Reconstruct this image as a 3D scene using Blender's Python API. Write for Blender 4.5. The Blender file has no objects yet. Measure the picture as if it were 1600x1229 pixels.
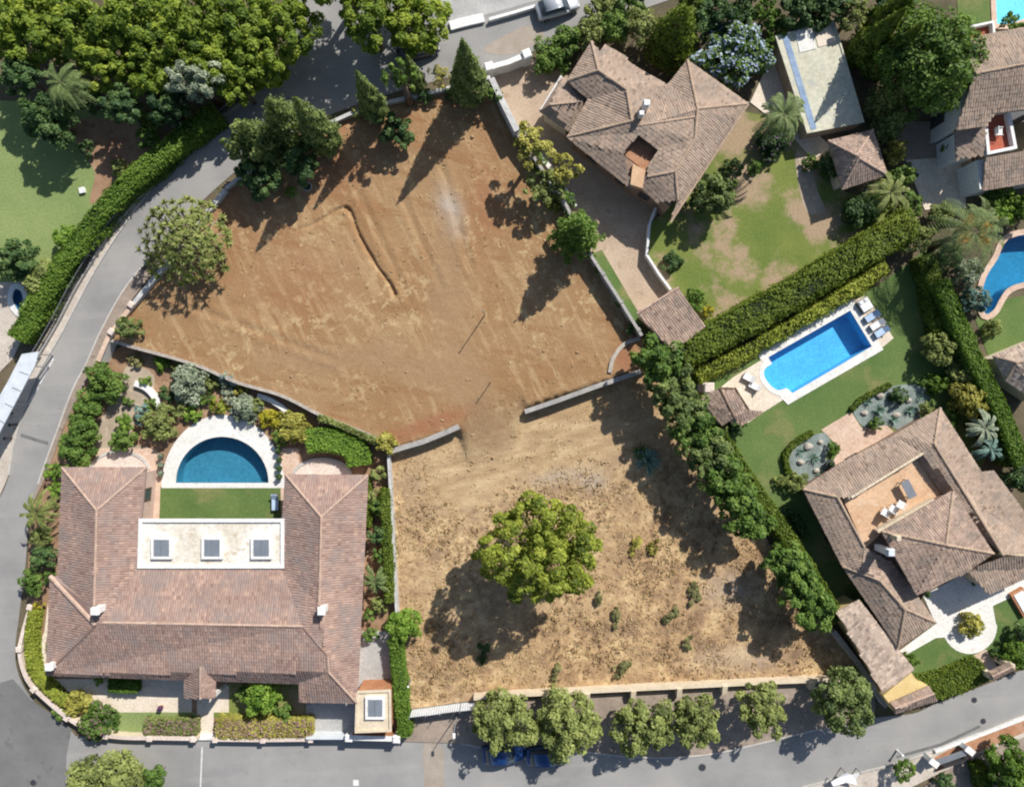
import bpy, bmesh, math, random
import numpy as np
from mathutils import Vector, Matrix
from mathutils.geometry import delaunay_2d_cdt, tessellate_polygon

# ------------------------------------------------------------------ camera, sky, sun, exposure
H = 67.0            # flying height of the camera above the road, metres
PPM = 16.0          # photograph pixels per metre on the ground
CX, CY = 800.0, 614.5
SC = bpy.context.scene
COL = SC.collection

cam_d = bpy.data.cameras.new('camera')
cam_d.sensor_fit = 'HORIZONTAL'
cam_d.sensor_width = 36.0
cam_d.lens = 36.0 * H / (1600.0 / PPM)
cam_d.clip_start = 0.5
cam_d.clip_end = 2000.0
cam = bpy.data.objects.new('camera', cam_d)
cam.location = (0, 0, H)
cam.rotation_euler = (0, 0, 0)
COL.objects.link(cam)
SC.camera = cam

SUN_EL = math.radians(40.0)
SUN_AZ = math.atan2(0.56, 0.828)       # clockwise from the top of the picture
world = bpy.data.worlds.new('World')
SC.world = world
world.use_nodes = True
wn = world.node_tree
wn.nodes.clear()
sky = wn.nodes.new('ShaderNodeTexSky')
sky.sky_type = 'NISHITA'
sky.sun_disc = False
sky.sun_elevation = SUN_EL
sky.sun_rotation = SUN_AZ
sky.air_density = 1.0
sky.dust_density = 1.0
bg = wn.nodes.new('ShaderNodeBackground')
bg.inputs['Strength'].default_value = 0.08
wo = wn.nodes.new('ShaderNodeOutputWorld')
wn.links.new(sky.outputs[0], bg.inputs[0])
wn.links.new(bg.outputs[0], wo.inputs[0])

sun_d = bpy.data.lights.new('sun', 'SUN')
sun_d.energy = 4.6
sun_d.angle = math.radians(0.55)
sun_d.color = (1.0, 0.955, 0.885)
sun = bpy.data.objects.new('sun', sun_d)
S_DIR = Vector((math.sin(SUN_AZ) * math.cos(SUN_EL), math.cos(SUN_AZ) * math.cos(SUN_EL), math.sin(SUN_EL)))
sun.rotation_euler = S_DIR.to_track_quat('Z', 'Y').to_euler()
sun.location = S_DIR * 120
COL.objects.link(sun)

vs = SC.view_settings
vs.view_transform = 'Standard'
vs.look = 'None'
vs.gamma = 1.0
vs.exposure = 0.40
vs.use_curve_mapping = False
SC.cycles.max_bounces = 6
SC.cycles.diffuse_bounces = 3
SC.cycles.glossy_bounces = 2
SC.cycles.transmission_bounces = 4
SC.cycles.transparent_max_bounces = 8
SC.cycles.pixel_filter_type = 'BLACKMAN_HARRIS'
SC.cycles.filter_width = 2.1

RNG = np.random.default_rng(7)
random.seed(7)

# ------------------------------------------------------------------ helpers
def U(px, py, z=0.0):
    """Ground-survey coordinates: the point at height z that is seen at a place of the photograph."""
    k = (H - z) / H / PPM
    return ((px - CX) * k, (CY - py) * k, z)

def tag(o, label=None, cat=None, group=None, kind=None):
    if label: o['label'] = label
    if cat: o['category'] = cat
    if group: o['group'] = group
    if kind: o['kind'] = kind
    return o

def link(o, parent=None):
    COL.objects.link(o)
    if parent is not None:
        o.parent = parent
    return o

def thing(name, loc, label, cat, group=None, rz=0.0):
    o = bpy.data.objects.new(name, None)
    o.empty_display_size = 0.3
    o.location = loc
    o.rotation_euler = (0, 0, rz)
    link(o)
    return tag(o, label, cat, group)

def mobj(name, me, mat=None, parent=None, loc=None, rz=0.0):
    if mat is not None and not me.materials:
        me.materials.append(mat)
    o = bpy.data.objects.new(name, me)
    link(o, parent)
    if loc is not None:
        o.location = loc
    o.rotation_euler = (0, 0, rz)
    return o

def wobj(name, me, mat, parent):
    """A part whose mesh is in world coordinates, under a thing standing elsewhere."""
    o = mobj(name, me, mat, parent)
    if parent is not None:
        p = parent
        m = Matrix.Identity(4)
        chain = []
        while p is not None:
            chain.append(p); p = p.parent
        for q in reversed(chain):
            m = m @ (Matrix.Translation(q.location) @ q.rotation_euler.to_matrix().to_4x4())
        if m != Matrix.Identity(4):
            me.transform(m.inverted())
    return o

def fast_mesh(name, V, F, smooth=False, attrs=None):
    """V (n,3), F (m,k) int array with the same k for all faces."""
    V = np.asarray(V, dtype=np.float32); F = np.asarray(F, dtype=np.int32)
    me = bpy.data.meshes.new(name)
    me.vertices.add(len(V)); me.vertices.foreach_set('co', V.ravel())
    m, k = F.shape
    me.loops.add(m * k); me.loops.foreach_set('vertex_index', F.ravel())
    me.polygons.add(m)
    me.polygons.foreach_set('loop_start', np.arange(0, m * k, k, dtype=np.int32))
    if smooth:
        me.polygons.foreach_set('use_smooth', np.ones(m, dtype=bool))
    if attrs:
        for an, av in attrs.items():
            a = me.attributes.new(an, 'FLOAT', 'POINT')
            a.data.foreach_set('value', np.asarray(av, dtype=np.float32))
    me.update(calc_edges=True)
    return me

class MB:
    def __init__(s): s.v = []; s.f = []
    def add(s, vs_, fs):
        b = len(s.v); s.v += [tuple(v) for v in vs_]; s.f += [tuple(i + b for i in f) for f in fs]
        return s
    def box(s, c, d, rz=0.0, taper=1.0):
        x, y, z = [q / 2 for q in d]; ca, sa = math.cos(rz), math.sin(rz); vv = []
        for sz in (-1, 1):
            t = taper if sz > 0 else 1.0
            for sx, sy in ((-1, -1), (1, -1), (1, 1), (-1, 1)):
                lx, ly = sx * x * t, sy * y * t
                vv.append((c[0] + lx * ca - ly * sa, c[1] + lx * sa + ly * ca, c[2] + sz * z))
        return s.add(vv, [(3, 2, 1, 0), (4, 5, 6, 7), (0, 1, 5, 4), (1, 2, 6, 5), (2, 3, 7, 6), (3, 0, 4, 7)])
    def prism(s, poly, z0, z1):
        """poly: xy list; z0/z1 numbers or lists."""
        n = len(poly)
        a = sum(poly[i][0] * poly[(i + 1) % n][1] - poly[(i + 1) % n][0] * poly[i][1] for i in range(n))
        z0 = z0 if hasattr(z0, '__len__') else [z0] * n
        z1 = z1 if hasattr(z1, '__len__') else [z1] * n
        idx = list(range(n))
        if a < 0: idx.reverse()
        P = [poly[i] for i in idx]
        bot = [(P[i][0], P[i][1], z0[idx[i]]) for i in range(n)]
        top = [(P[i][0], P[i][1], z1[idx[i]]) for i in range(n)]
        fs = []
        for t in tessellate_polygon([[Vector((p[0], p[1], 0)) for p in P]]):
            q = [P[k] for k in t]
            ar = (q[1][0]-q[0][0])*(q[2][1]-q[0][1])-(q[2][0]-q[0][0])*(q[1][1]-q[0][1])
            t = tuple(t) if ar > 0 else (t[0], t[2], t[1])
            fs.append(tuple(k + n for k in t)); fs.append((t[0], t[2], t[1]))
        for i in range(n):
            j = (i + 1) % n
            fs.append((i, j, j + n, i + n))
        return s.add(bot + top, fs)
    def tube(s, pts, rad, n=7, cap=True):
        pts = [Vector(p) for p in pts]; b = len(s.v); rings = []
        for i, p in enumerate(pts):
            d = (pts[min(i + 1, len(pts) - 1)] - pts[max(i - 1, 0)])
            if d.length < 1e-6: d = Vector((0, 0, 1))
            d.normalize()
            u = d.orthogonal().normalized(); w = d.cross(u)
            r = rad[i] if hasattr(rad, '__len__') else rad
            ring = []
            for k in range(n):
                a = 2 * math.pi * k / n
                s.v.append(tuple(p + (u * math.cos(a) + w * math.sin(a)) * r)); ring.append(len(s.v) - 1)
            rings.append(ring)
        # keep rings aligned
        for i in range(len(rings) - 1):
            A, B = rings[i], rings[i + 1]
            best = min(range(n), key=lambda o: sum((Vector(s.v[A[k]]) - pts[i] - Vector(s.v[B[(k + o) % n]]) + pts[i + 1]).length for k in range(n)))
            rings[i + 1] = [B[(k + best) % n] for k in range(n)]
            B = rings[i + 1]
            for k in range(n):
                s.f.append((A[k], A[(k + 1) % n], B[(k + 1) % n], B[k]))
        if cap:
            s.f.append(tuple(reversed(rings[0]))); s.f.append(tuple(rings[-1]))
        return s
    def lathe(s, c, prof, n=12):
        b = len(s.v)
        for r, z in prof:
            for k in range(n):
                a = 2 * math.pi * k / n
                s.v.append((c[0] + r * math.cos(a), c[1] + r * math.sin(a), c[2] + z))
        for i in range(len(prof) - 1):
            for k in range(n):
                s.f.append((b + i * n + k, b + i * n + (k + 1) % n, b + (i + 1) * n + (k + 1) % n, b + (i + 1) * n + k))
        s.f.append(tuple(b + k for k in reversed(range(n))))
        s.f.append(tuple(b + (len(prof) - 1) * n + k for k in range(n)))
        return s
    def mesh(s, name, smooth=False):
        me = bpy.data.meshes.new(name); me.from_pydata(s.v, [], s.f); me.update()
        if smooth:
            me.polygons.foreach_set('use_smooth', np.ones(len(me.polygons), dtype=bool))
        return me

def inpoly(P, poly):
    """P (n,2) -> bool mask."""
    P = np.asarray(P, dtype=float); q = np.asarray(poly, dtype=float)[:, :2]
    res = np.zeros(len(P), bool); j = len(q) - 1
    for i in range(len(q)):
        xi, yi = q[i]; xj, yj = q[j]
        if yi != yj:
            c = ((yi > P[:, 1]) != (yj > P[:, 1])) & (P[:, 0] < (xj - xi) * (P[:, 1] - yi) / (yj - yi) + xi)
            res ^= c
        j = i
    return res

def spline(pts, n=6, closed=False):
    pts = [np.array(p, float) for p in pts]; out = []; m = len(pts)
    rng = range(m if closed else m - 1)
    for i in rng:
        p1, p2 = pts[i], pts[(i + 1) % m]
        p0 = pts[(i - 1) % m] if (closed or i > 0) else 2 * p1 - p2
        p3 = pts[(i + 2) % m] if (closed or i + 2 < m) else 2 * p2 - p1
        for k in range(n):
            t = k / n
            out.append(tuple(0.5 * ((2 * p1) + (p2 - p0) * t + (2 * p0 - 5 * p1 + 4 * p2 - p3) * t * t + (3 * p1 - p0 - 3 * p2 + p3) * t ** 3)))
    if not closed: out.append(tuple(pts[-1]))
    return out

def ground_px(pts, z=0.0):
    return [U(p[0], p[1], z)[:2] for p in pts]

def offset_line(P, d):
    """offset an open polyline sideways (left positive)."""
    P = [np.array(p[:2], float) for p in P]; out = []
    for i in range(len(P)):
        a = P[max(i - 1, 0)]; b = P[min(i + 1, len(P) - 1)]
        t = b - a; t /= (np.linalg.norm(t) + 1e-9)
        out.append(tuple(P[i] + np.array([-t[1], t[0]]) * d))
    return out

def inset(poly, d):
    n = len(poly)
    a = sum(poly[i][0] * poly[(i + 1) % n][1] - poly[(i + 1) % n][0] * poly[i][1] for i in range(n))
    P = [np.array(p[:2], float) for p in (poly if a > 0 else poly[::-1])]; out = []
    for i in range(n):
        e1 = P[i] - P[i - 1]; e2 = P[(i + 1) % n] - P[i]
        e1 /= np.linalg.norm(e1) + 1e-9; e2 /= np.linalg.norm(e2) + 1e-9
        n1 = np.array([-e1[1], e1[0]]); n2 = np.array([-e2[1], e2[0]])
        b = n1 + n2; L = b @ b
        if L < 0.15: b = n1; k = d
        else: b = b; k = 2 * d / L
        out.append(tuple(P[i] + b * k))
    return out

POOLS = []      # polygons (world xy) cut out of every ground sheet
def sheet(name, poly, mat, z=0.0, spacing=None, zf=None, attrs_f=None, holes=(), label=None, cat=None, parent=None, kind='structure', extra=None):
    poly = [tuple(p[:2]) for p in poly]
    hs = [h for h in list(POOLS) + list(holes)]
    xs = [p[0] for p in poly]; ys = [p[1] for p in poly]
    bb = (min(xs), min(ys), max(xs), max(ys))
    hs = [h for h in hs if not (max(q[0] for q in h) < bb[0] or min(q[0] for q in h) > bb[2] or max(q[1] for q in h) < bb[1] or min(q[1] for q in h) > bb[3])]
    pts = []; edges = []
    for loop in [poly] + hs:
        b = len(pts); n = len(loop)
        pts += [Vector((p[0], p[1])) for p in loop]
        edges += [(b + i, b + (i + 1) % n) for i in range(n)]
    if spacing:
        gx = np.arange(bb[0], bb[2], spacing); gy = np.arange(bb[1], bb[3], spacing)
        G = np.stack(np.meshgrid(gx, gy), -1).reshape(-1, 2)
        G = G + RNG.uniform(-0.2, 0.2, G.shape) * spacing
        G = G[inpoly(G, poly)]
        pts += [Vector((float(g[0]), float(g[1]))) for g in G]
    if extra: pts += [Vector(p) for p in extra]
    v, e, f, _, _, _ = delaunay_2d_cdt(pts, edges, [], 0, 1e-5)
    V = np.array([(p.x, p.y) for p in v]); F = np.array([t for t in f if len(t) == 3], dtype=np.int64)
    C = V[F].mean(axis=1)
    m = inpoly(C, poly)
    for h in hs: m &= ~inpoly(C, h)
    F = F[m]
    Z = zf(V) if zf is not None else np.full(len(V), z)
    me = fast_mesh(name, np.column_stack([V, Z]), F, smooth=zf is not None, attrs=attrs_f(V) if attrs_f else None)
    if me.polygons and me.polygons[0].normal.z < 0:
        me.flip_normals()
    o = mobj(name, me, mat, parent)
    if kind: o['kind'] = kind
    if label: o['label'] = label
    if cat: o['category'] = cat
    return o

# ------------------------------------------------------------------ materials
def new_mat(name):
    m = bpy.data.materials.new(name); m.use_nodes = True
    nt = m.node_tree; nt.nodes.clear()
    out = nt.nodes.new('ShaderNodeOutputMaterial')
    return m, nt, out

def N(nt, t, **kw):
    n = nt.nodes.new(t)
    for k, v in kw.items():
        if k in n.inputs: n.inputs[k].default_value = v
        else: setattr(n, k, v)
    return n

def ramp(nt, stops):
    r = nt.nodes.new('ShaderNodeValToRGB')
    el = r.color_ramp.elements
    while len(el) < len(stops): el.new(0.5)
    for e, (p, c) in zip(el, stops):
        e.position = p; e.color = (c[0], c[1], c[2], 1)
    return r

def coords(nt, scale=(1, 1, 1), rot=(0, 0, 0)):
    tc = nt.nodes.new('ShaderNodeTexCoord'); mp = nt.nodes.new('ShaderNodeMapping')
    if any(rot):      # stretch along a turned axis: turn first, then scale
        mp.vector_type = 'TEXTURE'; scale = tuple(1 / k for k in scale)
    mp.inputs['Scale'].default_value = scale; mp.inputs['Rotation'].default_value = rot
    g = nt.nodes.new('ShaderNodeNewGeometry')
    nt.links.new(g.outputs['Position'], mp.inputs['Vector'])
    nt.nodes.remove(tc)
    return mp

def noise(nt, vec, scale, detail=5.0, rough=0.6):
    n = N(nt, 'ShaderNodeTexNoise', Scale=scale, Detail=detail, Roughness=rough)
    nt.links.new(vec.outputs[0], n.inputs['Vector'])
    return n

def mixc(nt, fac, a, b, mode='MIX'):
    m = nt.nodes.new('ShaderNodeMix'); m.data_type = 'RGBA'; m.blend_type = mode
    for sock, val in ((m.inputs[0], fac), (m.inputs[6], a), (m.inputs[7], b)):
        if hasattr(val, 'outputs'): nt.links.new(val.outputs[0], sock)
        elif hasattr(val, 'is_linked'): nt.links.new(val, sock)
        elif isinstance(val, (tuple, list)): sock.default_value = (val[0], val[1], val[2], 1)
        else: sock.default_value = val
    class R: pass
    r = R(); r.outputs = [m.outputs[2]]
    return r

def smooth_step(nt, src, lo, hi):
    m = nt.nodes.new('ShaderNodeMapRange'); m.interpolation_type = 'SMOOTHSTEP'
    nt.links.new(src.outputs[0], m.inputs[0]); m.inputs[1].default_value = lo; m.inputs[2].default_value = hi
    return m

def attr(nt, name):
    a = nt.nodes.new('ShaderNodeAttribute'); a.attribute_name = name
    class R: pass
    r = R(); r.outputs = [a.outputs['Fac']]
    return r

def finish(nt, out, col, rough=0.85, bump=None, bump_d=0.02, spec=0.3, metal=0.0):
    b = nt.nodes.new('ShaderNodeBsdfPrincipled')
    nt.links.new(col.outputs[0], b.inputs['Base Color'])
    b.inputs['Roughness'].default_value = rough
    b.inputs['Specular IOR Level'].default_value = spec
    b.inputs['Metallic'].default_value = metal
    if bump is not None:
        bp = N(nt, 'ShaderNodeBump', Strength=0.7, Distance=bump_d)
        nt.links.new(bump.outputs[0], bp.inputs['Height']); nt.links.new(bp.outputs[0], b.inputs['Normal'])
    nt.links.new(b.outputs[0], out.inputs[0])

def surf(name, c1, c2, scale=0.6, c3=None, fine=6.0, rough=0.85, bump=0.02, spec=0.25, metal=0.0, contrast=(0.35, 0.65)):
    """A weathered plain surface: two tones in patches, a third in specks, fine grain."""
    m, nt, out = new_mat(name)
    p = coords(nt)
    n1 = noise(nt, p, scale, 6, 0.62)
    r = ramp(nt, [(contrast[0], c1), (contrast[1], c2)]); nt.links.new(n1.outputs[0], r.inputs[0])
    n2 = noise(nt, p, fine, 4, 0.7)
    g = ramp(nt, [(0.3, (0.78, 0.78, 0.78)), (0.7, (1.16, 1.16, 1.16))]); nt.links.new(n2.outputs[0], g.inputs[0])
    col = mixc(nt, 1.0, r, g, 'MULTIPLY')
    if c3 is not None:
        n3 = noise(nt, p, scale * 3.1, 3, 0.55)
        f = smooth_step(nt, n3, 0.58, 0.72)
        col = mixc(nt, f, col, c3)
    finish(nt, out, col, rough, n2, bump, spec, metal)
    return m

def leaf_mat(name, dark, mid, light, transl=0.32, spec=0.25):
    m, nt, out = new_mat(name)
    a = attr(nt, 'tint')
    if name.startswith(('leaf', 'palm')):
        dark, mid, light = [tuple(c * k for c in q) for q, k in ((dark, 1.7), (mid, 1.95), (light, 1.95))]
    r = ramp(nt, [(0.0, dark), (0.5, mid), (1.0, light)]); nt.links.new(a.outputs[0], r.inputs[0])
    b = nt.nodes.new('ShaderNodeBsdfPrincipled')
    b.inputs['Roughness'].default_value = 0.6; b.inputs['Specular IOR Level'].default_value = spec
    nt.links.new(r.outputs[0], b.inputs['Base Color'])
    t = nt.nodes.new('ShaderNodeBsdfTranslucent')
    tcol = mixc(nt, 1.0, r, (1.15, 1.2, 0.5), 'MULTIPLY'); nt.links.new(tcol.outputs[0], t.inputs['Color'])
    mx = nt.nodes.new('ShaderNodeMixShader'); mx.inputs[0].default_value = transl
    nt.links.new(b.outputs[0], mx.inputs[1]); nt.links.new(t.outputs[0], mx.inputs[2])
    nt.links.new(mx.outputs[0], out.inputs[0])
    return m

def tile_mat(name, stops, lichen=None, lichen_amt=(0.55, 0.75), lscale=0.5):
    m, nt, out = new_mat(name)
    a = attr(nt, 'tint')
    r = ramp(nt, stops); nt.links.new(a.outputs[0], r.inputs[0])
    p = coords(nt)
    n1 = noise(nt, p, 0.35, 5, 0.65)
    g = ramp(nt, [(0.3, (0.8, 0.79, 0.79)), (0.7, (1.15, 1.14, 1.12))]); nt.links.new(n1.outputs[0], g.inputs[0])
    col = mixc(nt, 1.0, r, g, 'MULTIPLY')
    if lichen is not None:
        n2 = noise(nt, p, lscale, 7, 0.72)
        f = smooth_step(nt, n2, *lichen_amt)
        fm = nt.nodes.new('ShaderNodeMath'); fm.operation = 'MULTIPLY'; fm.inputs[1].default_value = 0.75
        nt.links.new(f.outputs[0], fm.inputs[0])
        col = mixc(nt, fm, col, lichen)
    n3 = noise(nt, p, 14, 3, 0.6)
    finish(nt, out, col, 0.9, n3, 0.01, 0.15)
    return m

def plain(name, c, rough=0.6, spec=0.4, metal=0.0):
    return surf(name, tuple(x * 0.9 for x in c), tuple(min(1, x * 1.06) for x in c), 1.2, rough=rough, spec=spec, metal=metal, bump=0.003, fine=20)

M = {}
M['white'] = surf('white_paint', (0.70, 0.70, 0.69), (0.80, 0.79, 0.76), 0.8, (0.62, 0.60, 0.55), rough=0.7)
M['render'] = surf('wall_render', (0.66, 0.64, 0.60), (0.76, 0.73, 0.68), 0.7, (0.58, 0.55, 0.50), rough=0.85)
M['cream'] = surf('cream_render', (0.58, 0.49, 0.36), (0.68, 0.58, 0.44), 0.9, (0.50, 0.41, 0.30))
M['yellow_wall'] = surf('ochre_render', (0.62, 0.46, 0.20), (0.70, 0.54, 0.26), 0.8, (0.55, 0.42, 0.22))
M['terracotta_wall'] = surf('terracotta_render', (0.36, 0.16, 0.08), (0.48, 0.23, 0.12), 1.2, (0.30, 0.14, 0.08))
M['pinkwall'] = surf('pink_render', (0.54, 0.40, 0.335), (0.63, 0.48, 0.41), 0.8, (0.48, 0.35, 0.29))
M['brownwall'] = surf('brown_render', (0.24, 0.155, 0.11), (0.33, 0.225, 0.165), 0.9, (0.18, 0.12, 0.09))
M['stone'] = surf('stone_masonry', (0.34, 0.30, 0.26), (0.48, 0.43, 0.37), 1.5, (0.24, 0.21, 0.19), bump=0.05)
M['greywall'] = surf('grey_concrete_wall', (0.30, 0.29, 0.275), (0.42, 0.40, 0.375), 0.9, (0.22, 0.205, 0.19))
M['oldwhite'] = surf('weathered_white_wall', (0.44, 0.44, 0.435), (0.58, 0.57, 0.55), 0.9, (0.33, 0.31, 0.29))
M['concrete'] = surf('concrete', (0.36, 0.36, 0.35), (0.47, 0.46, 0.45), 0.5, (0.30, 0.30, 0.30))
M['asphalt'] = surf('worn_asphalt', (0.255, 0.25, 0.244), (0.325, 0.318, 0.308), 0.16, (0.235, 0.228, 0.218), fine=9, rough=0.92, bump=0.006)
def asphalt_mat():
    m, nt, out = new_mat('worn_asphalt')
    p = coords(nt)
    n1 = noise(nt, p, 0.14, 6, 0.6)
    r = ramp(nt, [(0.33, (0.235, 0.230, 0.225)), (0.5, (0.29, 0.284, 0.276)), (0.68, (0.345, 0.332, 0.316))]); nt.links.new(n1.outputs[0], r.inputs[0])
    n2 = noise(nt, p, 1.1, 5, 0.65); f2 = smooth_step(nt, n2, 0.60, 0.74)
    k2 = nt.nodes.new('ShaderNodeMath'); k2.operation = 'MULTIPLY'; k2.inputs[1].default_value = 0.45; nt.links.new(f2.outputs[0], k2.inputs[0])
    col = mixc(nt, k2, r, (0.17, 0.163, 0.158))
    n5 = noise(nt, coords(nt, (0.10, 0.8, 1), (0, 0, math.radians(4))), 1.0, 5, 0.6); f5 = smooth_step(nt, n5, 0.50, 0.68)
    k5 = nt.nodes.new('ShaderNodeMath'); k5.operation = 'MULTIPLY'; k5.inputs[1].default_value = 0.35; nt.links.new(f5.outputs[0], k5.inputs[0])
    col = mixc(nt, k5, col, (0.37, 0.355, 0.335))
    n4 = noise(nt, p, 11, 4, 0.7)
    g = ramp(nt, [(0.3, (0.86, 0.86, 0.86)), (0.7, (1.1, 1.1, 1.1))]); nt.links.new(n4.outputs[0], g.inputs[0])
    col = mixc(nt, 1.0, col, g, 'MULTIPLY')
    finish(nt, out, col, 0.92, n4, 0.006, 0.2)
    return m
M['asphalt'] = asphalt_mat()
M['asphalt_new'] = surf('newer_asphalt', (0.145, 0.145, 0.145), (0.20, 0.198, 0.195), 0.2, (0.115, 0.115, 0.115), fine=9, rough=0.95, bump=0.006)
M['asphalt_patch_and_shade'] = surf('asphalt_patch_and_shade', (0.12, 0.12, 0.12), (0.18, 0.18, 0.175), 0.8, fine=9, rough=0.95, bump=0.006)
M['asphalt_tan'] = surf('asphalt_dusty', (0.32, 0.27, 0.22), (0.38, 0.33, 0.28), 0.8, fine=9, rough=0.95, bump=0.006)
M['pavement'] = surf('pavement_pale', (0.46, 0.40, 0.34), (0.58, 0.52, 0.45), 0.5, (0.38, 0.32, 0.27), fine=5)
M['pavement_brown'] = surf('pavement_brown', (0.26, 0.21, 0.17), (0.36, 0.29, 0.235), 0.5, (0.2, 0.165, 0.14), fine=5)
M['kerb'] = surf('kerb_stone', (0.44, 0.42, 0.39), (0.55, 0.52, 0.48), 1.0)
M['paint'] = surf('road_paint', (0.55, 0.55, 0.54), (0.7, 0.7, 0.69), 2.0, (0.4, 0.4, 0.39))
M['cream_paving'] = surf('cream_paving', (0.62, 0.53, 0.42), (0.74, 0.65, 0.54), 0.6, (0.56, 0.47, 0.36), fine=5)
M['white_paving'] = surf('white_paving', (0.66, 0.65, 0.61), (0.78, 0.76, 0.72), 0.5, (0.6, 0.58, 0.52), fine=5)
M['pink_paving'] = surf('pink_paving', (0.54, 0.385, 0.29), (0.65, 0.49, 0.385), 0.7, (0.5, 0.32, 0.22), fine=4)
M['tan_paving'] = surf('tan_driveway', (0.40, 0.30, 0.215), (0.50, 0.39, 0.29), 0.35, (0.34, 0.25, 0.18), fine=5)
M['terrace'] = surf('terracotta_terrace', (0.54, 0.345, 0.21), (0.66, 0.45, 0.29), 0.35, (0.64, 0.48, 0.34), fine=5)
M['red_terrace'] = surf('red_terrace', (0.33, 0.085, 0.05), (0.42, 0.12, 0.07), 0.6, fine=5)
M['slab_pink'] = surf('pale_pink_slab', (0.58, 0.48, 0.42), (0.70, 0.60, 0.53), 0.6, (0.50, 0.40, 0.33))
M['flat_roof'] = surf('flat_roof_plaster', (0.62, 0.56, 0.46), (0.80, 0.77, 0.71), 0.45, (0.50, 0.42, 0.31), fine=3)
M['flat_roof2'] = surf('flat_roof_membrane', (0.50, 0.48, 0.37), (0.60, 0.585, 0.47), 0.3, (0.42, 0.42, 0.38), fine=3)
M['gravel'] = surf('garden_gravel', (0.34, 0.27, 0.20), (0.46, 0.38, 0.29), 0.5, (0.52, 0.45, 0.36), fine=14, bump=0.03)
M['slate_gravel'] = surf('slate_chippings', (0.155, 0.19, 0.18), (0.27, 0.32, 0.295), 0.7, (0.36, 0.37, 0.34), fine=12, bump=0.04)
M['soil'] = surf('garden_soil', (0.24, 0.14, 0.085), (0.38, 0.245, 0.15), 0.4, (0.16, 0.10, 0.07), fine=7, bump=0.05)
M['earth'] = surf('dark_earth', (0.085, 0.075, 0.042), (0.16, 0.125, 0.08), 0.3, (0.07, 0.085, 0.03), fine=5, bump=0.06)
M['red_soil'] = surf('red_soil', (0.36, 0.17, 0.09), (0.46, 0.26, 0.16), 0.6, (0.28, 0.15, 0.09), fine=5, bump=0.05)
M['metal_dark'] = plain('dark_metal', (0.06, 0.062, 0.07), 0.45, 0.5, 0.3)
M['metal_grey'] = plain('grey_metal', (0.32, 0.33, 0.35), 0.4, 0.5, 0.5)
M['zinc'] = plain('white_sheet_metal', (0.68, 0.72, 0.76), 0.45, 0.5, 0.1)
M['glass'] = plain('window_glass', (0.05, 0.07, 0.09), 0.08, 0.8)
M['skyglass'] = plain('skylight_glass', (0.20, 0.225, 0.26), 0.25, 0.6)
M['bark'] = surf('bark', (0.10, 0.075, 0.055), (0.20, 0.155, 0.12), 3.0, fine=12, bump=0.05)
M['bark_pale'] = surf('pale_bark', (0.30, 0.26, 0.21), (0.42, 0.37, 0.31), 3.0, fine=12, bump=0.05)
M['rock'] = surf('rock', (0.36, 0.32, 0.27), (0.52, 0.47, 0.40), 2.0, fine=9, bump=0.05)
M['cloth_white'] = plain('white_cushion', (0.78, 0.78, 0.78), 0.9, 0.1)
M['cloth_blue'] = plain('pale_blue_cushion', (0.42, 0.55, 0.72), 0.9, 0.1)
M['wood'] = surf('dark_wood', (0.10, 0.065, 0.04), (0.17, 0.11, 0.07), 2.0, fine=14)
M['pot'] = plain('dark_pot', (0.05, 0.05, 0.06), 0.5)
M['clay'] = plain('clay_pot', (0.36, 0.15, 0.08), 0.8)
M['blue_strip'] = surf('blue_sealing_strip', (0.20, 0.28, 0.42), (0.30, 0.39, 0.52), 1.2)
M['black'] = plain('black_iron', (0.03, 0.03, 0.032), 0.6)
M['straw'] = leaf_mat('straw', (0.30, 0.21, 0.10), (0.46, 0.34, 0.18), (0.60, 0.47, 0.27), 0.15, 0.1)

def lawn_mat(name, a, b, dry, lo, hi):
    m, nt, out = new_mat(name)
    p = coords(nt)
    n1 = noise(nt, p, 0.22, 6, 0.6)
    r = ramp(nt, [(0.35, a), (0.65, b)]); nt.links.new(n1.outputs[0], r.inputs[0])
    n2 = noise(nt, p, 0.16, 7, 0.62)
    off = N(nt, 'ShaderNodeMapping'); 
    f = smooth_step(nt, n2, lo, hi)
    col = mixc(nt, f, r, dry)
    n3 = noise(nt, p, 5.0, 5, 0.75)
    g = ramp(nt, [(0.25, (0.68, 0.70, 0.66)), (0.75, (1.25, 1.22, 1.2))]); nt.links.new(n3.outputs[0], g.inputs[0])
    col = mixc(nt, 1.0, col, g, 'MULTIPLY')
    finish(nt, out, col, 0.95, n3, 0.05, 0.1)
    return m
M['lawn'] = lawn_mat('lawn', (0.092, 0.155, 0.048), (0.135, 0.195, 0.064), (0.225, 0.215, 0.095), 0.50, 0.66)
M['lawn_pale'] = lawn_mat('lawn_pale', (0.190, 0.255, 0.096), (0.240, 0.30, 0.12), (0.31, 0.265, 0.15), 0.55, 0.75)
M['lawn_dry'] = lawn_mat('lawn_dry', (0.13, 0.18, 0.045), (0.19, 0.22, 0.06), (0.36, 0.27, 0.18), 0.46, 0.58)

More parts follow.
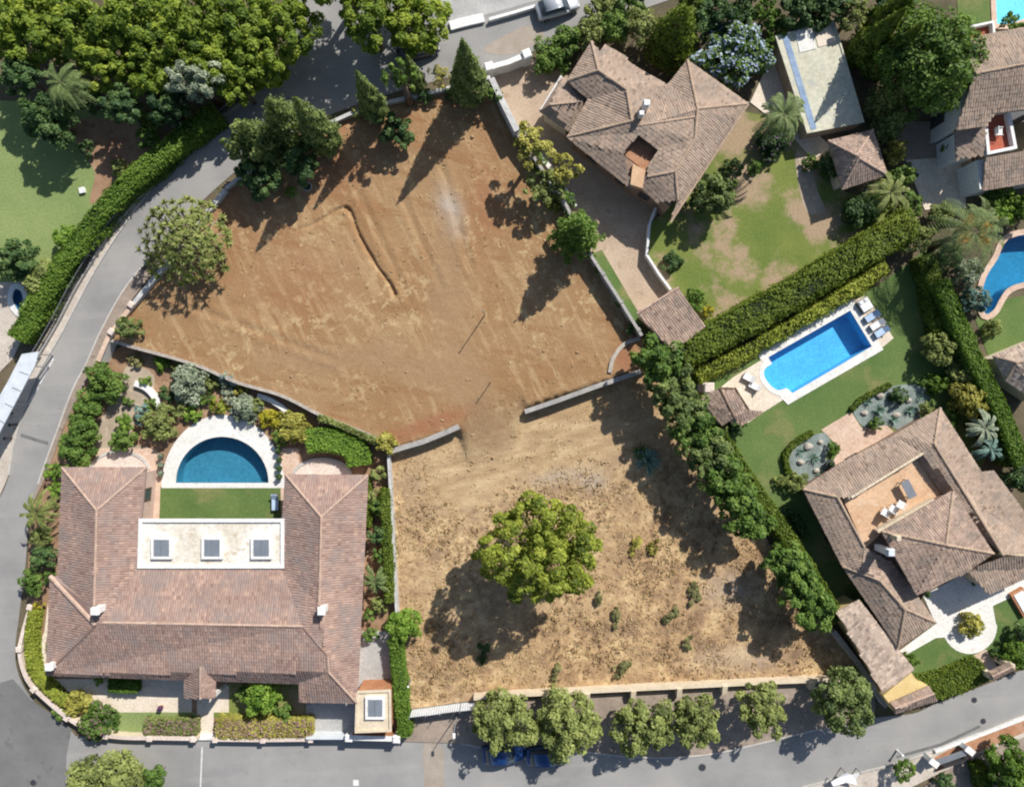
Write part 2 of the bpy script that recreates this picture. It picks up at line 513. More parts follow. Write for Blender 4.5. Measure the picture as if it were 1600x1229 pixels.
def lot_mat():
    m, nt, out = new_mat('bare_lot_earth')
    p = coords(nt)
    n1 = noise(nt, p, 0.13, 7, 0.6)
    base = ramp(nt, [(0.32, (0.278, 0.156, 0.073)), (0.5, (0.32, 0.197, 0.101)), (0.68, (0.349, 0.23, 0.126))]); nt.links.new(n1.outputs[0], base.inputs[0])
    # streaks left by the grading machine, two directions
    s1 = noise(nt, coords(nt, (0.16, 1.4, 1), (0, 0, math.radians(-64))), 1.0, 6, 0.62)
    s2 = noise(nt, coords(nt, (0.14, 1.0, 1), (0, 0, math.radians(-12))), 1.0, 6, 0.62)
    f1 = smooth_step(nt, s1, 0.50, 0.62); f2 = smooth_step(nt, s2, 0.52, 0.64)
    col = mixc(nt, f1, base, (0.39, 0.265, 0.144))
    k2 = nt.nodes.new('ShaderNodeMath'); k2.operation = 'MULTIPLY'; k2.inputs[1].default_value = 0.85
    nt.links.new(f2.outputs[0], k2.inputs[0])
    col = mixc(nt, k2, col, (0.286, 0.16, 0.078))
    # straw and clods
    n3 = noise(nt, p, 1.1, 6, 0.7); big = noise(nt, p, 0.09, 3, 0.5)
    f3 = smooth_step(nt, n3, 0.52, 0.64); fb = smooth_step(nt, big, 0.36, 0.56)
    k3 = nt.nodes.new('ShaderNodeMath'); k3.operation = 'MULTIPLY'
    nt.links.new(f3.outputs[0], k3.inputs[0]); nt.links.new(fb.outputs[0], k3.inputs[1])
    col = mixc(nt, k3, col, (0.465, 0.343, 0.187))
    # dry, trampled grass of the lower part
    dry = attr(nt, 'dry')
    n4 = noise(nt, p, 1.15, 7, 0.7)
    dcol = ramp(nt, [(0.33, (0.21, 0.138, 0.086)), (0.41, (0.34, 0.228, 0.136)), (0.50, (0.47, 0.332, 0.188)), (0.61, (0.66, 0.50, 0.29))]); nt.links.new(n4.outputs[0], dcol.inputs[0])
    n5 = noise(nt, p, 0.28, 6, 0.65); f5 = smooth_step(nt, n5, 0.47, 0.62)
    k5 = nt.nodes.new('ShaderNodeMath'); k5.operation = 'MULTIPLY'; k5.inputs[1].default_value = 0.75; nt.links.new(f5.outputs[0], k5.inputs[0])
    dcol2 = mixc(nt, k5, dcol, (0.30, 0.205, 0.14))
    n8 = noise(nt, p, 0.19, 5, 0.6); f8 = smooth_step(nt, n8, 0.54, 0.66)
    k8 = nt.nodes.new('ShaderNodeMath'); k8.operation = 'MULTIPLY'; k8.inputs[1].default_value = 0.75; nt.links.new(f8.outputs[0], k8.inputs[0])
    dcol2 = mixc(nt, k8, dcol2, (0.50, 0.375, 0.20))
    col = mixc(nt, dry, col, dcol2)
    pal = attr(nt, 'pale'); npl = noise(nt, coords(nt, (.25, 1.1, 1), (0, 0, math.radians(14))), 1.0, 6, .62)
    pcol = ramp(nt, [(.35, (0.36, 0.245, 0.142)), (.5, (0.45, 0.325, 0.19)), (.62, (0.55, 0.415, 0.25))]); nt.links.new(npl.outputs[0], pcol.inputs[0])
    col = mixc(nt, pal, col, pcol)
    bro = attr(nt, 'brush'); nbr = noise(nt, p, .42, 8, .72); bcol = ramp(nt, [(.36, (0.17, 0.105, 0.066)), (.44, (0.30, 0.195, 0.115)), (.53, (0.46, 0.31, 0.17)), (.63, (0.64, 0.48, 0.27))]); nt.links.new(nbr.outputs[0], bcol.inputs[0])
    col = mixc(nt, bro, col, bcol)
    # tamped track, red earth, grey rubble: places with a shape of their own
    tr = attr(nt, 'track'); col = mixc(nt, tr, col, (0.324, 0.211, 0.119))
    rd = attr(nt, 'red'); col = mixc(nt, rd, col, (0.31, 0.145, 0.08))
    gy = attr(nt, 'grey'); col = mixc(nt, gy, col, (0.42, 0.36, 0.30))
    n6 = noise(nt, p, 7.0, 6, 0.75)
    g = ramp(nt, [(0.25, (0.72, 0.70, 0.68)), (0.75, (1.22, 1.22, 1.22))]); nt.links.new(n6.outputs[0], g.inputs[0])
    col = mixc(nt, 1.0, col, g, 'MULTIPLY')
    b = nt.nodes.new('ShaderNodeBsdfPrincipled'); b.inputs['Roughness'].default_value = 0.95; b.inputs['Specular IOR Level'].default_value = 0.1
    nt.links.new(col.outputs[0], b.inputs['Base Color'])
    n7 = noise(nt, p, 2.2, 8, 0.75)
    bp = N(nt, 'ShaderNodeBump', Strength=0.8, Distance=0.10); nt.links.new(n7.outputs[0], bp.inputs['Height'])
    nt.links.new(bp.outputs[0], b.inputs['Normal']); nt.links.new(b.outputs[0], out.inputs[0])
    return m
M['lot'] = lot_mat()

def water_mat(name, tint):
    m, nt, out = new_mat(name)
    t = nt.nodes.new('ShaderNodeBsdfTransparent'); t.inputs[0].default_value = (*tint, 1)
    g = nt.nodes.new('ShaderNodeBsdfGlossy'); g.inputs['Roughness'].default_value = 0.03
    p = coords(nt); n1 = noise(nt, p, 1.6, 4, 0.6)
    bp = N(nt, 'ShaderNodeBump', Strength=0.35, Distance=0.05); nt.links.new(n1.outputs[0], bp.inputs['Height']); nt.links.new(bp.outputs[0], g.inputs['Normal'])
    mx = nt.nodes.new('ShaderNodeMixShader'); mx.inputs[0].default_value = 0.035
    nt.links.new(t.outputs[0], mx.inputs[1]); nt.links.new(g.outputs[0], mx.inputs[2])
    nt.links.new(mx.outputs[0], out.inputs[0])
    return m
M['water'] = water_mat('pool_water', (0.72, 0.93, 0.99))
M['water_teal'] = water_mat('pool_water_teal', (0.50, 0.80, 0.90))

M['tile1'] = tile_mat('roof_tile_rose', [(0.0, (0.24, 0.16, 0.135)), (0.35, (0.315, 0.215, 0.18)), (0.7, (0.37, 0.26, 0.215)), (1.0, (0.46, 0.315, 0.245))], (0.255, 0.21, 0.195), (0.44, 0.66), 0.5)
M['tile2'] = tile_mat('roof_tile_tan', [(0.0, (0.22, 0.165, 0.13)), (0.3, (0.335, 0.255, 0.20)), (0.7, (0.405, 0.31, 0.245)), (1.0, (0.47, 0.345, 0.255))], (0.21, 0.18, 0.155), (0.46, 0.66), 0.7)
M['tile3'] = tile_mat('roof_tile_mottled', [(0.0, (0.19, 0.14, 0.115)), (0.3, (0.31, 0.225, 0.18)), (0.65, (0.39, 0.29, 0.235)), (1.0, (0.49, 0.36, 0.27))], (0.18, 0.155, 0.135), (0.47, 0.66), 0.9)
M['tile4'] = tile_mat('roof_tile_pale', [(0.0, (0.24, 0.18, 0.15)), (0.3, (0.40, 0.31, 0.25)), (0.65, (0.50, 0.40, 0.325)), (1.0, (0.62, 0.50, 0.40))], (0.22, 0.18, 0.155), (0.50, 0.62), 1.5)
M['ridge1'] = surf('ridge_tile_rose', (0.40, 0.28, 0.22), (0.52, 0.38, 0.30), 1.5, fine=8)
M['ridge2'] = surf('ridge_tile_tan', (0.36, 0.26, 0.19), (0.48, 0.36, 0.26), 1.5, (0.22, 0.18, 0.15), fine=8)

M['ficus'] = leaf_mat('leaf_yellow_green', (0.042, 0.076, 0.010), (0.110, 0.152, 0.018), (0.200, 0.232, 0.032), 0.38)
M['centre'] = leaf_mat('leaf_bright_green', (0.058, 0.084, 0.012), (0.158, 0.184, 0.026), (0.255, 0.270, 0.048), 0.40)
M['broad'] = leaf_mat('leaf_green', (0.020, 0.045, 0.010), (0.060, 0.105, 0.018), (0.115, 0.165, 0.035), 0.3)
M['dark'] = leaf_mat('leaf_dark_green', (0.012, 0.030, 0.012), (0.035, 0.068, 0.020), (0.075, 0.115, 0.035), 0.25)
M['olive'] = leaf_mat('leaf_olive', (0.050, 0.066, 0.018), (0.118, 0.140, 0.042), (0.20, 0.22, 0.07), 0.28)
M['conifer'] = leaf_mat('leaf_conifer', (0.030, 0.050, 0.016), (0.080, 0.108, 0.032), (0.150, 0.178, 0.056), 0.25)
M['hedge'] = leaf_mat('leaf_hedge', (0.023, 0.050, 0.006), (0.058, 0.105, 0.013), (0.100, 0.150, 0.022), 0.33)
M['hedge_dark'] = leaf_mat('leaf_hedge_dark', (0.022, 0.044, 0.006), (0.064, 0.092, 0.010), (0.120, 0.145, 0.020), 0.3)
M['lime'] = leaf_mat('leaf_lime', (0.045, 0.090, 0.010), (0.098, 0.165, 0.022), (0.165, 0.235, 0.04), 0.36)
M['greygreen'] = leaf_mat('leaf_grey_green', (0.055, 0.075, 0.048), (0.13, 0.155, 0.105), (0.24, 0.26, 0.19), 0.2)
M['bluegreen'] = leaf_mat('leaf_blue_green', (0.03, 0.06, 0.05), (0.075, 0.125, 0.105), (0.14, 0.21, 0.18), 0.2)
M['yellow'] = leaf_mat('leaf_yellow', (0.09, 0.09, 0.008), (0.18, 0.165, 0.012), (0.28, 0.25, 0.03), 0.35)
M['olive_yellow'] = leaf_mat('leaf_olive_yellow', (0.075, 0.075, 0.012), (0.185, 0.175, 0.035), (0.30, 0.28, 0.08), 0.3)
M['bluebloom'] = leaf_mat('blue_blossom', (0.22, 0.28, 0.42), (0.34, 0.42, 0.60), (0.50, 0.58, 0.75), 0.2)
M['purplebloom'] = leaf_mat('purple_blossom', (0.06, 0.03, 0.08), (0.13, 0.06, 0.16), (0.24, 0.12, 0.26), 0.2)
M['pinkbloom'] = leaf_mat('pink_blossom', (0.16, 0.09, 0.09), (0.28, 0.16, 0.17), (0.42, 0.26, 0.28), 0.2)
M['orange'] = leaf_mat('orange_dates', (0.35, 0.14, 0.02), (0.50, 0.22, 0.03), (0.6, 0.3, 0.05), 0.1)
M['frond'] = leaf_mat('palm_frond', (0.032, 0.052, 0.016), (0.078, 0.108, 0.036), (0.155, 0.18, 0.075), 0.25)
M['rosette'] = leaf_mat('leaf_rosette', (0.032, 0.046, 0.012), (0.092, 0.112, 0.030), (0.19, 0.20, 0.068), 0.2)
M['weed'] = leaf_mat('leaf_weed', (0.055, 0.055, 0.025), (0.11, 0.11, 0.045), (0.19, 0.175, 0.07), 0.2)
M['scrub'] = leaf_mat('dry_scrub', (0.19, 0.115, 0.06), (0.36, 0.245, 0.13), (0.54, 0.40, 0.22), 0.2, 0.1)
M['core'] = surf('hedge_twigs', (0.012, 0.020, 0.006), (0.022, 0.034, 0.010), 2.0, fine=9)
def vnoise(X, Y, s, seed):
    r = np.random.default_rng(seed); out = np.zeros(len(X)); amp = 1.0
    for o in range(4):
        for k in range(5):
            a = r.uniform(0, 6.28); f = s * (2 ** o) * r.uniform(.6, 1.4)
            out += amp * np.sin((X * math.cos(a) + Y * math.sin(a)) * f + r.uniform(0, 6.28)) / 5
        amp *= .55
    return out

# ------------------------------------------------------------------ foliage
def unit(a):
    return a / (np.linalg.norm(a, axis=-1, keepdims=True) + 1e-9)

def leaves_mesh(name, C, Nn, size, tint, aspect=0.58):
    """One rhombic leaf-spray per row."""
    n = len(C)
    up = unit(RNG.normal(size=(n, 3)))
    t = unit(np.cross(Nn, up)); b = np.cross(Nn, t)
    s = np.asarray(size).reshape(-1, 1)
    V = np.empty((n, 4, 3), np.float32)
    V[:, 0] = C - t * s; V[:, 2] = C + t * s
    V[:, 1] = C - b * s * aspect + Nn * s * 0.18; V[:, 3] = C + b * s * aspect + Nn * s * 0.18
    F = np.arange(n * 4, dtype=np.int32).reshape(n, 4)
    return fast_mesh(name, V.reshape(-1, 3), F, attrs={'tint': np.repeat(np.clip(tint, 0, 1), 4)})

def crown_points(rx, ry, rz, n_lobes, lobe, n, spread=0.74, flat_low=0.25, seed=None, fill=0.12, var=0.16):
    """Leaf positions on clumps that sit on an ellipsoid centred at the origin."""
    i = np.arange(n_lobes) + 0.5
    zz = 1 - (1 + (1 - flat_low)) * 0 - i / n_lobes * (1.0 + flat_low * 2.0)     # 1 .. -2*flat_low
    ph = i * 2.399963 + RNG.uniform(0, 6.28)
    rr = np.sqrt(np.clip(1 - zz ** 2, 0, 1))
    D = np.stack([rr * np.cos(ph), rr * np.sin(ph), zz], -1)
    D = unit(D + RNG.normal(scale=0.16, size=D.shape))
    rad = spread * RNG.uniform(1 - 1.3 * var, 1 + .9 * var, (n_lobes, 1))
    LC = D * rad
    inner = RNG.random(n_lobes) < 0.18
    LC[inner] *= 0.55
    LR = lobe * RNG.uniform(0.70, 1.30, n_lobes)
    LT = RNG.normal(0, 0.15, n_lobes) + RNG.normal(0, .06)
    w = LR ** 2; w /= w.sum()
    k = RNG.choice(n_lobes, n, p=w)
    d = unit(RNG.normal(size=(n, 3)) + D[k] * 0.75 + np.array([0, 0, 0.25]))
    sh = RNG.uniform(0.62, 1.08, (n, 1))
    P = LC[k] + d * LR[k][:, None] * sh
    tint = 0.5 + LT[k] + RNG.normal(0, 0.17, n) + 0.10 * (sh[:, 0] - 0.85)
    nn = unit(d + RNG.normal(scale=0.5, size=(n, 3)) + np.array(S_DIR) * 0.55)
    # uneven outline: the crown bulges and shrinks round its girth
    ph_ = np.arctan2(P[:, 1], P[:, 0]); o_ = RNG.uniform(0, 6.28, 4)
    P[:, :2] *= (1 + 0.075 * np.sin(2 * ph_ + o_[0]) + 0.06 * np.sin(3 * ph_ + o_[1]) + 0.05 * np.sin(5 * ph_ + o_[2]) + 0.035 * np.sin(8 * ph_ + o_[3]))[:, None]
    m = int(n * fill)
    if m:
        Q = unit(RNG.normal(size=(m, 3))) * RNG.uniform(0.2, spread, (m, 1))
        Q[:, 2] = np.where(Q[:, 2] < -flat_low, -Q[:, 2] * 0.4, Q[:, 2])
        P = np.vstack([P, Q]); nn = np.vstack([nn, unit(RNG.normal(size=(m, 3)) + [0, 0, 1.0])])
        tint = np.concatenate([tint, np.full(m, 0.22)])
    S = np.array([rx, ry, rz])
    return P * S, unit(nn / S * S.min()), tint, LC * S

def trunk_mesh(zc, r0, targets, lean=(0, 0), limbs=6):
    mb = MB()
    top = zc * 0.72
    pts = [(0, 0, -0.15), (0.06 * lean[0], 0.06 * lean[1], top * 0.35), (lean[0] * 0.5, lean[1] * 0.5, top)]
    mb.tube(pts, [r0 * 1.25, r0 * 0.95, r0 * 0.7], 8)
    T = list(targets); random.shuffle(T)
    for t in T[:limbs]:
        a = Vector(pts[2]); b = Vector((t[0] * 0.85, t[1] * 0.85, zc + t[2] * 0.7))
        mid = a.lerp(b, 0.5) + Vector((random.uniform(-.15, .15), random.uniform(-.15, .15), 0.1))
        mb.tube([a - Vector((0, 0, 0.2)), mid, b], [r0 * 0.5, r0 * 0.32, r0 * 0.12], 6)
    return mb.mesh('trunk', True)

CROWN_PARAM = {
    # clumps per m^2, clump radius (of crown), leaf half length, leaves per m^2 of plan
    'ficus': dict(lm=2.3, lobe=0.165, leaf=0.150, dens=250, spread=0.84, var=.22),
    'centre': dict(lm=2.0, lobe=0.118, leaf=0.145, dens=300, spread=0.88, var=.16),
    'broad': dict(lm=2.0, lobe=0.21, leaf=0.150, dens=220, spread=0.80, var=.2),
    'olive': dict(lm=2.3, lobe=0.19, leaf=0.130, dens=240, spread=0.81, var=.2),
    'shrub': dict(lm=3.0, lobe=0.28, leaf=0.115, dens=270, spread=0.74, var=.18),
    'loose': dict(lm=1.3, lobe=0.20, leaf=0.150, dens=120, spread=0.82, var=.2),
}

def tree(name, px, py, rpx, h, label, cat='tree', form='broad', mat='broad', ratio=0.78, squash=(1, 1), z0=0.0, group=None, bloom=None, bark='bark', rot=0.0, flat_low=0.28, limbs=7, leaf_k=1.0, bloom_k=.16):
    r = rpx / PPM
    for _ in range(3):
        rz = r * ratio; zc = max(h - rz, rz * 0.45); r = rpx / PPM * (1 - (z0 + zc) / H)
    loc = U(px, py, z0 + zc)
    t = thing(name, (loc[0], loc[1], z0), label, cat, group, rot)
    q = CROWN_PARAM[form]
    area = math.pi * r * r * squash[0] * squash[1]
    nl = int(max(7, min(200, q['lm'] * area + 4)))
    n = int(max(160, q['dens'] * area))
    P, nn, tint, LC = crown_points(r * squash[0], r * squash[1], rz, nl, q['lobe'], n, q['spread'], flat_low, var=q.get('var', .16))
    size = q['leaf'] * leaf_k * RNG.gamma(6.0, 1 / 6.0, len(P)).clip(.45, 1.9)
    if form == 'shrub': size = size * min(1.0, 0.55 + r * 0.3)
    zmin = -zc + 0.06
    P[:, 2] = np.maximum(P[:, 2], zmin + RNG.uniform(0, 0.25, len(P)))
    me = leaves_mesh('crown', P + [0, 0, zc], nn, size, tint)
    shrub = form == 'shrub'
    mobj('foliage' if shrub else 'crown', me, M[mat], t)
    if bloom:
        k = RNG.random(len(P)) < bloom_k
        k &= P[:, 2] > -0.1 * rz
        Q = P[k] * 1.03 + [0, 0, zc]
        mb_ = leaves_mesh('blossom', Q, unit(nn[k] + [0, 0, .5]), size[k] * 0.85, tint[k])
        mobj('blossom', mb_, M[bloom], t)
    r0 = max(0.03, 0.045 * h) if not shrub else 0.04
    mobj('stem' if shrub else 'trunk', trunk_mesh(zc, r0, LC, limbs=limbs if not shrub else 4), M[bark], t)
    return t

def conifer(name, px, py, h, rb, label, mat='conifer', z0=0.0, dens=260, ragged=0.10, power=0.85, group=None, cat='tree', low=0.04):
    """Cone-shaped tree standing at a place on the ground; rb metres at its widest."""
    loc = U(px, py, z0)
    t = thing(name, (loc[0], loc[1], z0), label, cat, group)
    slant = math.pi * rb * math.hypot(rb, h)
    n = int(slant * dens * 0.42)
    u = 1 - np.sqrt(RNG.random(n))            # more leaves low down
    a = RNG.uniform(0, 6.283, n)
    prof = np.where(u < 0.14, 0.66 + 0.34 * (u / 0.14), (np.clip((1 - u) / 0.86, 0, 1)) ** power)
    lump = 1 + ragged * (np.sin(a * 5 + u * 21) + np.sin(a * 3 - u * 34 + 1.3)) * 0.7 + RNG.normal(0, ragged * 0.55, n)
    sh = RNG.uniform(0.70, 1.04, n)
    R = rb * prof * lump * sh
    P = np.stack([R * np.cos(a), R * np.sin(a), low * h + u * (h * (1 - low)) + RNG.normal(0, .05, n)], -1)
    nn = unit(np.stack([np.cos(a), np.sin(a), np.full(n, 0.55)], -1) + RNG.normal(scale=0.5, size=(n, 3)))
    tint = 0.45 + 0.16 * np.sin(a * 5 + u * 21) + RNG.normal(0, 0.16, n) + 0.2 * (sh - 0.9)
    me = leaves_mesh('crown', P, nn, 0.16 * RNG.uniform(0.6, 1.25, n), tint)
    mobj('crown', me, M[mat], t)
    mb = MB(); mb.tube([(0, 0, -.1), (0, 0, h * 0.5), (0, 0, h * 0.95)], [0.16, 0.1, 0.02], 7)
    for k in range(10):
        z = h * (0.15 + 0.07 * k); aa = k * 2.4; rr = rb * (1 - z / h) * 0.8
        mb.tube([(0, 0, z), (rr * math.cos(aa), rr * math.sin(aa), z + 0.3)], [0.05, 0.015], 5)
    mobj('trunk', mb.mesh('trunk', True), M['bark'], t)
    return t

def layered_pine(name, px, py, h, rb, label, mat, z0=0.0, cat='tree', tiers=9):
    """Pine with whorls of drooping star-like branches."""
    loc = U(px, py, z0)
    t = thing(name, (loc[0], loc[1], z0), label, cat)
    PP = []; NN = []; TT = []
    mb = MB(); mb.tube([(0, 0, -.1), (0, 0, h * .5), (0, 0, h * .97)], [0.2, 0.13, 0.03], 7)
    for k in range(tiers):
        u = k / (tiers - 1); z = h * (0.22 + 0.74 * u); R = rb * (1 - u) ** 0.75 + 0.25
        nb = 7 if k < tiers - 2 else 5
        for j in range(nb):
            a = 2 * math.pi * (j + 0.5 * (k % 2) + random.uniform(-.15, .15)) / nb
            L = R * random.uniform(0.82, 1.15); m = int(60 * L) + 20
            s = RNG.random(m) ** 0.7
            w = 0.42 * (1 - 0.6 * s) * RNG.normal(0, 1, m) * 0.8
            ca, sa = math.cos(a), math.sin(a)
            x = s * L * ca - w * sa; y = s * L * sa + w * ca
            zz = z - 0.25 * L * s ** 2 + RNG.normal(0, 0.12, m)
            PP.append(np.stack([x, y, zz], -1)); NN.append(unit(RNG.normal(size=(m, 3)) * 0.6 + [0.2 * ca, 0.2 * sa, 0.9])); TT.append(0.42 + 0.25 * s + RNG.normal(0, 0.16, m))
            mb.tube([(0, 0, z), (L * .9 * ca, L * .9 * sa, z - 0.2 * L)], [0.05, 0.012], 5)
    P = np.vstack(PP)
    mobj('crown', leaves_mesh('crown', P, np.vstack(NN), 0.17 * RNG.uniform(.6, 1.3, len(P)), np.concatenate(TT), 0.45), M[mat], t)
    mobj('trunk', mb.mesh('trunk', True), M['bark'], t)
    return t

def blade_star(n_leaf, L, w, lift=(0.15, 1.1), droop=0.35, segs=3, tint0=0.5):
    """A rosette of stiff pointed leaves (verts, quads, tint)."""
    V = []; F = []; T = []
    for i in range(n_leaf):
        a = i * 2.39996 + RNG.uniform(-.2, .2); el = RNG.uniform(*lift); l = L * RNG.uniform(0.75, 1.1)
        d = np.array([math.cos(a) * math.cos(el), math.sin(a) * math.cos(el), math.sin(el)])
        sd = np.array([-math.sin(a), math.cos(a), 0]); b = len(V); tt = tint0 + RNG.normal(0, .16)
        for k in range(segs + 1):
            u = k / segs
            c = d * l * u + np.array([0, 0, -droop * l * u * u * math.cos(el)])
            ww = w * (0.75 + 0.5 * u - 1.22 * u * u)
            V.append(c - sd * ww); V.append(c + sd * ww); T += [tt + 0.25 * u] * 2
        for k in range(segs):
            F.append((b + 2 * k, b + 2 * k + 1, b + 2 * k + 3, b + 2 * k + 2))
    return np.array(V), np.array(F), np.array(T)

def rosette_tree(name, px, py, rpx, h, label, z0=0.0, count=44, L=0.85, mat='rosette', cat='tree', leaf_n=30, wid=0.10):
    """Branched tree whose branch ends carry leaf rosettes, each a part of its own."""
    r = rpx / PPM * (1 - (z0 + h * .7) / H)
    loc = U(px, py, z0 + h * 0.7)
    t = thing(name, (loc[0], loc[1], z0), label, cat)
    protos = []
    for k in range(3):
        V, F, T = blade_star(leaf_n, L, wid)
        me = fast_mesh('leaf_rosette', V, F, attrs={'tint': np.clip(T, 0, 1)}); me.materials.append(M[mat]); protos.append(me)
    mb = MB(); mb.tube([(0, 0, -.1), (0, 0, h * .25), (0.1, 0, h * .45)], [0.32, 0.24, 0.18], 8)
    for i in range(count):
        rr = r * math.sqrt((i + .5) / count) * random.uniform(.85, 1.05); a = i * 2.39996
        z = h * (0.94 - 0.42 * (rr / r) ** 2) + random.uniform(-.35, .2)
        p = Vector((rr * math.cos(a), rr * math.sin(a), z))
        o = mobj('leaf_rosette', protos[i % 3], None, t, p)
        d = Vector((p.x * 0.35, p.y * 0.35, 1.0)).normalized()
        o.rotation_euler = (d.to_track_quat('Z', 'Y') @ Matrix.Rotation(random.uniform(0, 6), 3, 'Z').to_quaternion()).to_euler()
        s = random.uniform(.8, 1.15); o.scale = (s, s, s)
        if i % 2 == 0:
            mb.tube([(0.05, 0, h * .42), (p.x * .5, p.y * .5, h * .55), tuple(p)], [0.11, 0.08, 0.05], 5)
    mobj('trunk', mb.mesh('trunk', True), M['bark_pale'], t)
    return t

def frond_mesh(L, n=15, leaf=0.30, rise=0.35, droop=0.8, w=0.035):
    V = []; F = []; T = []
    def P(u): return np.array([L * u * (1 - 0.16 * u * u), 0, L * (rise * u - droop * u * u * 0.9)])
    for k in range(9):                       # stalk
        p = P(k / 8); V += [p + [0, -.03 * (1 - k / 9), 0], p + [0, .03 * (1 - k / 9), 0]]; T += [.75, .75]
    for k in range(8): F.append((2 * k, 2 * k + 1, 2 * k + 3, 2 * k + 2))
    for s in (-1, 1):
        for k in range(n):
            u = 0.14 + 0.86 * k / (n - 1); p = P(u); q = P(min(1.0, u + .02)) - P(u - .02); q /= np.linalg.norm(q)
            ll = leaf * L / 2.4 * (0.45 + 1.3 * u * (1.12 - u) * 1.9) 
            d = q * 0.62 + np.array([0, s * 0.8, 0.12]); d /= np.linalg.norm(d)
            e = p + d * ll + np.array([0, 0, -0.16 * ll]); m = p + d * ll * 0.5
            sd = np.cross(d, [0, 0, 1]); sd /= np.linalg.norm(sd) + 1e-9
            b = len(V); tt = 0.5 + RNG.normal(0, .15)
            V += [p - sd * w * .6, p + sd * w * .6, m + sd * w, m - sd * w, e + sd * w * .2, e - sd * w * .2]; T += [tt - .1, tt - .1, tt, tt, tt + .2, tt + .2]
            F += [(b, b + 1, b + 2, b + 3), (b + 3, b + 2, b + 4, b + 5)]
    me = fast_mesh('frond', np.array(V), np.array(F), attrs={'tint': np.clip(T, 0, 1)})
    return me

def palm(name, px, py, rpx, h, label, n=26, mat='frond', z0=0.0, dates=False, thick=0.2, w=0.05):
    """px, py: where the heart of the crown is seen."""
    loc = U(px, py, z0 + h)
    t = thing(name, (loc[0], loc[1], z0), label, 'palm tree')
    L = rpx / PPM * (1 - (z0 + h) / H) * 1.12
    protos = [frond_mesh(L, rise=rs, droop=dr, w=w) for rs, dr in ((.55, .75), (.25, .8), (1.0, .9), (0.05, .75))]
    for p in protos: p.materials.append(M[mat])
    for i in range(n):
        k = 2 if i < n * .2 else (0 if i < n * .5 else (1 if i < n * .8 else 3))
        o = mobj('frond', protos[k], None, t, (0, 0, h - 0.012 * i))
        o.rotation_euler = (random.uniform(-.15, .15), 0, i * 2.39996 + random.uniform(-.15, .15))
        s = random.uniform(.70, 1.12) * (0.75 if k == 2 else 1); o.scale = (s, s, s)
    mb = MB(); mb.tube([(0, 0, -.1), (0.03, 0, h * .5), (0, 0, h)], [thick * 1.3, thick, thick * 1.15], 9)
    mobj('trunk', mb.mesh('trunk', True), M['bark'], t)
    if dates:
        for k in range(4):
            a = k * 1.7 + .4; m = 120
            Q = np.array([math.cos(a) * 1.1, math.sin(a) * 1.1, h + .2]) + RNG.normal(scale=(.3, .3, .22), size=(m, 3))
            fb = mobj('fruit_bunch', leaves_mesh('fruit_bunch', Q, unit(RNG.normal(size=(m, 3))), np.full(m, .08), np.full(m, .5) + RNG.normal(0, .2, m)), M['orange'], t); fb['kind'] = 'stuff'
    return t

def agave(name, px, py, rpx, label, mat='bluegreen', z0=0.0, n=34, cat='plant', wid=0.07):
    V, F, T = blade_star(n, rpx / PPM, wid * rpx / 12, (0.12, 1.2), 0.12)
    loc = U(px, py, z0)
    t = thing(name, (loc[0], loc[1], z0), label, cat)
    me = fast_mesh('leaves', V, F, attrs={'tint': np.clip(T, 0, 1)})
    mobj('foliage', me, M[mat], t)
    mb = MB(); mb.lathe((0, 0, -.05), [(0.1, 0), (0.12, .1), (0.05, .2)], 8)
    mobj('stem', mb.mesh('stem'), M['bark'], t)
    return t

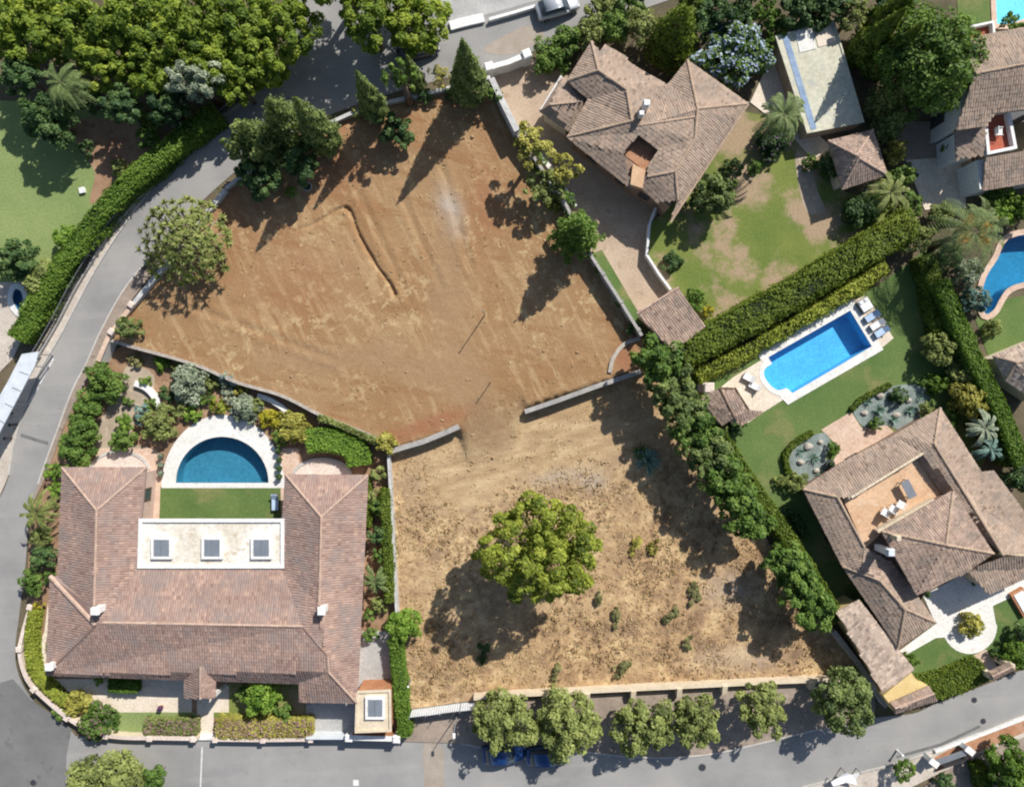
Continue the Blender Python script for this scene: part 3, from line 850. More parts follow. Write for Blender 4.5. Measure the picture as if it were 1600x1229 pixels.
def hedge(name, path_px, wpx, h, label, mat='hedge', z0=0.0, cat='hedge', dens=340, lump=0.10, bloom=None, leaf=0.115, taper=0.94, wlist=None):
    """Clipped hedge along a path seen at its top."""
    pts = [np.array(U(p[0], p[1], z0 + h)[:2]) for p in path_px]
    sp = [np.array(p) for p in spline(pts, 6)] if len(pts) > 2 else pts
    w = wpx / PPM * (1 - (z0 + h) / H)
    base = sp[len(sp) // 2]
    t = thing(name, (base[0], base[1], z0), label, cat)
    seg = np.array([np.linalg.norm(sp[i + 1] - sp[i]) for i in range(len(sp) - 1)]); cum = np.concatenate([[0], np.cumsum(seg)]); Ltot = cum[-1]
    n = int((w + 2 * h * 0.75) * Ltot * dens * 0.5 + w * Ltot * dens * 0.5)
    s = RNG.random(n) * Ltot
    A = np.array(sp)
    def at(s):
        k = np.clip(np.searchsorted(cum, s, side='right') - 1, 0, len(seg) - 1)
        u = (s - cum[k]) / seg[k]
        p = A[k] + (A[k + 1] - A[k]) * u[:, None]; d = unit(A[k + 1] - A[k])
        return p, np.stack([-d[:, 1], d[:, 0]], -1), d
    P, nv, dv = at(s)
    per = w + 1.4 * h; q = RNG.random(n) * per
    top = q < w
    side = np.where(q < w + 0.7 * h, 1.0, -1.0)
    zq = np.where(top, h, h * (1 - RNG.random(n) ** 1.3))
    off = np.where(top, (q / w - 0.5) * w, side * w * 0.5 * (1 + (1 - taper) * (1 - zq / h)))
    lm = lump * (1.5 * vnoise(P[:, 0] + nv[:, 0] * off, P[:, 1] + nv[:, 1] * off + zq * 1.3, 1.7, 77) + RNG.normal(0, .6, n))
    corner = np.where(top, np.clip((np.abs(off) / (w / 2) - 0.72) / 0.28, 0, 1) ** 2 * 0.16 * h ** .5, 0)
    zz = np.where(top, zq + lm - corner, zq); oo = np.where(top, off, off + side * lm)
    depth = RNG.uniform(-0.16, 0.03, n)
    zz = np.where(top, zz + depth, zz); oo = np.where(top, oo, oo + side * depth)
    X = P + nv * oo[:, None]
    endw = (RNG.random(n) - .5) * 0.2
    X = X + dv * endw[:, None]
    # leafy ends
    k1 = np.where(RNG.random(n) < (w * h) / ((w + 1.4 * h) * Ltot) * 2)[0]
    d0 = unit(A[1] - A[0]); d1 = unit(A[-1] - A[-2])
    for q_, dd, sg in ((A[0], d0, -1), (A[-1], d1, 1)):
        kk = k1[::2] if sg < 0 else k1[1::2]
        X[kk] = q_ + dd * sg * RNG.uniform(-.1, .1, (len(kk), 1)) + np.array([-dd[1], dd[0]]) * ((RNG.random((len(kk), 1)) - .5) * w)
        zz[kk] = RNG.random(len(kk)) * h
    Pt = np.column_stack([X - base, np.maximum(zz, 0.03)])
    nrm = np.where(top[:, None], np.array([0, 0, 1.0]), np.column_stack([nv * side[:, None], np.full(n, .35)]))
    nrm = unit(nrm + RNG.normal(scale=.5, size=(n, 3)) + np.array(S_DIR) * .35)
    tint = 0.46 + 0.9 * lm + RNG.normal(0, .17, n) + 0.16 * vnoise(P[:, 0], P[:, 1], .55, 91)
    keep_ = RNG.random(n) < 0.93 + 0.12 * vnoise(P[:, 0], P[:, 1], 1.1, 92)
    Pt = Pt[keep_]; nrm = nrm[keep_]; tint = tint[keep_]; top = top[keep_]; n = len(Pt)
    size = leaf * RNG.uniform(.6, 1.3, n)
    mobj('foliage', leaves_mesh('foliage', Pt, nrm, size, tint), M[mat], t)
    if bloom:
        k = (RNG.random(n) < .30) & top
        mobj('blossom', leaves_mesh('blossom', Pt[k] + [0, 0, .05], nrm[k], size[k], tint[k]), M[bloom], t)
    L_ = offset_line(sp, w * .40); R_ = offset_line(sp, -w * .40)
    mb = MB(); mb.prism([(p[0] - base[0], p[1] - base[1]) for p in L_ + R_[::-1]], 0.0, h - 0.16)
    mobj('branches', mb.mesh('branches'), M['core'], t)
    return t

# ------------------------------------------------------------------ roofs and houses
def tri_z(P, tris):
    """Roof height above plan points and the slope there; tris (k,3,3)."""
    Z = np.full(len(P), np.nan); G = np.zeros((len(P), 2))
    for T in tris:
        a, b, c = T[:, :2]; den = (b[1] - c[1]) * (a[0] - c[0]) + (c[0] - b[0]) * (a[1] - c[1])
        if abs(den) < 1e-9: continue
        l1 = ((b[1] - c[1]) * (P[:, 0] - c[0]) + (c[0] - b[0]) * (P[:, 1] - c[1])) / den
        l2 = ((c[1] - a[1]) * (P[:, 0] - c[0]) + (a[0] - c[0]) * (P[:, 1] - c[1])) / den
        l3 = 1 - l1 - l2; m = (l1 > -.02) & (l2 > -.02) & (l3 > -.02)
        Z[m] = l1[m] * T[0, 2] + l2[m] * T[1, 2] + l3[m] * T[2, 2]
        G[m] = np.linalg.solve(np.column_stack([T[:, :2], np.ones(3)]), T[:, 2])[:2]
    return Z, G

def roof_slope(parent, pts_px, mat, pitch=0.23, course=0.36, rise=0.032):
    """One tiled slope: a solid deck and barrel tiles laid in courses down its fall."""
    W3 = np.array([U(*p) for p in pts_px])
    mb = MB(); mb.prism([tuple(p[:2]) for p in W3], [p[2] - 0.16 for p in W3], [p[2] for p in W3])
    deck = wobj('roof_slope', mb.mesh('roof_slope'), M[mat], parent)
    me = deck.data
    a_ = me.attributes.new('tint', 'FLOAT', 'POINT'); a_.data.foreach_set('value', np.full(len(me.vertices), .25, np.float32))
    tris = np.array([[W3[k] for k in t] for t in tessellate_polygon([[Vector((p[0], p[1], 0)) for p in W3]])])
    A = np.column_stack([W3[:, :2], np.ones(len(W3))]); cf = np.linalg.lstsq(A, W3[:, 2], rcond=None)[0]
    g = -cf[:2]; sl = np.linalg.norm(g)
    if sl < 1e-3: g = np.array([0, -1.0]); sl = 0.0
    else: g = g / sl
    # courses run parallel to the eave, where the slope has one
    zmin = W3[:, 2].min(); best = None; nW = len(W3)
    for i in range(nW):
        a_, b_ = W3[i], W3[(i + 1) % nW]
        if max(a_[2], b_[2]) < zmin + .22:
            L = np.linalg.norm((b_ - a_)[:2])
            if best is None or L > best[0]: best = (L, (b_ - a_)[:2] / (L + 1e-9))
    if best is not None and best[0] > 1.5:
        e_ = np.array([-best[1][1], best[1][0]]); e_ = e_ if e_ @ g > 0 else -e_
        if e_ @ g > .8: g = e_
    t = np.array([-g[1], g[0]])
    G = W3[:, :2] @ g; TT = W3[:, :2] @ t
    cr = course * math.cos(math.atan(sl))
    gi = np.arange(G.max() - cr * .42, G.min() - cr, -cr); ti = np.arange(TT.min() - pitch, TT.max() + pitch, pitch)
    gg, tt = np.meshgrid(gi, ti); gg = gg.ravel(); tt = tt.ravel()
    C = gg[:, None] * g + tt[:, None] * t
    m = inpoly(C, W3); C = C[m]
    if len(C) == 0: return deck
    C = C + RNG.normal(0, 0.012, C.shape)
    Z, GR = tri_z(C, tris); ok = ~np.isnan(Z); C = C[ok]; Z = Z[ok]; GR = GR[ok]; n = len(C)
    prof = [(-.5, 0.0), (-.24, rise), (.24, rise), (.5, 0.0)]
    V = np.empty((n, 8, 3), np.float32)
    jit = RNG.normal(0, .008, n)
    for e, (dg, dz) in enumerate(((-0.55, 0.005), (0.55, 0.022))):
        for k, (u, hz) in enumerate(prof):
            q = C + g * (dg * cr) + t * (u * pitch * 0.98)
            V[:, e * 4 + k, :2] = q; V[:, e * 4 + k, 2] = Z + ((q - C) * GR).sum(1) + hz + dz + jit
    b = (np.arange(n) * 8)[:, None]
    F = np.concatenate([b + np.array([[k, k + 4, k + 5, k + 1]]) for k in range(3)], 0)
    tint = np.clip(RNG.normal(.5, .2, n), 0, 1)
    row = np.round((C @ g) / cr).astype(int); tint = np.clip(tint + (np.sin(row * 12.9898) * 43758.5453 % 1 - .5) * 0.16, 0, 1)
    tm = fast_mesh('roof_tiles', V.reshape(-1, 3), F, attrs={'tint': np.repeat(tint, 8)})
    o = wobj('roof_tiles', tm, M[mat], deck)
    o['kind'] = 'stuff'
    return deck

def ridge_cap(parent, a_px, b_px, mat, r=0.14, name='ridge_cap'):
    a = Vector(U(*a_px)); b = Vector(U(*b_px)); L = (b - a).length; n = max(2, int(L / 0.42))
    d = (b - a) / L; sd = Vector((-d.y, d.x, 0)).normalized(); up = sd.cross(d)
    if up.z < 0: up = -up
    mb = MB(); prof = [(math.cos(x), math.sin(x)) for x in (0.0, .6, 1.2, 1.94, 2.54, 3.1416)]
    for k in range(n):
        p = a + d * (L * k / n); q = a + d * (L * (k + 1.06) / n); vv = []
        r1, r2 = r * 1.04, r * .93; j = random.uniform(-.01, .01)
        for (c, rr) in ((p, r1), (q, r2)):
            for (x, y) in prof: vv.append(c + sd * (x * rr) + up * (y * rr * .8 + .03 + j))
        mb.add(vv, [(i, i + 1, i + 7, i + 6) for i in range(5)])
    o = wobj(name, mb.mesh(name), M[mat], parent)
    return o

def walls(parent, poly_px, z_top, z_bot=0.0, mat='render', inset_d=0.45, win=True, name='wall', every=3.4):
    poly = inset([U(p[0], p[1], z_top)[:2] for p in poly_px], inset_d)
    mb = MB(); mb.prism(poly, z_bot - .05, z_top - 0.1)
    w = wobj(name, mb.mesh(name), M[mat], parent)
    if not win: return w
    n = len(poly)
    for i in range(n):
        a = Vector((*poly[i], 0)); b = Vector((*poly[(i + 1) % n], 0)); L = (b - a).length
        if L < 2.2: continue
        d = (b - a) / L; nr = Vector((d.y, -d.x, 0)); k = max(1, int(L / every))
        for j in range(k):
            c = a + d * (L * (j + .5) / k); door = (j == k // 2 and L > 6)
            hh = 2.1 if door else 1.2; zc = z_bot + (1.05 if door else 1.55)
            if zc + hh / 2 > z_top - .3: continue
            ang = math.atan2(d.y, d.x)
            f = MB(); ww = 1.1
            for sx in (-1, 1): f.box(c + nr * .03 + d * sx * (ww / 2) + Vector((0, 0, zc)), (.09, .12, hh + .09), ang)
            for sz in (-1, 1): f.box(c + nr * .03 + Vector((0, 0, zc + sz * hh / 2)), (ww - .09, .11, .09), ang)
            fo = wobj('door_frame' if door else 'window_frame', f.mesh('window_frame'), M['wood'], parent)
            g = MB(); g.box(c + nr * .015 + Vector((0, 0, zc)), (ww - .08, .05, hh - .08), ang)
            wobj('pane', g.mesh('pane'), M['glass'], fo)
    return w

def chimney(parent, px, py, z0, z1, size=0.8, mat='white', cap='white'):
    p = U(px, py, (z0 + z1) / 2)
    mb = MB(); mb.box((p[0], p[1], (z0 + z1) / 2), (size, size, z1 - z0))
    c = wobj('chimney', mb.mesh('chimney'), M[mat], parent)
    mb = MB(); mb.box((p[0], p[1], z1 + .06), (size * 1.25, size * 1.25, .12))
    for sx in (-1, 1):
        for sy in (-1, 1): mb.box((p[0] + sx * size * .4, p[1] + sy * size * .4, z1 + .22), (.12, .12, .2))
    mb.box((p[0], p[1], z1 + .37), (size * 1.2, size * 1.2, .1), 0, .8)
    wobj('chimney_cap', mb.mesh('chimney_cap'), M[cap], c)

# ------------------------------------------------------------------ walls, fences, pools
def garden_wall(name, path_px, h, thick, label, mat='render', cap='white', z0=0.0, cat='wall', pier=None, smooth=False, zlist=None, pier_mat=None, cap_over=0.04):
    """Masonry wall along a path seen at its top, with coping and optional piers."""
    P = [U(p[0], p[1], z0 + h)[:2] for p in path_px]
    if smooth: P = spline(P, 5)
    base = P[len(P) // 2]
    t = thing(name, (base[0], base[1], 0.0), label, cat)
    L_ = offset_line(P, thick / 2); R_ = offset_line(P, -thick / 2)
    mb = MB(); mb.prism(L_ + R_[::-1], -.2, z0 + h - .08)
    wobj('wall_body', mb.mesh('wall_body'), M[mat], t)
    L_ = offset_line(P, thick / 2 + cap_over); R_ = offset_line(P, -thick / 2 - cap_over)
    mb = MB(); mb.prism(L_ + R_[::-1], z0 + h - .08, z0 + h)
    wobj('coping', mb.mesh('coping'), M[cap], t)
    if pier:
        every, ps, ph = pier
        A = [Vector((*p, 0)) for p in P]; acc = 0.0; nxt = 0.0
        for i in range(len(A) - 1):
            d = A[i + 1] - A[i]; L = d.length
            while nxt <= acc + L + 1e-6:
                c = A[i] + d * ((nxt - acc) / L)
                m2 = MB(); m2.box((c.x, c.y, (z0 + h + ph) / 2 - .1), (ps, ps, z0 + h + ph + .2), math.atan2(d.y, d.x))
                m2.box((c.x, c.y, z0 + h + ph + .04), (ps * 1.2, ps * 1.2, .08), math.atan2(d.y, d.x), .8)
                wobj('pier', m2.mesh('pier'), M[pier_mat or mat], t)
                nxt += every
            acc += L
    return t

def railing(name, path_px, h, label, z0=0.0, wall_h=0.45, thick=0.3):
    """Low plinth with a dark iron railing on it."""
    P = spline([U(p[0], p[1], z0 + wall_h)[:2] for p in path_px], 6)
    base = P[len(P) // 2]
    t = thing(name, (base[0], base[1], 0.0), label, 'fence')
    L_ = offset_line(P, thick / 2); R_ = offset_line(P, -thick / 2)
    mb = MB(); mb.prism(L_ + R_[::-1], -.1, wall_h); wobj('plinth', mb.mesh('plinth'), M['greywall'], t)
    P3 = [(p[0], p[1], z0 + h) for p in P]
    for zz in (h, h * .62 + wall_h * .38, wall_h + .15):
        m2 = MB(); m2.tube([(p[0], p[1], zz) for p in P], .035 if zz == h else .025, 5); wobj('rail', m2.mesh('rail'), M['metal_grey' if zz == h else 'metal_dark'], t)
    acc = 0; nxt = 0; nb = 0.25
    pk = MB()
    for i in range(len(P) - 1):
        a = Vector((*P[i], 0)); d = Vector((*P[i + 1], 0)) - a; L = d.length
        while nxt <= acc + L:
            c = a + d * ((nxt - acc) / L)
            m2 = MB(); m2.box((c.x, c.y, (h + wall_h) / 2 + .03), (.09, .09, h - wall_h + .06), math.atan2(d.y, d.x)); wobj('post', m2.mesh('post'), M['metal_dark'], t); nxt += 2.4
        while nb <= acc + L:
            c = a + d * ((nb - acc) / L); pk.box((c.x, c.y, (h + wall_h) / 2), (.03, .03, h - wall_h - .02)); nb += .16
        acc += L
    o = wobj('balusters', pk.mesh('balusters'), M['metal_dark'], t); o['kind'] = 'stuff'
    return t

def pool(name, poly_w, label, depth=1.5, floor=(0.10, 0.42, 0.72), wallc=None, water='water', coping=None, coping_mat='white_paving', level=-0.12, lip=0.05):
    """poly_w: world xy outline (already in POOLS). Basin, water, coping."""
    c = np.mean(np.array(poly_w), 0)
    t = thing(name, (c[0], c[1], 0), label, 'swimming pool')
    n = len(poly_w)
    a = sum(poly_w[i][0] * poly_w[(i + 1) % n][1] - poly_w[(i + 1) % n][0] * poly_w[i][1] for i in range(n))
    Pw = poly_w if a > 0 else poly_w[::-1]
    fm = surf(name + '_tiling', tuple(x * .92 for x in floor), tuple(min(1, x * 1.06) for x in floor), 0.5, fine=4, rough=.4)
    V = [(p[0], p[1], 0.0) for p in Pw] + [(p[0], p[1], -depth) for p in Pw]
    F = [(j, i, i + n, j + n) for i in range(n) for j in [(i + 1) % n]]
    for tt in tessellate_polygon([[Vector((p[0], p[1], 0)) for p in Pw]]):
        q = [Pw[k] for k in tt]; ar = (q[1][0]-q[0][0])*(q[2][1]-q[0][1])-(q[2][0]-q[0][0])*(q[1][1]-q[0][1])
        tt = tuple(tt) if ar > 0 else (tt[0], tt[2], tt[1]); F.append(tuple(k + n for k in tt))
    mb = MB(); mb.add(V, F); wobj('basin', mb.mesh('basin'), fm, t)
    V = [(p[0], p[1], level) for p in Pw]; F = []
    for tt in tessellate_polygon([[Vector((p[0], p[1], 0)) for p in Pw]]):
        q = [Pw[k] for k in tt]; ar = (q[1][0]-q[0][0])*(q[2][1]-q[0][1])-(q[2][0]-q[0][0])*(q[1][1]-q[0][1])
        F.append(tuple(tt) if ar > 0 else (tt[0], tt[2], tt[1]))
    mb = MB(); mb.add(V, F); wobj('water', mb.mesh('water'), M[water], t)
    if coping is not None:
        out = coping
        hs = [Pw]
        pts = [Vector(p[:2]) for p in out] + [Vector(p[:2]) for p in Pw]; m = len(out)
        ed = [(i, (i + 1) % m) for i in range(m)] + [(m + i, m + (i + 1) % n) for i in range(n)]
        v, e, f, _, _, _ = delaunay_2d_cdt(pts, ed, [], 0, 1e-5)
        Vv = np.array([(p.x, p.y) for p in v]); Ff = np.array([q for q in f]); C = Vv[Ff].mean(1)
        Ff = Ff[inpoly(C, out) & ~inpoly(C, Pw)]
        top = [(p[0], p[1], lip + .03) for p in Vv]; k = len(top); bot = [(p[0], p[1], -.05) for p in Vv]
        fs = [tuple(x) for x in Ff]
        from collections import Counter
        cnt = Counter()
        for x in fs:
            for u, w_ in ((x[0], x[1]), (x[1], x[2]), (x[2], x[0])): cnt[(u, w_)] += 1
        sides = [(w_, u, u + k, w_ + k) for (u, w_) in cnt if (w_, u) not in cnt]
        mb = MB(); mb.add(top + bot, fs + sides); me = mb.mesh('coping')
        wobj('coping', me, M[coping_mat], t)
    return t

# ------------------------------------------------------------------ small things
def car(px, py, ang, label, paint, L=4.2, Wd=1.78):
    loc = U(px, py, 0.7)
    t = thing('parked_car', (loc[0], loc[1], 0.004), label, 'car', 'cars parked on the road', ang)
    pm, nt, out = new_mat('car_paint')
    b = nt.nodes.new('ShaderNodeBsdfPrincipled'); b.inputs['Base Color'].default_value = (*paint, 1); b.inputs['Roughness'].default_value = .25
    b.inputs['Metallic'].default_value = .3; b.inputs['Coat Weight'].default_value = .8; nt.links.new(b.outputs[0], out.inputs[0])
    hw = Wd / 2
    def loft(st):
        V = []; F = []
        for x, w, z0, z1, tw in st:
            V += [(x, -w, z0), (x, -w * 1.0, (z0 + z1) / 2), (x, -tw, z1 - .05), (x, -tw * .86, z1), (x, tw * .86, z1), (x, tw, z1 - .05), (x, w, (z0 + z1) / 2), (x, w, z0)]
        for i in range(len(st) - 1):
            for k in range(8): F.append((i * 8 + k, i * 8 + (k + 1) % 8, (i + 1) * 8 + (k + 1) % 8, (i + 1) * 8 + k))
        F.append(tuple(range(7, -1, -1))); m = (len(st) - 1) * 8; F.append(tuple(m + k for k in range(8)))
        mb = MB(); mb.add(V, F); return mb
    h = L / 2
    body = loft([(-h, hw * .80, .38, .72, hw * .72), (-h + .12, hw * .93, .26, .86, hw * .86), (-h + .7, hw, .22, .93, hw * .93), (0, hw, .22, .94, hw * .95), (h - 1.1, hw, .22, .90, hw * .92), (h - .35, hw * .95, .24, .78, hw * .82), (h, hw * .78, .34, .62, hw * .66)])
    mobj('body', body.mesh('body', True), pm, t)
    cab = loft([(-h + .35, hw * .84, .90, .98, hw * .80), (-h + .75, hw * .86, .90, 1.38, hw * .70), (-.2, hw * .88, .90, 1.46, hw * .72), (.35, hw * .88, .90, 1.42, hw * .70), (1.05, hw * .84, .88, .96, hw * .80)])
    gl = mobj('windows', cab.mesh('windows', True), M['glass'], t)
    rf = loft([(-h + .78, hw * .68, 1.36, 1.42, hw * .66), (-.2, hw * .72, 1.42, 1.50, hw * .68), (.36, hw * .68, 1.38, 1.45, hw * .66)])
    mobj('roof', rf.mesh('roof', True), pm, t)
    for sx in (-1, 1):
        for sy in (-1, 1):
            w = MB(); w.tube([(sx * (h - .78), sy * (hw - .17), .31), (sx * (h - .78), sy * (hw + .01), .31)], .31, 14)
            wo_ = mobj('wheel', w.mesh('wheel'), M['black'], t)
            w = MB(); w.tube([(sx * (h - .78), sy * (hw + .01), .31), (sx * (h - .78), sy * (hw + .025), .31)], .19, 10)
            mobj('rim', w.mesh('rim'), M['metal_grey'], wo_)
    for sy in (-1, 1):
        w = MB(); w.box((h - .1, sy * hw * .58, .60), (.14, .32, .12)); mobj('headlight', w.mesh('headlight'), M['white'], t)
        w = MB(); w.box((.75, sy * (hw + .06), .95), (.14, .16, .11)); mobj('wing_mirror', w.mesh('wing_mirror'), pm, t)
    return t

def lounger(px, py, ang, label, cloth='cloth_white', z0=0.05, group=None, k=1.0):
    loc = U(px, py, z0 + .3)
    t = thing('sun_lounger', (loc[0], loc[1], z0), label, 'sun lounger', group, ang)
    mb = MB(); mb.box((0, 0, .28), (1.9 * k, .66, .05)); mobj('frame', mb.mesh('frame'), M['wood'], t)
    for sx in (-1, 1):
        for sy in (-1, 1):
            m2 = MB(); m2.box((sx * .8 * k, sy * .28, .128), (.06, .06, .256)); mobj('leg', m2.mesh('leg'), M['wood'], t)
    m2 = MB(); m2.box((-.3 * k, 0, .36), (1.25 * k, .62, .1)); mobj('mattress', m2.mesh('mattress'), M[cloth], t)
    m2 = MB(); m2.add([(.34*k, -.31, .33), (.34*k, .31, .33), (.92*k, .31, .62), (.92*k, -.31, .62), (.32*k, -.31, .42), (.32*k, .31, .42), (.88*k, .31, .72), (.88*k, -.31, .72)], [(3, 2, 1, 0), (4, 5, 6, 7), (0, 1, 5, 4), (1, 2, 6, 5), (2, 3, 7, 6), (3, 0, 4, 7)]); mobj('backrest', m2.mesh('backrest'), M[cloth], t)
    return t

def chair(px, py, ang, label, z0, mat='white', group=None, name='terrace_chair', s=1.0):
    loc = U(px, py, z0 + .4)
    t = thing(name, (loc[0], loc[1], z0), label, 'chair', group, ang)
    m2 = MB(); m2.box((0, 0, .43), (.55*s, .55*s, .06)); mobj('seat', m2.mesh('seat'), M[mat], t)
    m2 = MB(); m2.box((-.29*s, 0, .70), (.05, .55*s, .52)); mobj('backrest', m2.mesh('backrest'), M[mat], t)
    for sx in (-1, 1):
        for sy in (-1, 1):
            m2 = MB(); m2.box((sx * .23*s, sy * .23*s, .2), (.045, .045, .4)); mobj('leg', m2.mesh('leg'), M['metal_grey'], t)
    for sy in (-1, 1):
        m2 = MB(); m2.box((0, sy * .30*s, .62), (.5*s, .05, .04)); mobj('armrest', m2.mesh('armrest'), M[mat], t)
    return t

def table(px, py, ang, label, z0, lx=1.5, ly=.8, mat='metal_grey', name='terrace_table'):
    loc = U(px, py, z0 + .74)
    t = thing(name, (loc[0], loc[1], z0), label, 'table', None, ang)
    m2 = MB(); m2.box((0, 0, .73), (lx, ly, .05)); mobj('tabletop', m2.mesh('tabletop'), M[mat], t)
    for sx in (-1, 1):
        for sy in (-1, 1):
            m2 = MB(); m2.box((sx * (lx/2 - .1), sy * (ly/2 - .1), .353), (.06, .06, .706)); mobj('leg', m2.mesh('leg'), M['metal_dark'], t)
    return t

def pot_plant(px, py, label, r=0.28, h=0.45, mat='dark', pot='clay', z0=0.05, leaf_r=0.35, group=None):
    loc = U(px, py, z0 + h)
    t = thing('potted_plant', (loc[0], loc[1], z0), label, 'potted plant', group)
    mb = MB(); mb.lathe((0, 0, 0), [(r * .7, 0), (r, h * .85), (r * 1.1, h * .86), (r * 1.1, h)], 12); mobj('pot', mb.mesh('pot'), M[pot], t)
    n = 150; d = unit(RNG.normal(size=(n, 3)) + [0, 0, .5]); P = d * leaf_r * RNG.uniform(.5, 1.05, (n, 1)) + [0, 0, h + leaf_r * .6]
    mobj('foliage', leaves_mesh('foliage', P, unit(d + RNG.normal(scale=.5, size=(n, 3))), .1 * RNG.uniform(.6, 1.2, n), .5 + RNG.normal(0, .17, n)), M[mat], t)
    return t

def lamp_post(px, py, h, label, arm=(0, -0.3), z0=0.0, name='street_lamp'):
    loc = U(px, py, z0)
    t = thing(name, (loc[0], loc[1], z0), label, 'street lamp')
    mb = MB(); mb.lathe((0, 0, 0), [(.10, 0), (.10, .5), (.055, .55), (.035, h)], 10); mobj('pole', mb.mesh('pole', True), M['metal_grey'], t)
    mb = MB(); mb.tube([(0, 0, h - .05), (arm[0] * .5, arm[1] * .5, h + .18), (arm[0], arm[1], h + .2)], .03, 6); mobj('arm', mb.mesh('arm'), M['metal_grey'], t)
    mb = MB(); mb.box((arm[0], arm[1], h + .2), (.28, .5, .12) if abs(arm[1]) > abs(arm[0]) else (.5, .28, .12), 0, .7); mobj('lamp_head', mb.mesh('lamp_head'), M['white'], t)
    return t

def manhole(px, py, r, label, mat='asphalt_patch_and_shade'):
    loc = U(px, py)
    t = thing('manhole_cover', (loc[0], loc[1], 0.012), label, 'manhole cover')
    mb = MB(); mb.lathe((0, 0, 0), [(r * 1.18, -.006), (r * 1.18, .008)], 20); mobj('surround', mb.mesh('surround'), M['asphalt_patch_and_shade'], t)
    mb = MB(); mb.lathe((0, 0, 0), [(r, .0085), (r, .014)], 20); mobj('lid', mb.mesh('lid'), M['metal_dark'], t)
    return t

def post(px, py, h, label, r=.05, name='post', mat='metal_dark', z0=0.0, cat='post', head=None):
    loc = U(px, py, z0)
    t = thing(name, (loc[0], loc[1], z0), label, cat)
    mb = MB(); mb.lathe((0, 0, 0), [(r * 1.2, -.1), (r, h * .5), (r * .9, h)], 8); mobj('shaft', mb.mesh('shaft'), M[mat], t)
    mb = MB(); mb.lathe((0, 0, h), [(r * 1.5, 0), (r * 1.5, .06), (r * .6, .1)], 8); mobj('cap', mb.mesh('cap'), M[head or mat], t)
    return t
# ------------------------------------------------------------------ pools first: their outlines are cut from the ground
def arc(cx, cy, rx, ry, a0, a1, n=28):
    return [(cx + rx * math.cos(math.radians(a0 + (a1 - a0) * k / n)), cy - ry * math.sin(math.radians(a0 + (a1 - a0) * k / n))) for k in range(n + 1)]

P_HALF = ground_px(arc(347.5, 754, 72.5, 72, 0, 180))
P_RECT = ground_px([(1328, 485), (1362, 541), (1238, 614), (1230, 607)] + spline([(1228, 606), (1215, 609), (1202, 600), (1194, 587), (1195, 576), (1206, 568)], 5) + [(1200, 558)])
P_FREE = ground_px(spline([(1573, 376), (1612, 366), (1680, 372), (1680, 428), (1604, 440), (1575, 450), (1562, 466), (1552, 484), (1539, 490), (1533, 465), (1541, 432), (1558, 405)], 4, True))
P_CYAN = ground_px([(1554, -30), (1700, -40), (1700, 22), (1610, 26), (1578, 38), (1557, 38)])
P_SPA = ground_px(spline([(24, 452), (33, 455), (37, 470), (33, 486), (25, 480), (20, 466)], 4, True))
POOLS += [P_HALF, P_RECT, P_FREE, P_CYAN, P_SPA]

# ------------------------------------------------------------------ the ground
def rect(x0, y0, x1, y1): return [(x0, y0), (x1, y0), (x1, y1), (x0, y1)]
sheet('ground', rect(-400, -400, 400, 400), M['earth'], -0.04)

road_left = [(-110, 1330), (-100, 1000), (-40, 840), (-2, 780), (14, 742), (21, 700), (34, 652), (47, 612), (66, 573), (95, 524), (121, 474), (151, 419), (186, 364), (226, 309), (270, 253), (330, 197), (392, 148), (450, 100), (520, 62), (600, 42), (700, 36), (762, 22), (840, 0), (1000, -45), (1100, -80)]
road_right = [(130, 1330), (120, 1160), (95, 1138), (45, 1085), (24, 1030), (30, 960), (40, 880), (46, 800), (60, 756), (74, 716), (86, 684), (101, 643), (116, 605), (136, 567), (156, 522), (187, 464), (219, 421), (285, 345), (350, 283), (405, 240), (470, 200), (535, 172), (605, 148), (690, 124), (763, 104), (824, 84), (900, 52), (1000, 16), (1100, -20), (1180, -60)]
RL = ground_px(spline(road_left, 5)); RR = ground_px(spline(road_right, 5))
sheet('road', RL + RR[::-1], M['asphalt'], 0.0)
top_edge = [(-110, 1150), (60, 1145), (180, 1152), (500, 1153), (640, 1157), (720, 1160), (800, 1174), (894, 1172), (1000, 1182), (1102, 1178), (1200, 1157), (1278, 1138), (1366, 1121), (1427, 1114), (1462, 1099), (1548, 1066), (1600, 1045), (1760, 980)]
low_edge = [(-110, 1390), (700, 1390), (1000, 1305), (1253, 1229), (1347, 1205), (1400, 1191), (1468, 1169), (1521, 1148), (1600, 1116), (1760, 1050)]
TE = ground_px(spline(top_edge, 5)); LE = ground_px(spline(low_edge, 5))
sheet('road', TE + LE[::-1], M['asphalt'], 0.004)

sheet('road', ground_px([(452, 102), (520, 64), (600, 44), (690, 38), (690, -90), (452, -90)]), M['asphalt'], -.006)
sheet('pavement', ground_px([(690, 40), (762, 26), (850, 0), (850, -90), (690, -90)]), M['concrete'], -.012)
def kerb(name, P, w=0.14, h=0.12, z=0.0):
    a = offset_line(P, w / 2); b = offset_line(P, -w / 2)
    mb = MB(); mb.prism(a + b[::-1], z - .05, z + h)
    o = mobj(name, mb.mesh(name), M['kerb']); o['kind'] = 'structure'; return o
kerb('kerb', ground_px(spline(road_left[4:16], 5)))
kerb('kerb', ground_px(spline(road_right[8:18], 5)))
kerb('kerb', ground_px(spline(top_edge[5:12], 5)))
kerb('kerb', ground_px(spline(low_edge[3:], 5)))

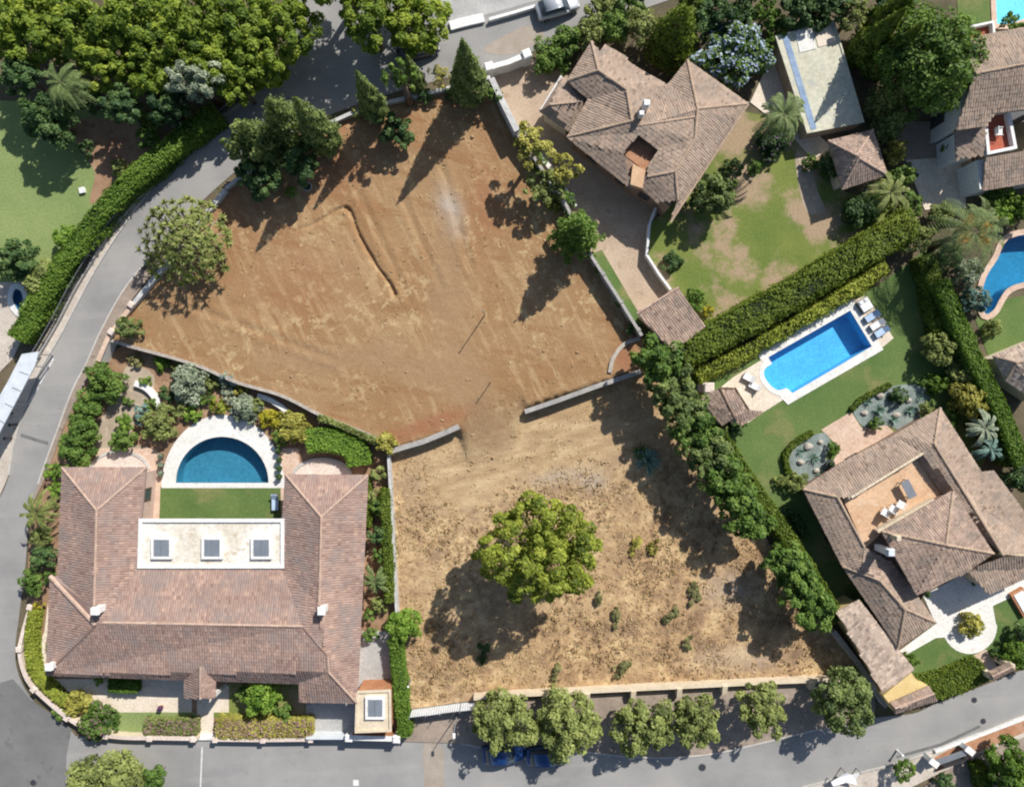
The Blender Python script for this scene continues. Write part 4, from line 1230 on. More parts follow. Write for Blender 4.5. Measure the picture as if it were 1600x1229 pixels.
# pavements beside the roads
fence_path = [(385, 152), (330, 193), (253, 262), (215, 308), (171, 360), (141, 408), (113, 455), (87, 505), (57, 556)]
sheet('pavement', ground_px(spline([(392, 146), (330, 190), (253, 258), (212, 308), (168, 360), (138, 408), (110, 455), (84, 505), (54, 556), (14, 625), (-60, 720), (-80, 800)], 4)) + ground_px(spline(road_left[3:17], 4)), M['pavement'], 0.10)
sheet('pavement', ground_px(spline(road_right[7:17], 4)) + ground_px([(240, 425), (204, 472), (166, 530), (152, 566), (122, 620), (100, 668), (84, 712), (72, 745)][0:]), M['pavement_brown'], 0.09)
sheet('pavement', ground_px(spline([(625, 1157), (720, 1161), (800, 1175), (894, 1173), (1000, 1183), (1102, 1179), (1200, 1158), (1278, 1139), (1366, 1122)], 4)) + ground_px([(1366, 1085), (1330, 1062), (1200, 1070), (1000, 1080), (800, 1092), (640, 1108), (622, 1130)]), M['pavement_brown'], 0.10)
sheet('pavement', ground_px(spline([(1100, 1275), (1253, 1231), (1347, 1207), (1400, 1193), (1468, 1171), (1521, 1150), (1600, 1118), (1760, 1052)], 4)) + ground_px([(1780, 1110), (1600, 1150), (1530, 1178), (1470, 1205), (1400, 1240), (1300, 1290), (1130, 1330)]), M['pavement'], 0.10)
sheet('verge', ground_px([(1452, 1186), (1480, 1170), (1530, 1150), (1600, 1124), (1700, 1090), (1700, 1112), (1600, 1142), (1520, 1176), (1462, 1204)]), M['red_soil'], 0.135)
sheet('forecourt', ground_px([(1480, 1200), (1530, 1175), (1600, 1150), (1700, 1110), (1760, 1300), (1400, 1330), (1440, 1230)]), M['pavement_brown'], 0.125)
sheet('road_patch_and_shade', ground_px([(-110, 1100), (20, 1060), (48, 1092), (112, 1138), (104, 1180), (100, 1330), (-110, 1330)]), M['asphalt_new'], 0.008)
# repairs, marks and one painted kerb shadow on the road
for k, pts in enumerate([[(33, 677), (76, 690), (75, 695), (32, 682)], [(1400, 1180), (1470, 1160), (1530, 1132), (1532, 1136), (1472, 1165), (1401, 1184)]]):  # first strip a repair, second the kerb's shadow painted as a dark strip
    sheet('road_patch_and_shade', ground_px(pts), M['asphalt_patch_and_shade'], 0.010 + 0.002 * k)
sheet('road_patch_and_shade', ground_px(spline([(664, 1160), (690, 1165), (694, 1200), (690, 1260), (668, 1260), (662, 1200)], 4, True)), M['asphalt_tan'], 0.012)
sheet('road_patch_and_shade', ground_px(spline([(780, 60), (830, 40), (850, 60), (800, 85), (755, 80)], 5, True)), M['asphalt_tan'], 0.012)
for k, (a, b) in enumerate([((316, 1166), (312, 1260)), ((60, 605), (38, 640)), ((84, 560), (62, 600))]):
    p, q = ground_px([a, b]); w = 0.07
    d = np.array(q) - np.array(p); d /= np.linalg.norm(d); s_ = np.array([-d[1], d[0]]) * w
    sheet('road_marking', [tuple(np.array(p) + s_), tuple(np.array(q) + s_), tuple(np.array(q) - s_), tuple(np.array(p) - s_)], M['paint'], 0.015)

# ---- the bare lot on its terrace
TZ = 1.2
def smst(x, a, b):
    t = np.clip((x - a) / (b - a), 0, 1); return t * t * (3 - 2 * t)
def seg_dist(P, a, b):
    a = np.array(a); b = np.array(b); d = b - a; t = np.clip(((P - a) @ d) / (d @ d), 0, 1)
    return np.linalg.norm(P - (a + t[:, None] * d), axis=1)
DITCH = [(462, 361), (500, 345), (541, 324), (560, 365), (585, 410), (607, 440), (617, 460)]
DW = [U(p[0], p[1], TZ)[:2] for p in spline(DITCH, 4)]
def upper_frac(V):
    px = V[:, 0] * PPM + CX; py = CY - V[:, 1] * PPM
    line = 705 + (px - 610) * (578 - 705) / (1005 - 610)
    d = line - py
    gap = smst(px, 712, 735) * (1 - smst(px, 805, 828))
    a = -3 - 75 * gap; b = 3 + 45 * gap
    t = np.clip((d - a) / (b - a), 0, 1); u = t * t * (3 - 2 * t)
    u = np.where(px > 1015, 0, u)
    return u, px, py
def lot_z(V):
    u, px, py = upper_frac(V)
    z = 0.03 + TZ * u + 0.05 * vnoise(V[:, 0], V[:, 1], .5, 3) + 0.022 * vnoise(V[:, 0], V[:, 1], 2.4, 5)
    d = np.min([seg_dist(V, DW[i], DW[i + 1]) for i in range(len(DW) - 1)], axis=0)
    d = d + .07 * vnoise(V[:, 0], V[:, 1], 2.2, 61)
    dk = np.where(px < 541, .10 + .12 * smst(px, 480, 541), .34)
    z = z - dk * np.exp(-(d / .15) ** 2)
    for (a, b, am) in (((560, 300), (640, 470), .05), ((690, 260), (735, 420), .06), ((625, 300), (690, 450), .05), ((300, 480), (520, 560), .05)):
        dd = seg_dist(V, U(*a, TZ)[:2], U(*b, TZ)[:2]); z = z - am * np.exp(-(dd / .3) ** 2) + am * np.exp(-((dd - .6) / .3) ** 2)
    return z
def blob(px, py, x, y, rx, ry, rot=0):
    a = math.radians(rot); dx = px - x; dy = py - y
    u = (dx * math.cos(a) + dy * math.sin(a)) / rx; v = (-dx * math.sin(a) + dy * math.cos(a)) / ry
    return np.exp(-(u * u + v * v))
def lot_attrs(V):
    u, px, py = upper_frac(V); nz = vnoise(V[:, 0], V[:, 1], .9, 11) * .35
    dry = np.clip((1 - u) * smst(py + nz * 60, 660, 790) + (1 - u) * .35, 0, 1)
    track = np.clip(sum(np.exp(-(seg_dist(np.column_stack([px, py]), a, b) / w) ** 2) for a, b, w in (((770, 690), (735, 600), 26), ((735, 600), (700, 470), 30), ((700, 470), (700, 330), 24), ((735, 600), (600, 560), 30), ((600, 560), (420, 560), 22))) * (.8 + nz), 0, .85)
    red = np.clip((blob(px, py, 690, 655, 45, 10, -18) + blob(px, py, 645, 672, 40, 10, -18) + .9 * blob(px, py, 975, 560, 18, 26) + .8 * blob(px, py, 540, 196, 40, 16, -25) + .5 * blob(px, py, 380, 320, 60, 40) + .55 * blob(px, py, 560, 250, 90, 40, -30) + .4 * blob(px, py, 470, 440, 90, 60)+ .45 * blob(px, py, 760, 320, 30, 90)) * (1 + 1.4 * nz), 0, .8)
    grey = np.clip((blob(px, py, 706, 335, 16, 34, -20) + .9 * blob(px, py, 925, 752, 20, 12) + .7 * blob(px, py, 1140, 920, 40, 25) + .6 * blob(px, py, 870, 745, 50, 10, -12) + .5 * blob(px, py, 1150, 1030, 60, 20)) * (1 + 1.5 * nz), 0, .9)
    pale = np.clip((1 - u) * (1.1 * blob(px, py, 870, 690, 150, 48, -8) + blob(px, py, 720, 740, 70, 60)) * (1 + .8 * nz), 0, .9)
    brush = np.clip((1 - u) * (1.3 * blob(px, py, 1130, 930, 180, 130) + 1.1 * blob(px, py, 880, 1030, 280, 75) + .7 * blob(px, py, 1000, 820, 60, 90) + .6 * blob(px, py, 660, 900, 40, 160)) * (.85 + 1.6 * nz), 0, .92)
    return {'dry': dry, 'track': track, 'red': red, 'grey': grey, 'pale': pale, 'brush': brush}
LOT_UP = [(167, 530), (204, 475), (245, 428), (300, 362), (352, 298), (400, 262), (480, 213), (540, 186), (620, 160), (690, 146), (735, 140), (770, 140), (790, 180), (835, 262), (885, 338), (915, 393), (960, 462), (1003, 526)]
LOT_LOW = [(1018, 565), (1062, 625), (1122, 722), (1197, 840), (1252, 932), (1305, 990), (1340, 1040), (1348, 1062), (1200, 1068), (1000, 1077), (800, 1089), (750, 1093), (640, 1107), (632, 1085), (620, 960), (612, 830), (606, 705)]
LOT_SW = [(598, 692), (560, 674), (500, 650), (440, 620), (370, 598), (300, 570), (240, 552), (190, 538)]
LOT = [U(x, y, TZ)[:2] for x, y in LOT_UP] + ground_px(LOT_LOW) + [U(x, y, TZ)[:2] for x, y in LOT_SW]
extra = []
for q in (-.5, -.34, -.22, -.12, 0, .12, .22, .34, .5):
    for p_ in offset_line(spline(DW, 3), q): extra.append(tuple(p_))
sheet('vacant_lot', LOT, M['lot'], spacing=0.30, zf=lot_z, attrs_f=lot_attrs, extra=extra)

# dry grass, stones and clods lying on it
def scatter(poly, n):
    a = np.array(poly); mn = a.min(0); mx = a.max(0); out = []
    P = RNG.uniform(mn, mx, (n * 3, 2)); P = P[inpoly(P, poly)]
    return P[:n]
LOTI = inset(LOT, 0.5)
Pg = scatter(LOTI, 42000); at_ = lot_attrs(Pg)
keep = (RNG.random(len(Pg)) < (0.85 * at_['dry'] + .05) * (0.25 + .75 * (vnoise(Pg[:, 0], Pg[:, 1], .8, 21) > 0.0)) * (1 - at_['track']) * (1 - .7 * at_['pale']))
Pg = Pg[keep]; Zg = lot_z(Pg); n = len(Pg)
nn_ = unit(RNG.normal(size=(n, 3)) * [.7, .7, .4] + [0.15, .25, 1.0])
gm = leaves_mesh('dry_grass', np.column_stack([Pg, Zg + RNG.uniform(.015, .07, n)]), nn_, RNG.uniform(.09, .24, n), .5 + .35 * vnoise(Pg[:, 0], Pg[:, 1], .7, 31) + RNG.normal(0, .18, n), .22)
tag(mobj('dry_grass', gm, M['straw']), 'straw coloured dry grass scattered over the vacant lot', 'dry grass', kind='stuff')
Ps = scatter(LOTI, 1500); keep = RNG.random(len(Ps)) < .15 + .5 * (vnoise(Ps[:, 0], Ps[:, 1], .45, 41) > .25); Ps = Ps[keep]; n = len(Ps); Zs = lot_z(Ps)
oct_v = np.array([(1, 0, 0), (0, 1, 0), (-1, 0, 0), (0, -1, 0), (0, 0, .8), (0, 0, -.6)]); oct_f = np.array([(0, 1, 4), (1, 2, 4), (2, 3, 4), (3, 0, 4), (1, 0, 5), (2, 1, 5), (3, 2, 5), (0, 3, 5)])
sz = RNG.gamma(2.0, .022, n) + .02
Vs = oct_v[None] * sz[:, None, None] * RNG.uniform(.6, 1.4, (n, 6, 3)) + np.column_stack([Ps, Zs + sz * .3])[:, None, :]
Fs = oct_f[None] + (np.arange(n) * 6)[:, None, None]
tag(mobj('stones', fast_mesh('stones', Vs.reshape(-1, 3), Fs.reshape(-1, 3)), surf('lot_clods', (0.33, 0.215, 0.115), (0.45, 0.32, 0.18), 2.0)), 'pale stones and earth clods strewn on the bare lot', 'stones', kind='stuff')

# low dry scrub in drifts over the lower part
Pc = scatter(LOTI, 4500); ac = lot_attrs(Pc)
Pc = Pc[RNG.random(len(Pc)) < np.clip(ac['dry'] - .35 - .6 * ac['pale'] + .5 * ac['brush'], 0, 1) * (0.10 + .9 * (vnoise(Pc[:, 0], Pc[:, 1], .42, 51) > .15))]
Zc = lot_z(Pc); kk = 9; nC = len(Pc)
rr_ = RNG.uniform(.12, .38, nC)
Q = np.repeat(np.column_stack([Pc, Zc]), kk, 0) + RNG.normal(size=(nC * kk, 3)) * np.repeat(rr_, kk)[:, None] * [.6, .6, .28] + np.repeat(rr_, kk)[:, None] * [0, 0, .35]
tt_ = np.repeat(.5 + .3 * vnoise(Pc[:, 0], Pc[:, 1], .9, 52) + RNG.normal(0, .15, nC), kk) + RNG.normal(0, .1, nC * kk)
tag(mobj('dry_scrub', leaves_mesh('dry_scrub', Q, unit(RNG.normal(size=Q.shape) + [0.2, .3, .6]), RNG.uniform(.06, .15, len(Q)), tt_, .5), M['scrub']), 'low brown dry scrub in drifts on the lower lot', 'scrub', kind='stuff')

# ---- lawns, beds, drives and terraces of the gardens
sheet('lawn', ground_px([(-120, 150), (60, 160), (200, 160), (262, 230), (250, 262), (212, 306), (166, 358), (120, 410), (80, 470), (30, 540), (-120, 600)]), M['lawn_pale'], -.02)
sheet('soil_bed', ground_px(spline([(105, 190), (200, 190), (240, 225), (215, 262), (175, 300), (140, 318), (148, 270), (125, 235)], 4, True)), M['soil'], -.012)
sheet('soil_bed', ground_px([(-60, 442), (40, 440), (52, 490), (20, 560), (-60, 640)]), M['pavement'], -.012)
H1 = [(152, 566), (190, 540), (300, 572), (370, 600), (440, 622), (500, 652), (560, 676), (604, 700), (610, 830), (618, 960), (630, 1090), (622, 1154), (490, 1152), (310, 1152), (160, 1148), (110, 1125), (60, 1085), (33, 1045), (30, 1000), (45, 950), (44, 880), (48, 800), (72, 742), (86, 705), (102, 662), (122, 618)]
sheet('garden_ground', ground_px(H1), M['soil'], 0.012)
sheet('path', ground_px(spline([(200, 570), (240, 585), (235, 620), (215, 650), (205, 690), (235, 700), (238, 712), (150, 712), (150, 690), (160, 650), (185, 610)], 4, True)), M['gravel'], 0.02)
sheet('paving', ground_px([(150, 700), (240, 700), (254, 712), (254, 812), (220, 812), (150, 735)]), M['pink_paving'], 0.026)
sheet('paving', ground_px([(440, 700), (466, 700), (470, 745), (438, 820)]), M['pink_paving'], 0.026)
sheet('pool_deck', ground_px([(253, 762)] + arc(349, 760, 96, 112, 180, 0, 36) + [(445, 762)]), M['white_paving'], 0.05)
for (x0, x1, yt, yb) in ((142, 233, 705, 745), (460, 548, 717, 752)):
    sheet('patio', ground_px([(x0, yb)] + arc((x0 + x1) / 2, yb - 10, (x1 - x0) / 2, yb - 10 - yt, 180, 0, 18) + [(x1, yb)]), M['slab_pink'], 0.06)
    kerb('patio_edge', ground_px(arc((x0 + x1) / 2, yb - 10, (x1 - x0) / 2, yb - 10 - yt, 176, 4, 24)), .3, .14)
sheet('lawn', ground_px([(251, 760), (438, 760), (440, 815), (249, 815)]), M['lawn'], 0.034)
sheet('patio', ground_px([(75, 940), (84, 1060), (150, 1060), (300, 1058), (300, 1112), (130, 1112), (95, 1085), (66, 1050), (55, 1025), (70, 985)]), M['cream_paving'], 0.03)
sheet('path', ground_px([(308, 1080), (358, 1070), (358, 1112), (334, 1112), (334, 1152), (306, 1152), (308, 1112)]), M['cream_paving'], 0.036)
sheet('lawn', ground_px([(130, 1112), (308, 1112), (308, 1146), (180, 1146)]), M['lawn_pale'], 0.03)
sheet('lawn', ground_px([(358, 1066), (478, 1066), (478, 1120), (334, 1120), (334, 1112), (358, 1112)]), M['lawn_dry'], 0.03)
sheet('driveway', ground_px([(478, 1085), (556, 1085), (554, 1154), (478, 1154)]), M['concrete'], 0.04)
sheet('driveway', ground_px([(566, 985), (612, 985), (614, 1090), (556, 1090)]), M['concrete'], 0.034)
DRIVE2 = [(772, 112), (826, 90), (885, 115), (905, 130), (900, 215), (985, 290), (1035, 320), (1016, 350), (1011, 398), (1048, 452), (1000, 496), (985, 500), (917, 396), (888, 325), (835, 245), (812, 205), (778, 150)]
sheet('driveway', ground_px(DRIVE2), M['tan_paving'], 0.02)
sheet('lawn', ground_px([(920, 398), (940, 390), (1000, 492), (1005, 522)]), M['lawn'], 0.03)
sheet('lawn', ground_px([(1120, 165), (1215, 185), (1262, 222), (1320, 300), (1425, 325), (1440, 350), (1100, 520), (1048, 452), (1011, 398), (1016, 350), (1060, 310)]), M['lawn_dry'], 0.014)
sheet('patio', ground_px([(1172, 160), (1200, 100), (1225, 70), (1255, 190), (1300, 230), (1270, 250), (1230, 205)]), M['cream_paving'], 0.03)
sheet('patio', ground_px([(1415, 250), (1500, 245), (1510, 325), (1445, 328)]), M['cream_paving'], 0.02)
sheet('driveway', ground_px([(1395, 190), (1475, 190), (1500, 200), (1535, 300), (1500, 300), (1490, 248), (1412, 252)]), M['pavement_brown'], 0.014)
sheet('lawn', ground_px([(1490, -60), (1552, -60), (1548, 60), (1500, 60)]), M['lawn'], 0.0)
sheet('lawn', ground_px([(1075, 590), (1200, 540), (1380, 440), (1440, 395), (1458, 415), (1482, 560), (1505, 640), (1540, 720), (1350, 960), (1305, 975), (1250, 880), (1190, 790), (1135, 690), (1085, 650)]), M['lawn'], 0.0)
sheet('lawn', ground_px([(1560, 470), (1700, 440), (1700, 620), (1600, 560), (1545, 560), (1525, 500)]), M['lawn'], -.01)
sheet('pool_deck', ground_px([(1147, 588), (1190, 562), (1210, 575), (1225, 612), (1224, 624), (1194, 643), (1169, 660), (1120, 660), (1105, 622)]), M['cream_paving'], 0.03)
sheet('pool_deck', ground_px([(1325, 470), (1354, 462), (1396, 528), (1372, 548)]), M['cream_paving'], 0.03)
sheet('patio', ground_px([(1283, 671), (1330, 643), (1346, 668), (1384, 662), (1420, 700), (1330, 780), (1290, 740), (1313, 700), (1294, 682)]), M['pink_paving'], 0.024)
sheet('gravel_bed', ground_px(spline([(1333, 642), (1350, 624), (1385, 605), (1430, 601), (1452, 616), (1438, 648), (1412, 672), (1385, 664), (1352, 668)], 4, True)), M['slate_gravel'], 0.034)
sheet('gravel_bed', ground_px(spline([(1232, 712), (1244, 692), (1268, 680), (1290, 677), (1298, 694), (1290, 716), (1300, 730), (1268, 752), (1240, 738)], 4, True)), M['slate_gravel'], 0.034)
FRONT = [(1405, 1016), (1462, 974), (1442, 930), (1507, 895), (1547, 918), (1700, 850), (1700, 876), (1551, 946), (1556, 974)] + [(1515 + 43 * math.cos(math.radians(a)), 977 + 44 * math.sin(math.radians(a))) for a in range(0, 160, 12)] + [(1462, 996), (1416, 1022)]
sheet('lawn', ground_px([(1405, 1018), (1465, 970), (1560, 925), (1700, 860), (1700, 960), (1598, 985), (1552, 1028), (1530, 1042), (1440, 1072)]), M['lawn'], 0.0)
sheet('driveway', ground_px(FRONT), M['white_paving'], 0.02)
sheet('path', ground_px([(1521, 1023), (1541, 1014), (1552, 1030), (1562, 1052), (1545, 1060), (1528, 1040)]), M['pink_paving'], 0.026)
sheet('soil_bed', ground_px(spline([(1072, 340), (1105, 330), (1150, 345), (1160, 370), (1110, 385), (1075, 372)], 4, True)), M['soil'], 0.0)
sheet('path', ground_px(spline([(1243, 240), (1262, 245), (1278, 300), (1290, 330), (1262, 332), (1248, 290)], 4, True)), M['gravel'], 0.02)

# ---- the pools themselves
pool('swimming_pool', P_HALF, 'half round swimming pool with deep blue water beside the courtyard lawn', 1.4, (0.16, 0.32, 0.40), water='water_teal', coping=ground_px([(269, 760)] + arc(347.5, 756, 78, 77, 180, 0, 36) + [(426, 760)]), lip=.04)
pool('swimming_pool', P_RECT, 'long bright blue pool with one rounded end on the green lawn', 1.45, (0.15, 0.52, 0.84), water='water', coping=ground_px([(1331, 467), (1380, 546), (1231, 632), (1221, 622)] + spline([(1218, 619), (1202, 611), (1188, 594), (1187, 576), (1192, 566)], 4) + [(1184, 556), (1190, 547)]), lip=.03, coping_mat='white_paving')
pool('swimming_pool', P_FREE, 'curved blue pool with coral coloured rim beyond the palm tree', 1.4, (0.09, 0.34, 0.52), water='water_teal', coping=inset(P_FREE, -.55), coping_mat='pink_paving')
pool('swimming_pool', P_CYAN, 'pale turquoise pool cut off by the upper right corner', 1.0, (0.25, 0.70, 0.80), water='water', coping=inset(P_CYAN, -.5), coping_mat='pink_paving')
pool('spa_pool', P_SPA, 'tiny blue spa pool with a wide white rim beside the hedge', .8, (0.05, 0.2, 0.36), water='water_teal', coping=inset(P_SPA, -.5), coping_mat='white')
# ------------------------------------------------------------------ houses
def house(name, px, py, label, cat='house'):
    p = U(px, py); return thing(name, (p[0], p[1], 0), label, cat)
def faces(h, tab, lst, mat, **kw):
    for f in lst: roof_slope(h, [(*tab[k], ) if len(tab[k]) == 3 else tab[k] for k in f], mat, **kw)
def ridges(h, tab, lst, mat, r=.14):
    for a, b in lst: ridge_cap(h, tab[a], tab[b], mat, r)
def flat_slab(h, poly_px, z, mat, thick=.25, name='flat_roof'):
    mb = MB(); mb.prism([U(p[0], p[1], z)[:2] for p in poly_px], z - thick, z); return wobj(name, mb.mesh(name), M[mat], h)
def parapet(h, path_px, z, hh=.25, w=.3, mat='white', closed=True, name='parapet'):
    P = [U(p[0], p[1], z + hh)[:2] for p in path_px]
    n = len(P)
    for i in range(n if closed else n - 1):
        a = Vector((*P[i], 0)); b = Vector((*P[(i + 1) % n], 0)); d = b - a; L = d.length; c = (a + b) / 2
        mb = MB(); mb.box((c.x, c.y, z + hh / 2 + .001 * i), (L + (w if i % 2 == 0 else -w), w, hh), math.atan2(d.y, d.x)); wobj(name, mb.mesh(name), M[mat], h)
def skylight(h, px, py, z, sx, sy, mat='skyglass'):
    p = U(px, py, z + .3)
    mb = MB()
    for s in (-1, 1):
        mb.box((p[0] + s * (sx / 2 + .12), p[1], z + .16), (.24, sy + .48, .32)); mb.box((p[0], p[1] + s * (sy / 2 + .12), z + .155), (sx, .24, .31))
    k = wobj('skylight', mb.mesh('skylight'), M['white'], h)
    for s in (-1, 1):
        mb = MB(); mb.box((p[0] + s * sx / 4, p[1], z + .26), (sx / 2 - .05, sy - .02, .05)); wobj('pane', mb.mesh('pane'), M[mat], k)
    mb = MB(); mb.box((p[0], p[1], z + .28), (.05, sy - .01, .08)); wobj('glazing_bar', mb.mesh('glazing_bar'), M['metal_grey'], k)

# ---- the U-shaped house with the half round pool
E, R = 3.1, 4.75
h1 = house('villa', 325, 950, 'U-shaped house with rose brown tiled roof around a half round pool')
t1 = {'nw': (97, 730, E), 'nwe': (229, 730, E), 'wa': (151, 797, R), 'we': (221, 815, E), 'ww': (90, 900, E), 'wr': (147, 950, R), 'wi': (216, 886, E + .1),
      'sw0': (79, 900, E), 'sw': (72, 1053, E), 'sr0': (150, 976, R), 'sr': (161, 972, R), 'ser': (473, 978, R), 'se': (466, 1066, E),
      'gs': (467, 1096, E - .2), 'gse': (558, 1098, E - .2), 'ga': (514, 1050, R - .5), 'gb': (512, 1024, R - .2), 'ne': (575, 742, E), 'nei': (446, 741, E), 'ea': (502, 807, R), 'er': (499, 945, R), 'ei': (441, 815, E), 'eii': (440, 887, E + .1)}
faces(h1, t1, [('nw', 'nwe', 'wa'), ('nw', 'wa', 'wr', 'sr0', 'sw0', 'ww'), ('nwe', 'we', 'wi', 'sr', 'sr0', 'wr', 'wa'), ('wi', 'eii', 'ser', 'sr'), ('sw0', 'sr0', 'sw'),
               ('sw', 'sr0', 'sr', 'ser', 'gb', 'ga', 'gs', 'se'), ('gs', 'ga', 'gse'), ('ne', 'gse', 'ga', 'gb', 'ser', 'er', 'ea'), ('nei', 'ea', 'er', 'ser', 'eii', 'ei'), ('nei', 'ne', 'ea')], 'tile1')
ridges(h1, t1, [('nw', 'wa'), ('nwe', 'wa'), ('wa', 'wr'), ('sr', 'ser'), ('nei', 'ea'), ('ne', 'ea'), ('ea', 'er'), ('ga', 'gse'), ('gb', 'ga')], 'ridge1', .12)
ridges(h1, t1, [('sw0', 'sr0')], 'ridge1', .22)
ridges(h1, t1, [('sw', 'sr0'), ('ser', 'gb')], 'tile1', .1)
walls(h1, [(97, 730), (229, 730), (222, 812), (222, 886), (440, 886), (440, 812), (446, 741), (575, 742), (558, 1096), (467, 1094), (466, 1064), (72, 1052), (79, 900), (90, 898)], E, mat='pinkwall', inset_d=.55)
flat_slab(h1, [(219, 813), (441, 813), (441, 886), (217, 886)], E + .15, 'flat_roof')
parapet(h1, [(219, 813), (441, 813), (441, 885), (217, 885)], E + .15, .18, .32, 'white')
for x in (252, 331, 408): skylight(h1, x, 856, E + .15, 1.45, 1.55)
chimney(h1, 157, 950, 4.2, 5.5, .55); chimney(h1, 506, 950, 4.2, 5.5, .55); chimney(h1, 85, 1037, 2.8, 3.9, .5)
tp = {'a': (313, 1040, 4.35), 'b': (313, 1091, 4.1), 'l0': (288, 1060, 3.0), 'l1': (288, 1091, 3.0), 'r0': (337, 1060, 3.0), 'r1': (336, 1090, 3.0)}
faces(h1, tp, [('a', 'b', 'l1', 'l0'), ('a', 'r0', 'r1', 'b')], 'tile1'); ridges(h1, tp, [('a', 'b')], 'ridge1', .1)
for (x, y) in ((291, 1087), (333, 1087)):
    p = U(x, y, 2.8); mb = MB(); mb.box((p[0], p[1], 1.4), (.35, .35, 2.8)); wobj('porch_post', mb.mesh('porch_post'), M['render'], h1)

# flat-roofed garage in front of it
g1 = house('garage', 585, 1112, 'small cream flat roofed garage with one grey skylight by the road')
GP = [(558, 1081), (609, 1079), (610, 1141), (556, 1143)]
mb = MB(); mb.prism([U(p[0], p[1], 2.8)[:2] for p in GP], -.05, 2.7); wobj('wall', mb.mesh('wall'), M['terracotta_wall'], g1)
flat_slab(g1, [(557, 1080), (610, 1078), (611, 1142), (555, 1144)], 2.85, 'cream', .15); parapet(g1, [(558, 1081), (609, 1079), (610, 1141), (556, 1143)], 2.85, .14, .22, 'cream')
skylight(g1, 586, 1106, 2.85, 1.35, 1.6)

# ---- the house with the small courtyard in its roof
E, R = 3.4, 4.6
h2 = house('villa', 1000, 200, 'tan tiled house with a dark square courtyard opening in its roof')
t2 = {'a1': (924, 65, E), 'a2': (886, 126, E), 'a3': (919, 155, E), 'a4': (935, 110, R - .2), 'a5': (937, 80, E + .25), 'a6': (945, 70, E), 'a7': (973, 87, E), 'a8': (979, 140, R), 'a9': (987, 189, R), 'a10': (886, 214, E),
      's1': (952, 267, E), 's2': (986, 295, E), 'c1': (998, 209, R - .2), 'c2': (1030, 232, R - .4), 'c3': (1011, 261, R - .65), 'c4': (974, 238, R - .45), 'n1': (998, 109, E), 'n2': (1040, 133, E), 'n3': (1012, 166, E + .45),
      'm0': (1000, 196, R - .1), 'm1': (1085, 183, R - .1), 'e1': (1074, 94, E), 'e2': (1169, 162, E), 'e3': (1090, 170, R), 'e4': (1086, 217, R), 'e5': (1055, 268, R - .1), 'e6': (1059, 312, E + .5), 'e7': (1047, 347, E), 'w1': (1045, 131, E), 'q1': (1012, 276, E + .55), 'q2': (1026, 316, E), 'q3': (996, 288, E + .1)}
faces(h2, t2, [('a1', 'a4', 'a2'), ('a2', 'a4', 'a8', 'a3'), ('a3', 'a8', 'a9', 'a10'), ('a10', 'a9', 'c1', 'c4', 's2', 's1'), ('a4', 'a1', 'a5', 'a6', 'a7', 'n1', 'n2', 'n3', 'm0', 'a9', 'a8'),
               ('a9', 'm0', 'c1'), ('m0', 'n3', 'n2', 'w1', 'e3', 'm1'), ('m0', 'm1', 'e4', 'e5', 'q1', 'c3', 'c2', 'c1'), ('m1', 'e3', 'e4'), ('q1', 'e5', 'e6', 'q2', 'q3'), ('e2', 'e7', 'e6', 'e5', 'e4', 'e3'), ('e1', 'e2', 'e3'), ('e1', 'e3', 'w1')], 'tile2')
ridges(h2, t2, [('a2', 'a4'), ('a1', 'a4'), ('a4', 'a8'), ('a8', 'a9'), ('a9', 'a10'), ('m0', 'm1'), ('e1', 'e3'), ('e2', 'e3'), ('e3', 'e4'), ('e4', 'e5'), ('e5', 'e6'), ('q1', 'e5')], 'ridge2', .13)
walls(h2, [(924, 65), (886, 126), (919, 155), (886, 214), (952, 267), (986, 295), (1026, 316), (1047, 340), (1169, 162), (1074, 94), (1045, 131), (998, 109), (973, 87), (945, 70)], E, mat='brownwall', inset_d=.6)
# terracotta terrace south of the opening, its floor and the recessed court
mb = MB(); mb.prism([U(p[0], p[1], 3.8)[:2] for p in [(989, 256), (1009, 266), (1004, 294), (985, 288)]], 3.25, 3.8); wobj('roof_terrace', mb.mesh('roof_terrace'), M['terrace'], h2)
chimney(h2, 1007, 168, 3.8, 5.2, .5); chimney(h2, 1000, 182, 4.2, 5.1, .4, 'cream')
mb = MB(); mb.prism([U(p[0], p[1], 3.4)[:2] for p in [(990, 200), (1036, 232), (1010, 268), (968, 236)]], 3.2, 3.36); wobj('courtyard_floor', mb.mesh('courtyard_floor'), M['red_soil'], h2)
t2b = {'a': (878, 119, 2.7), 'b': (843, 174, 2.7), 'c': (888, 205, 2.7), 'd': (921, 157, 2.7), 'r0': (860, 164, 3.5), 'r1': (900, 160, 3.5)}
faces(h2, t2b, [('a', 'b', 'r0'), ('b', 'c', 'r1', 'r0'), ('c', 'd', 'r1'), ('a', 'r0', 'r1', 'd')], 'tile2'); ridges(h2, t2b, [('r0', 'r1'), ('b', 'r0')], 'ridge2', .1)
walls(h2, [(878, 119), (843, 174), (888, 205), (921, 157)], 2.7, mat='cream', inset_d=.4, win=False)
ridge_cap(h2, (877, 119, 2.72), (843, 175, 2.72), 'white', .09, 'gutter'); ridge_cap(h2, (1169, 163, 3.45), (1048, 347, 3.45), 'ridge2', .1, 'gutter')

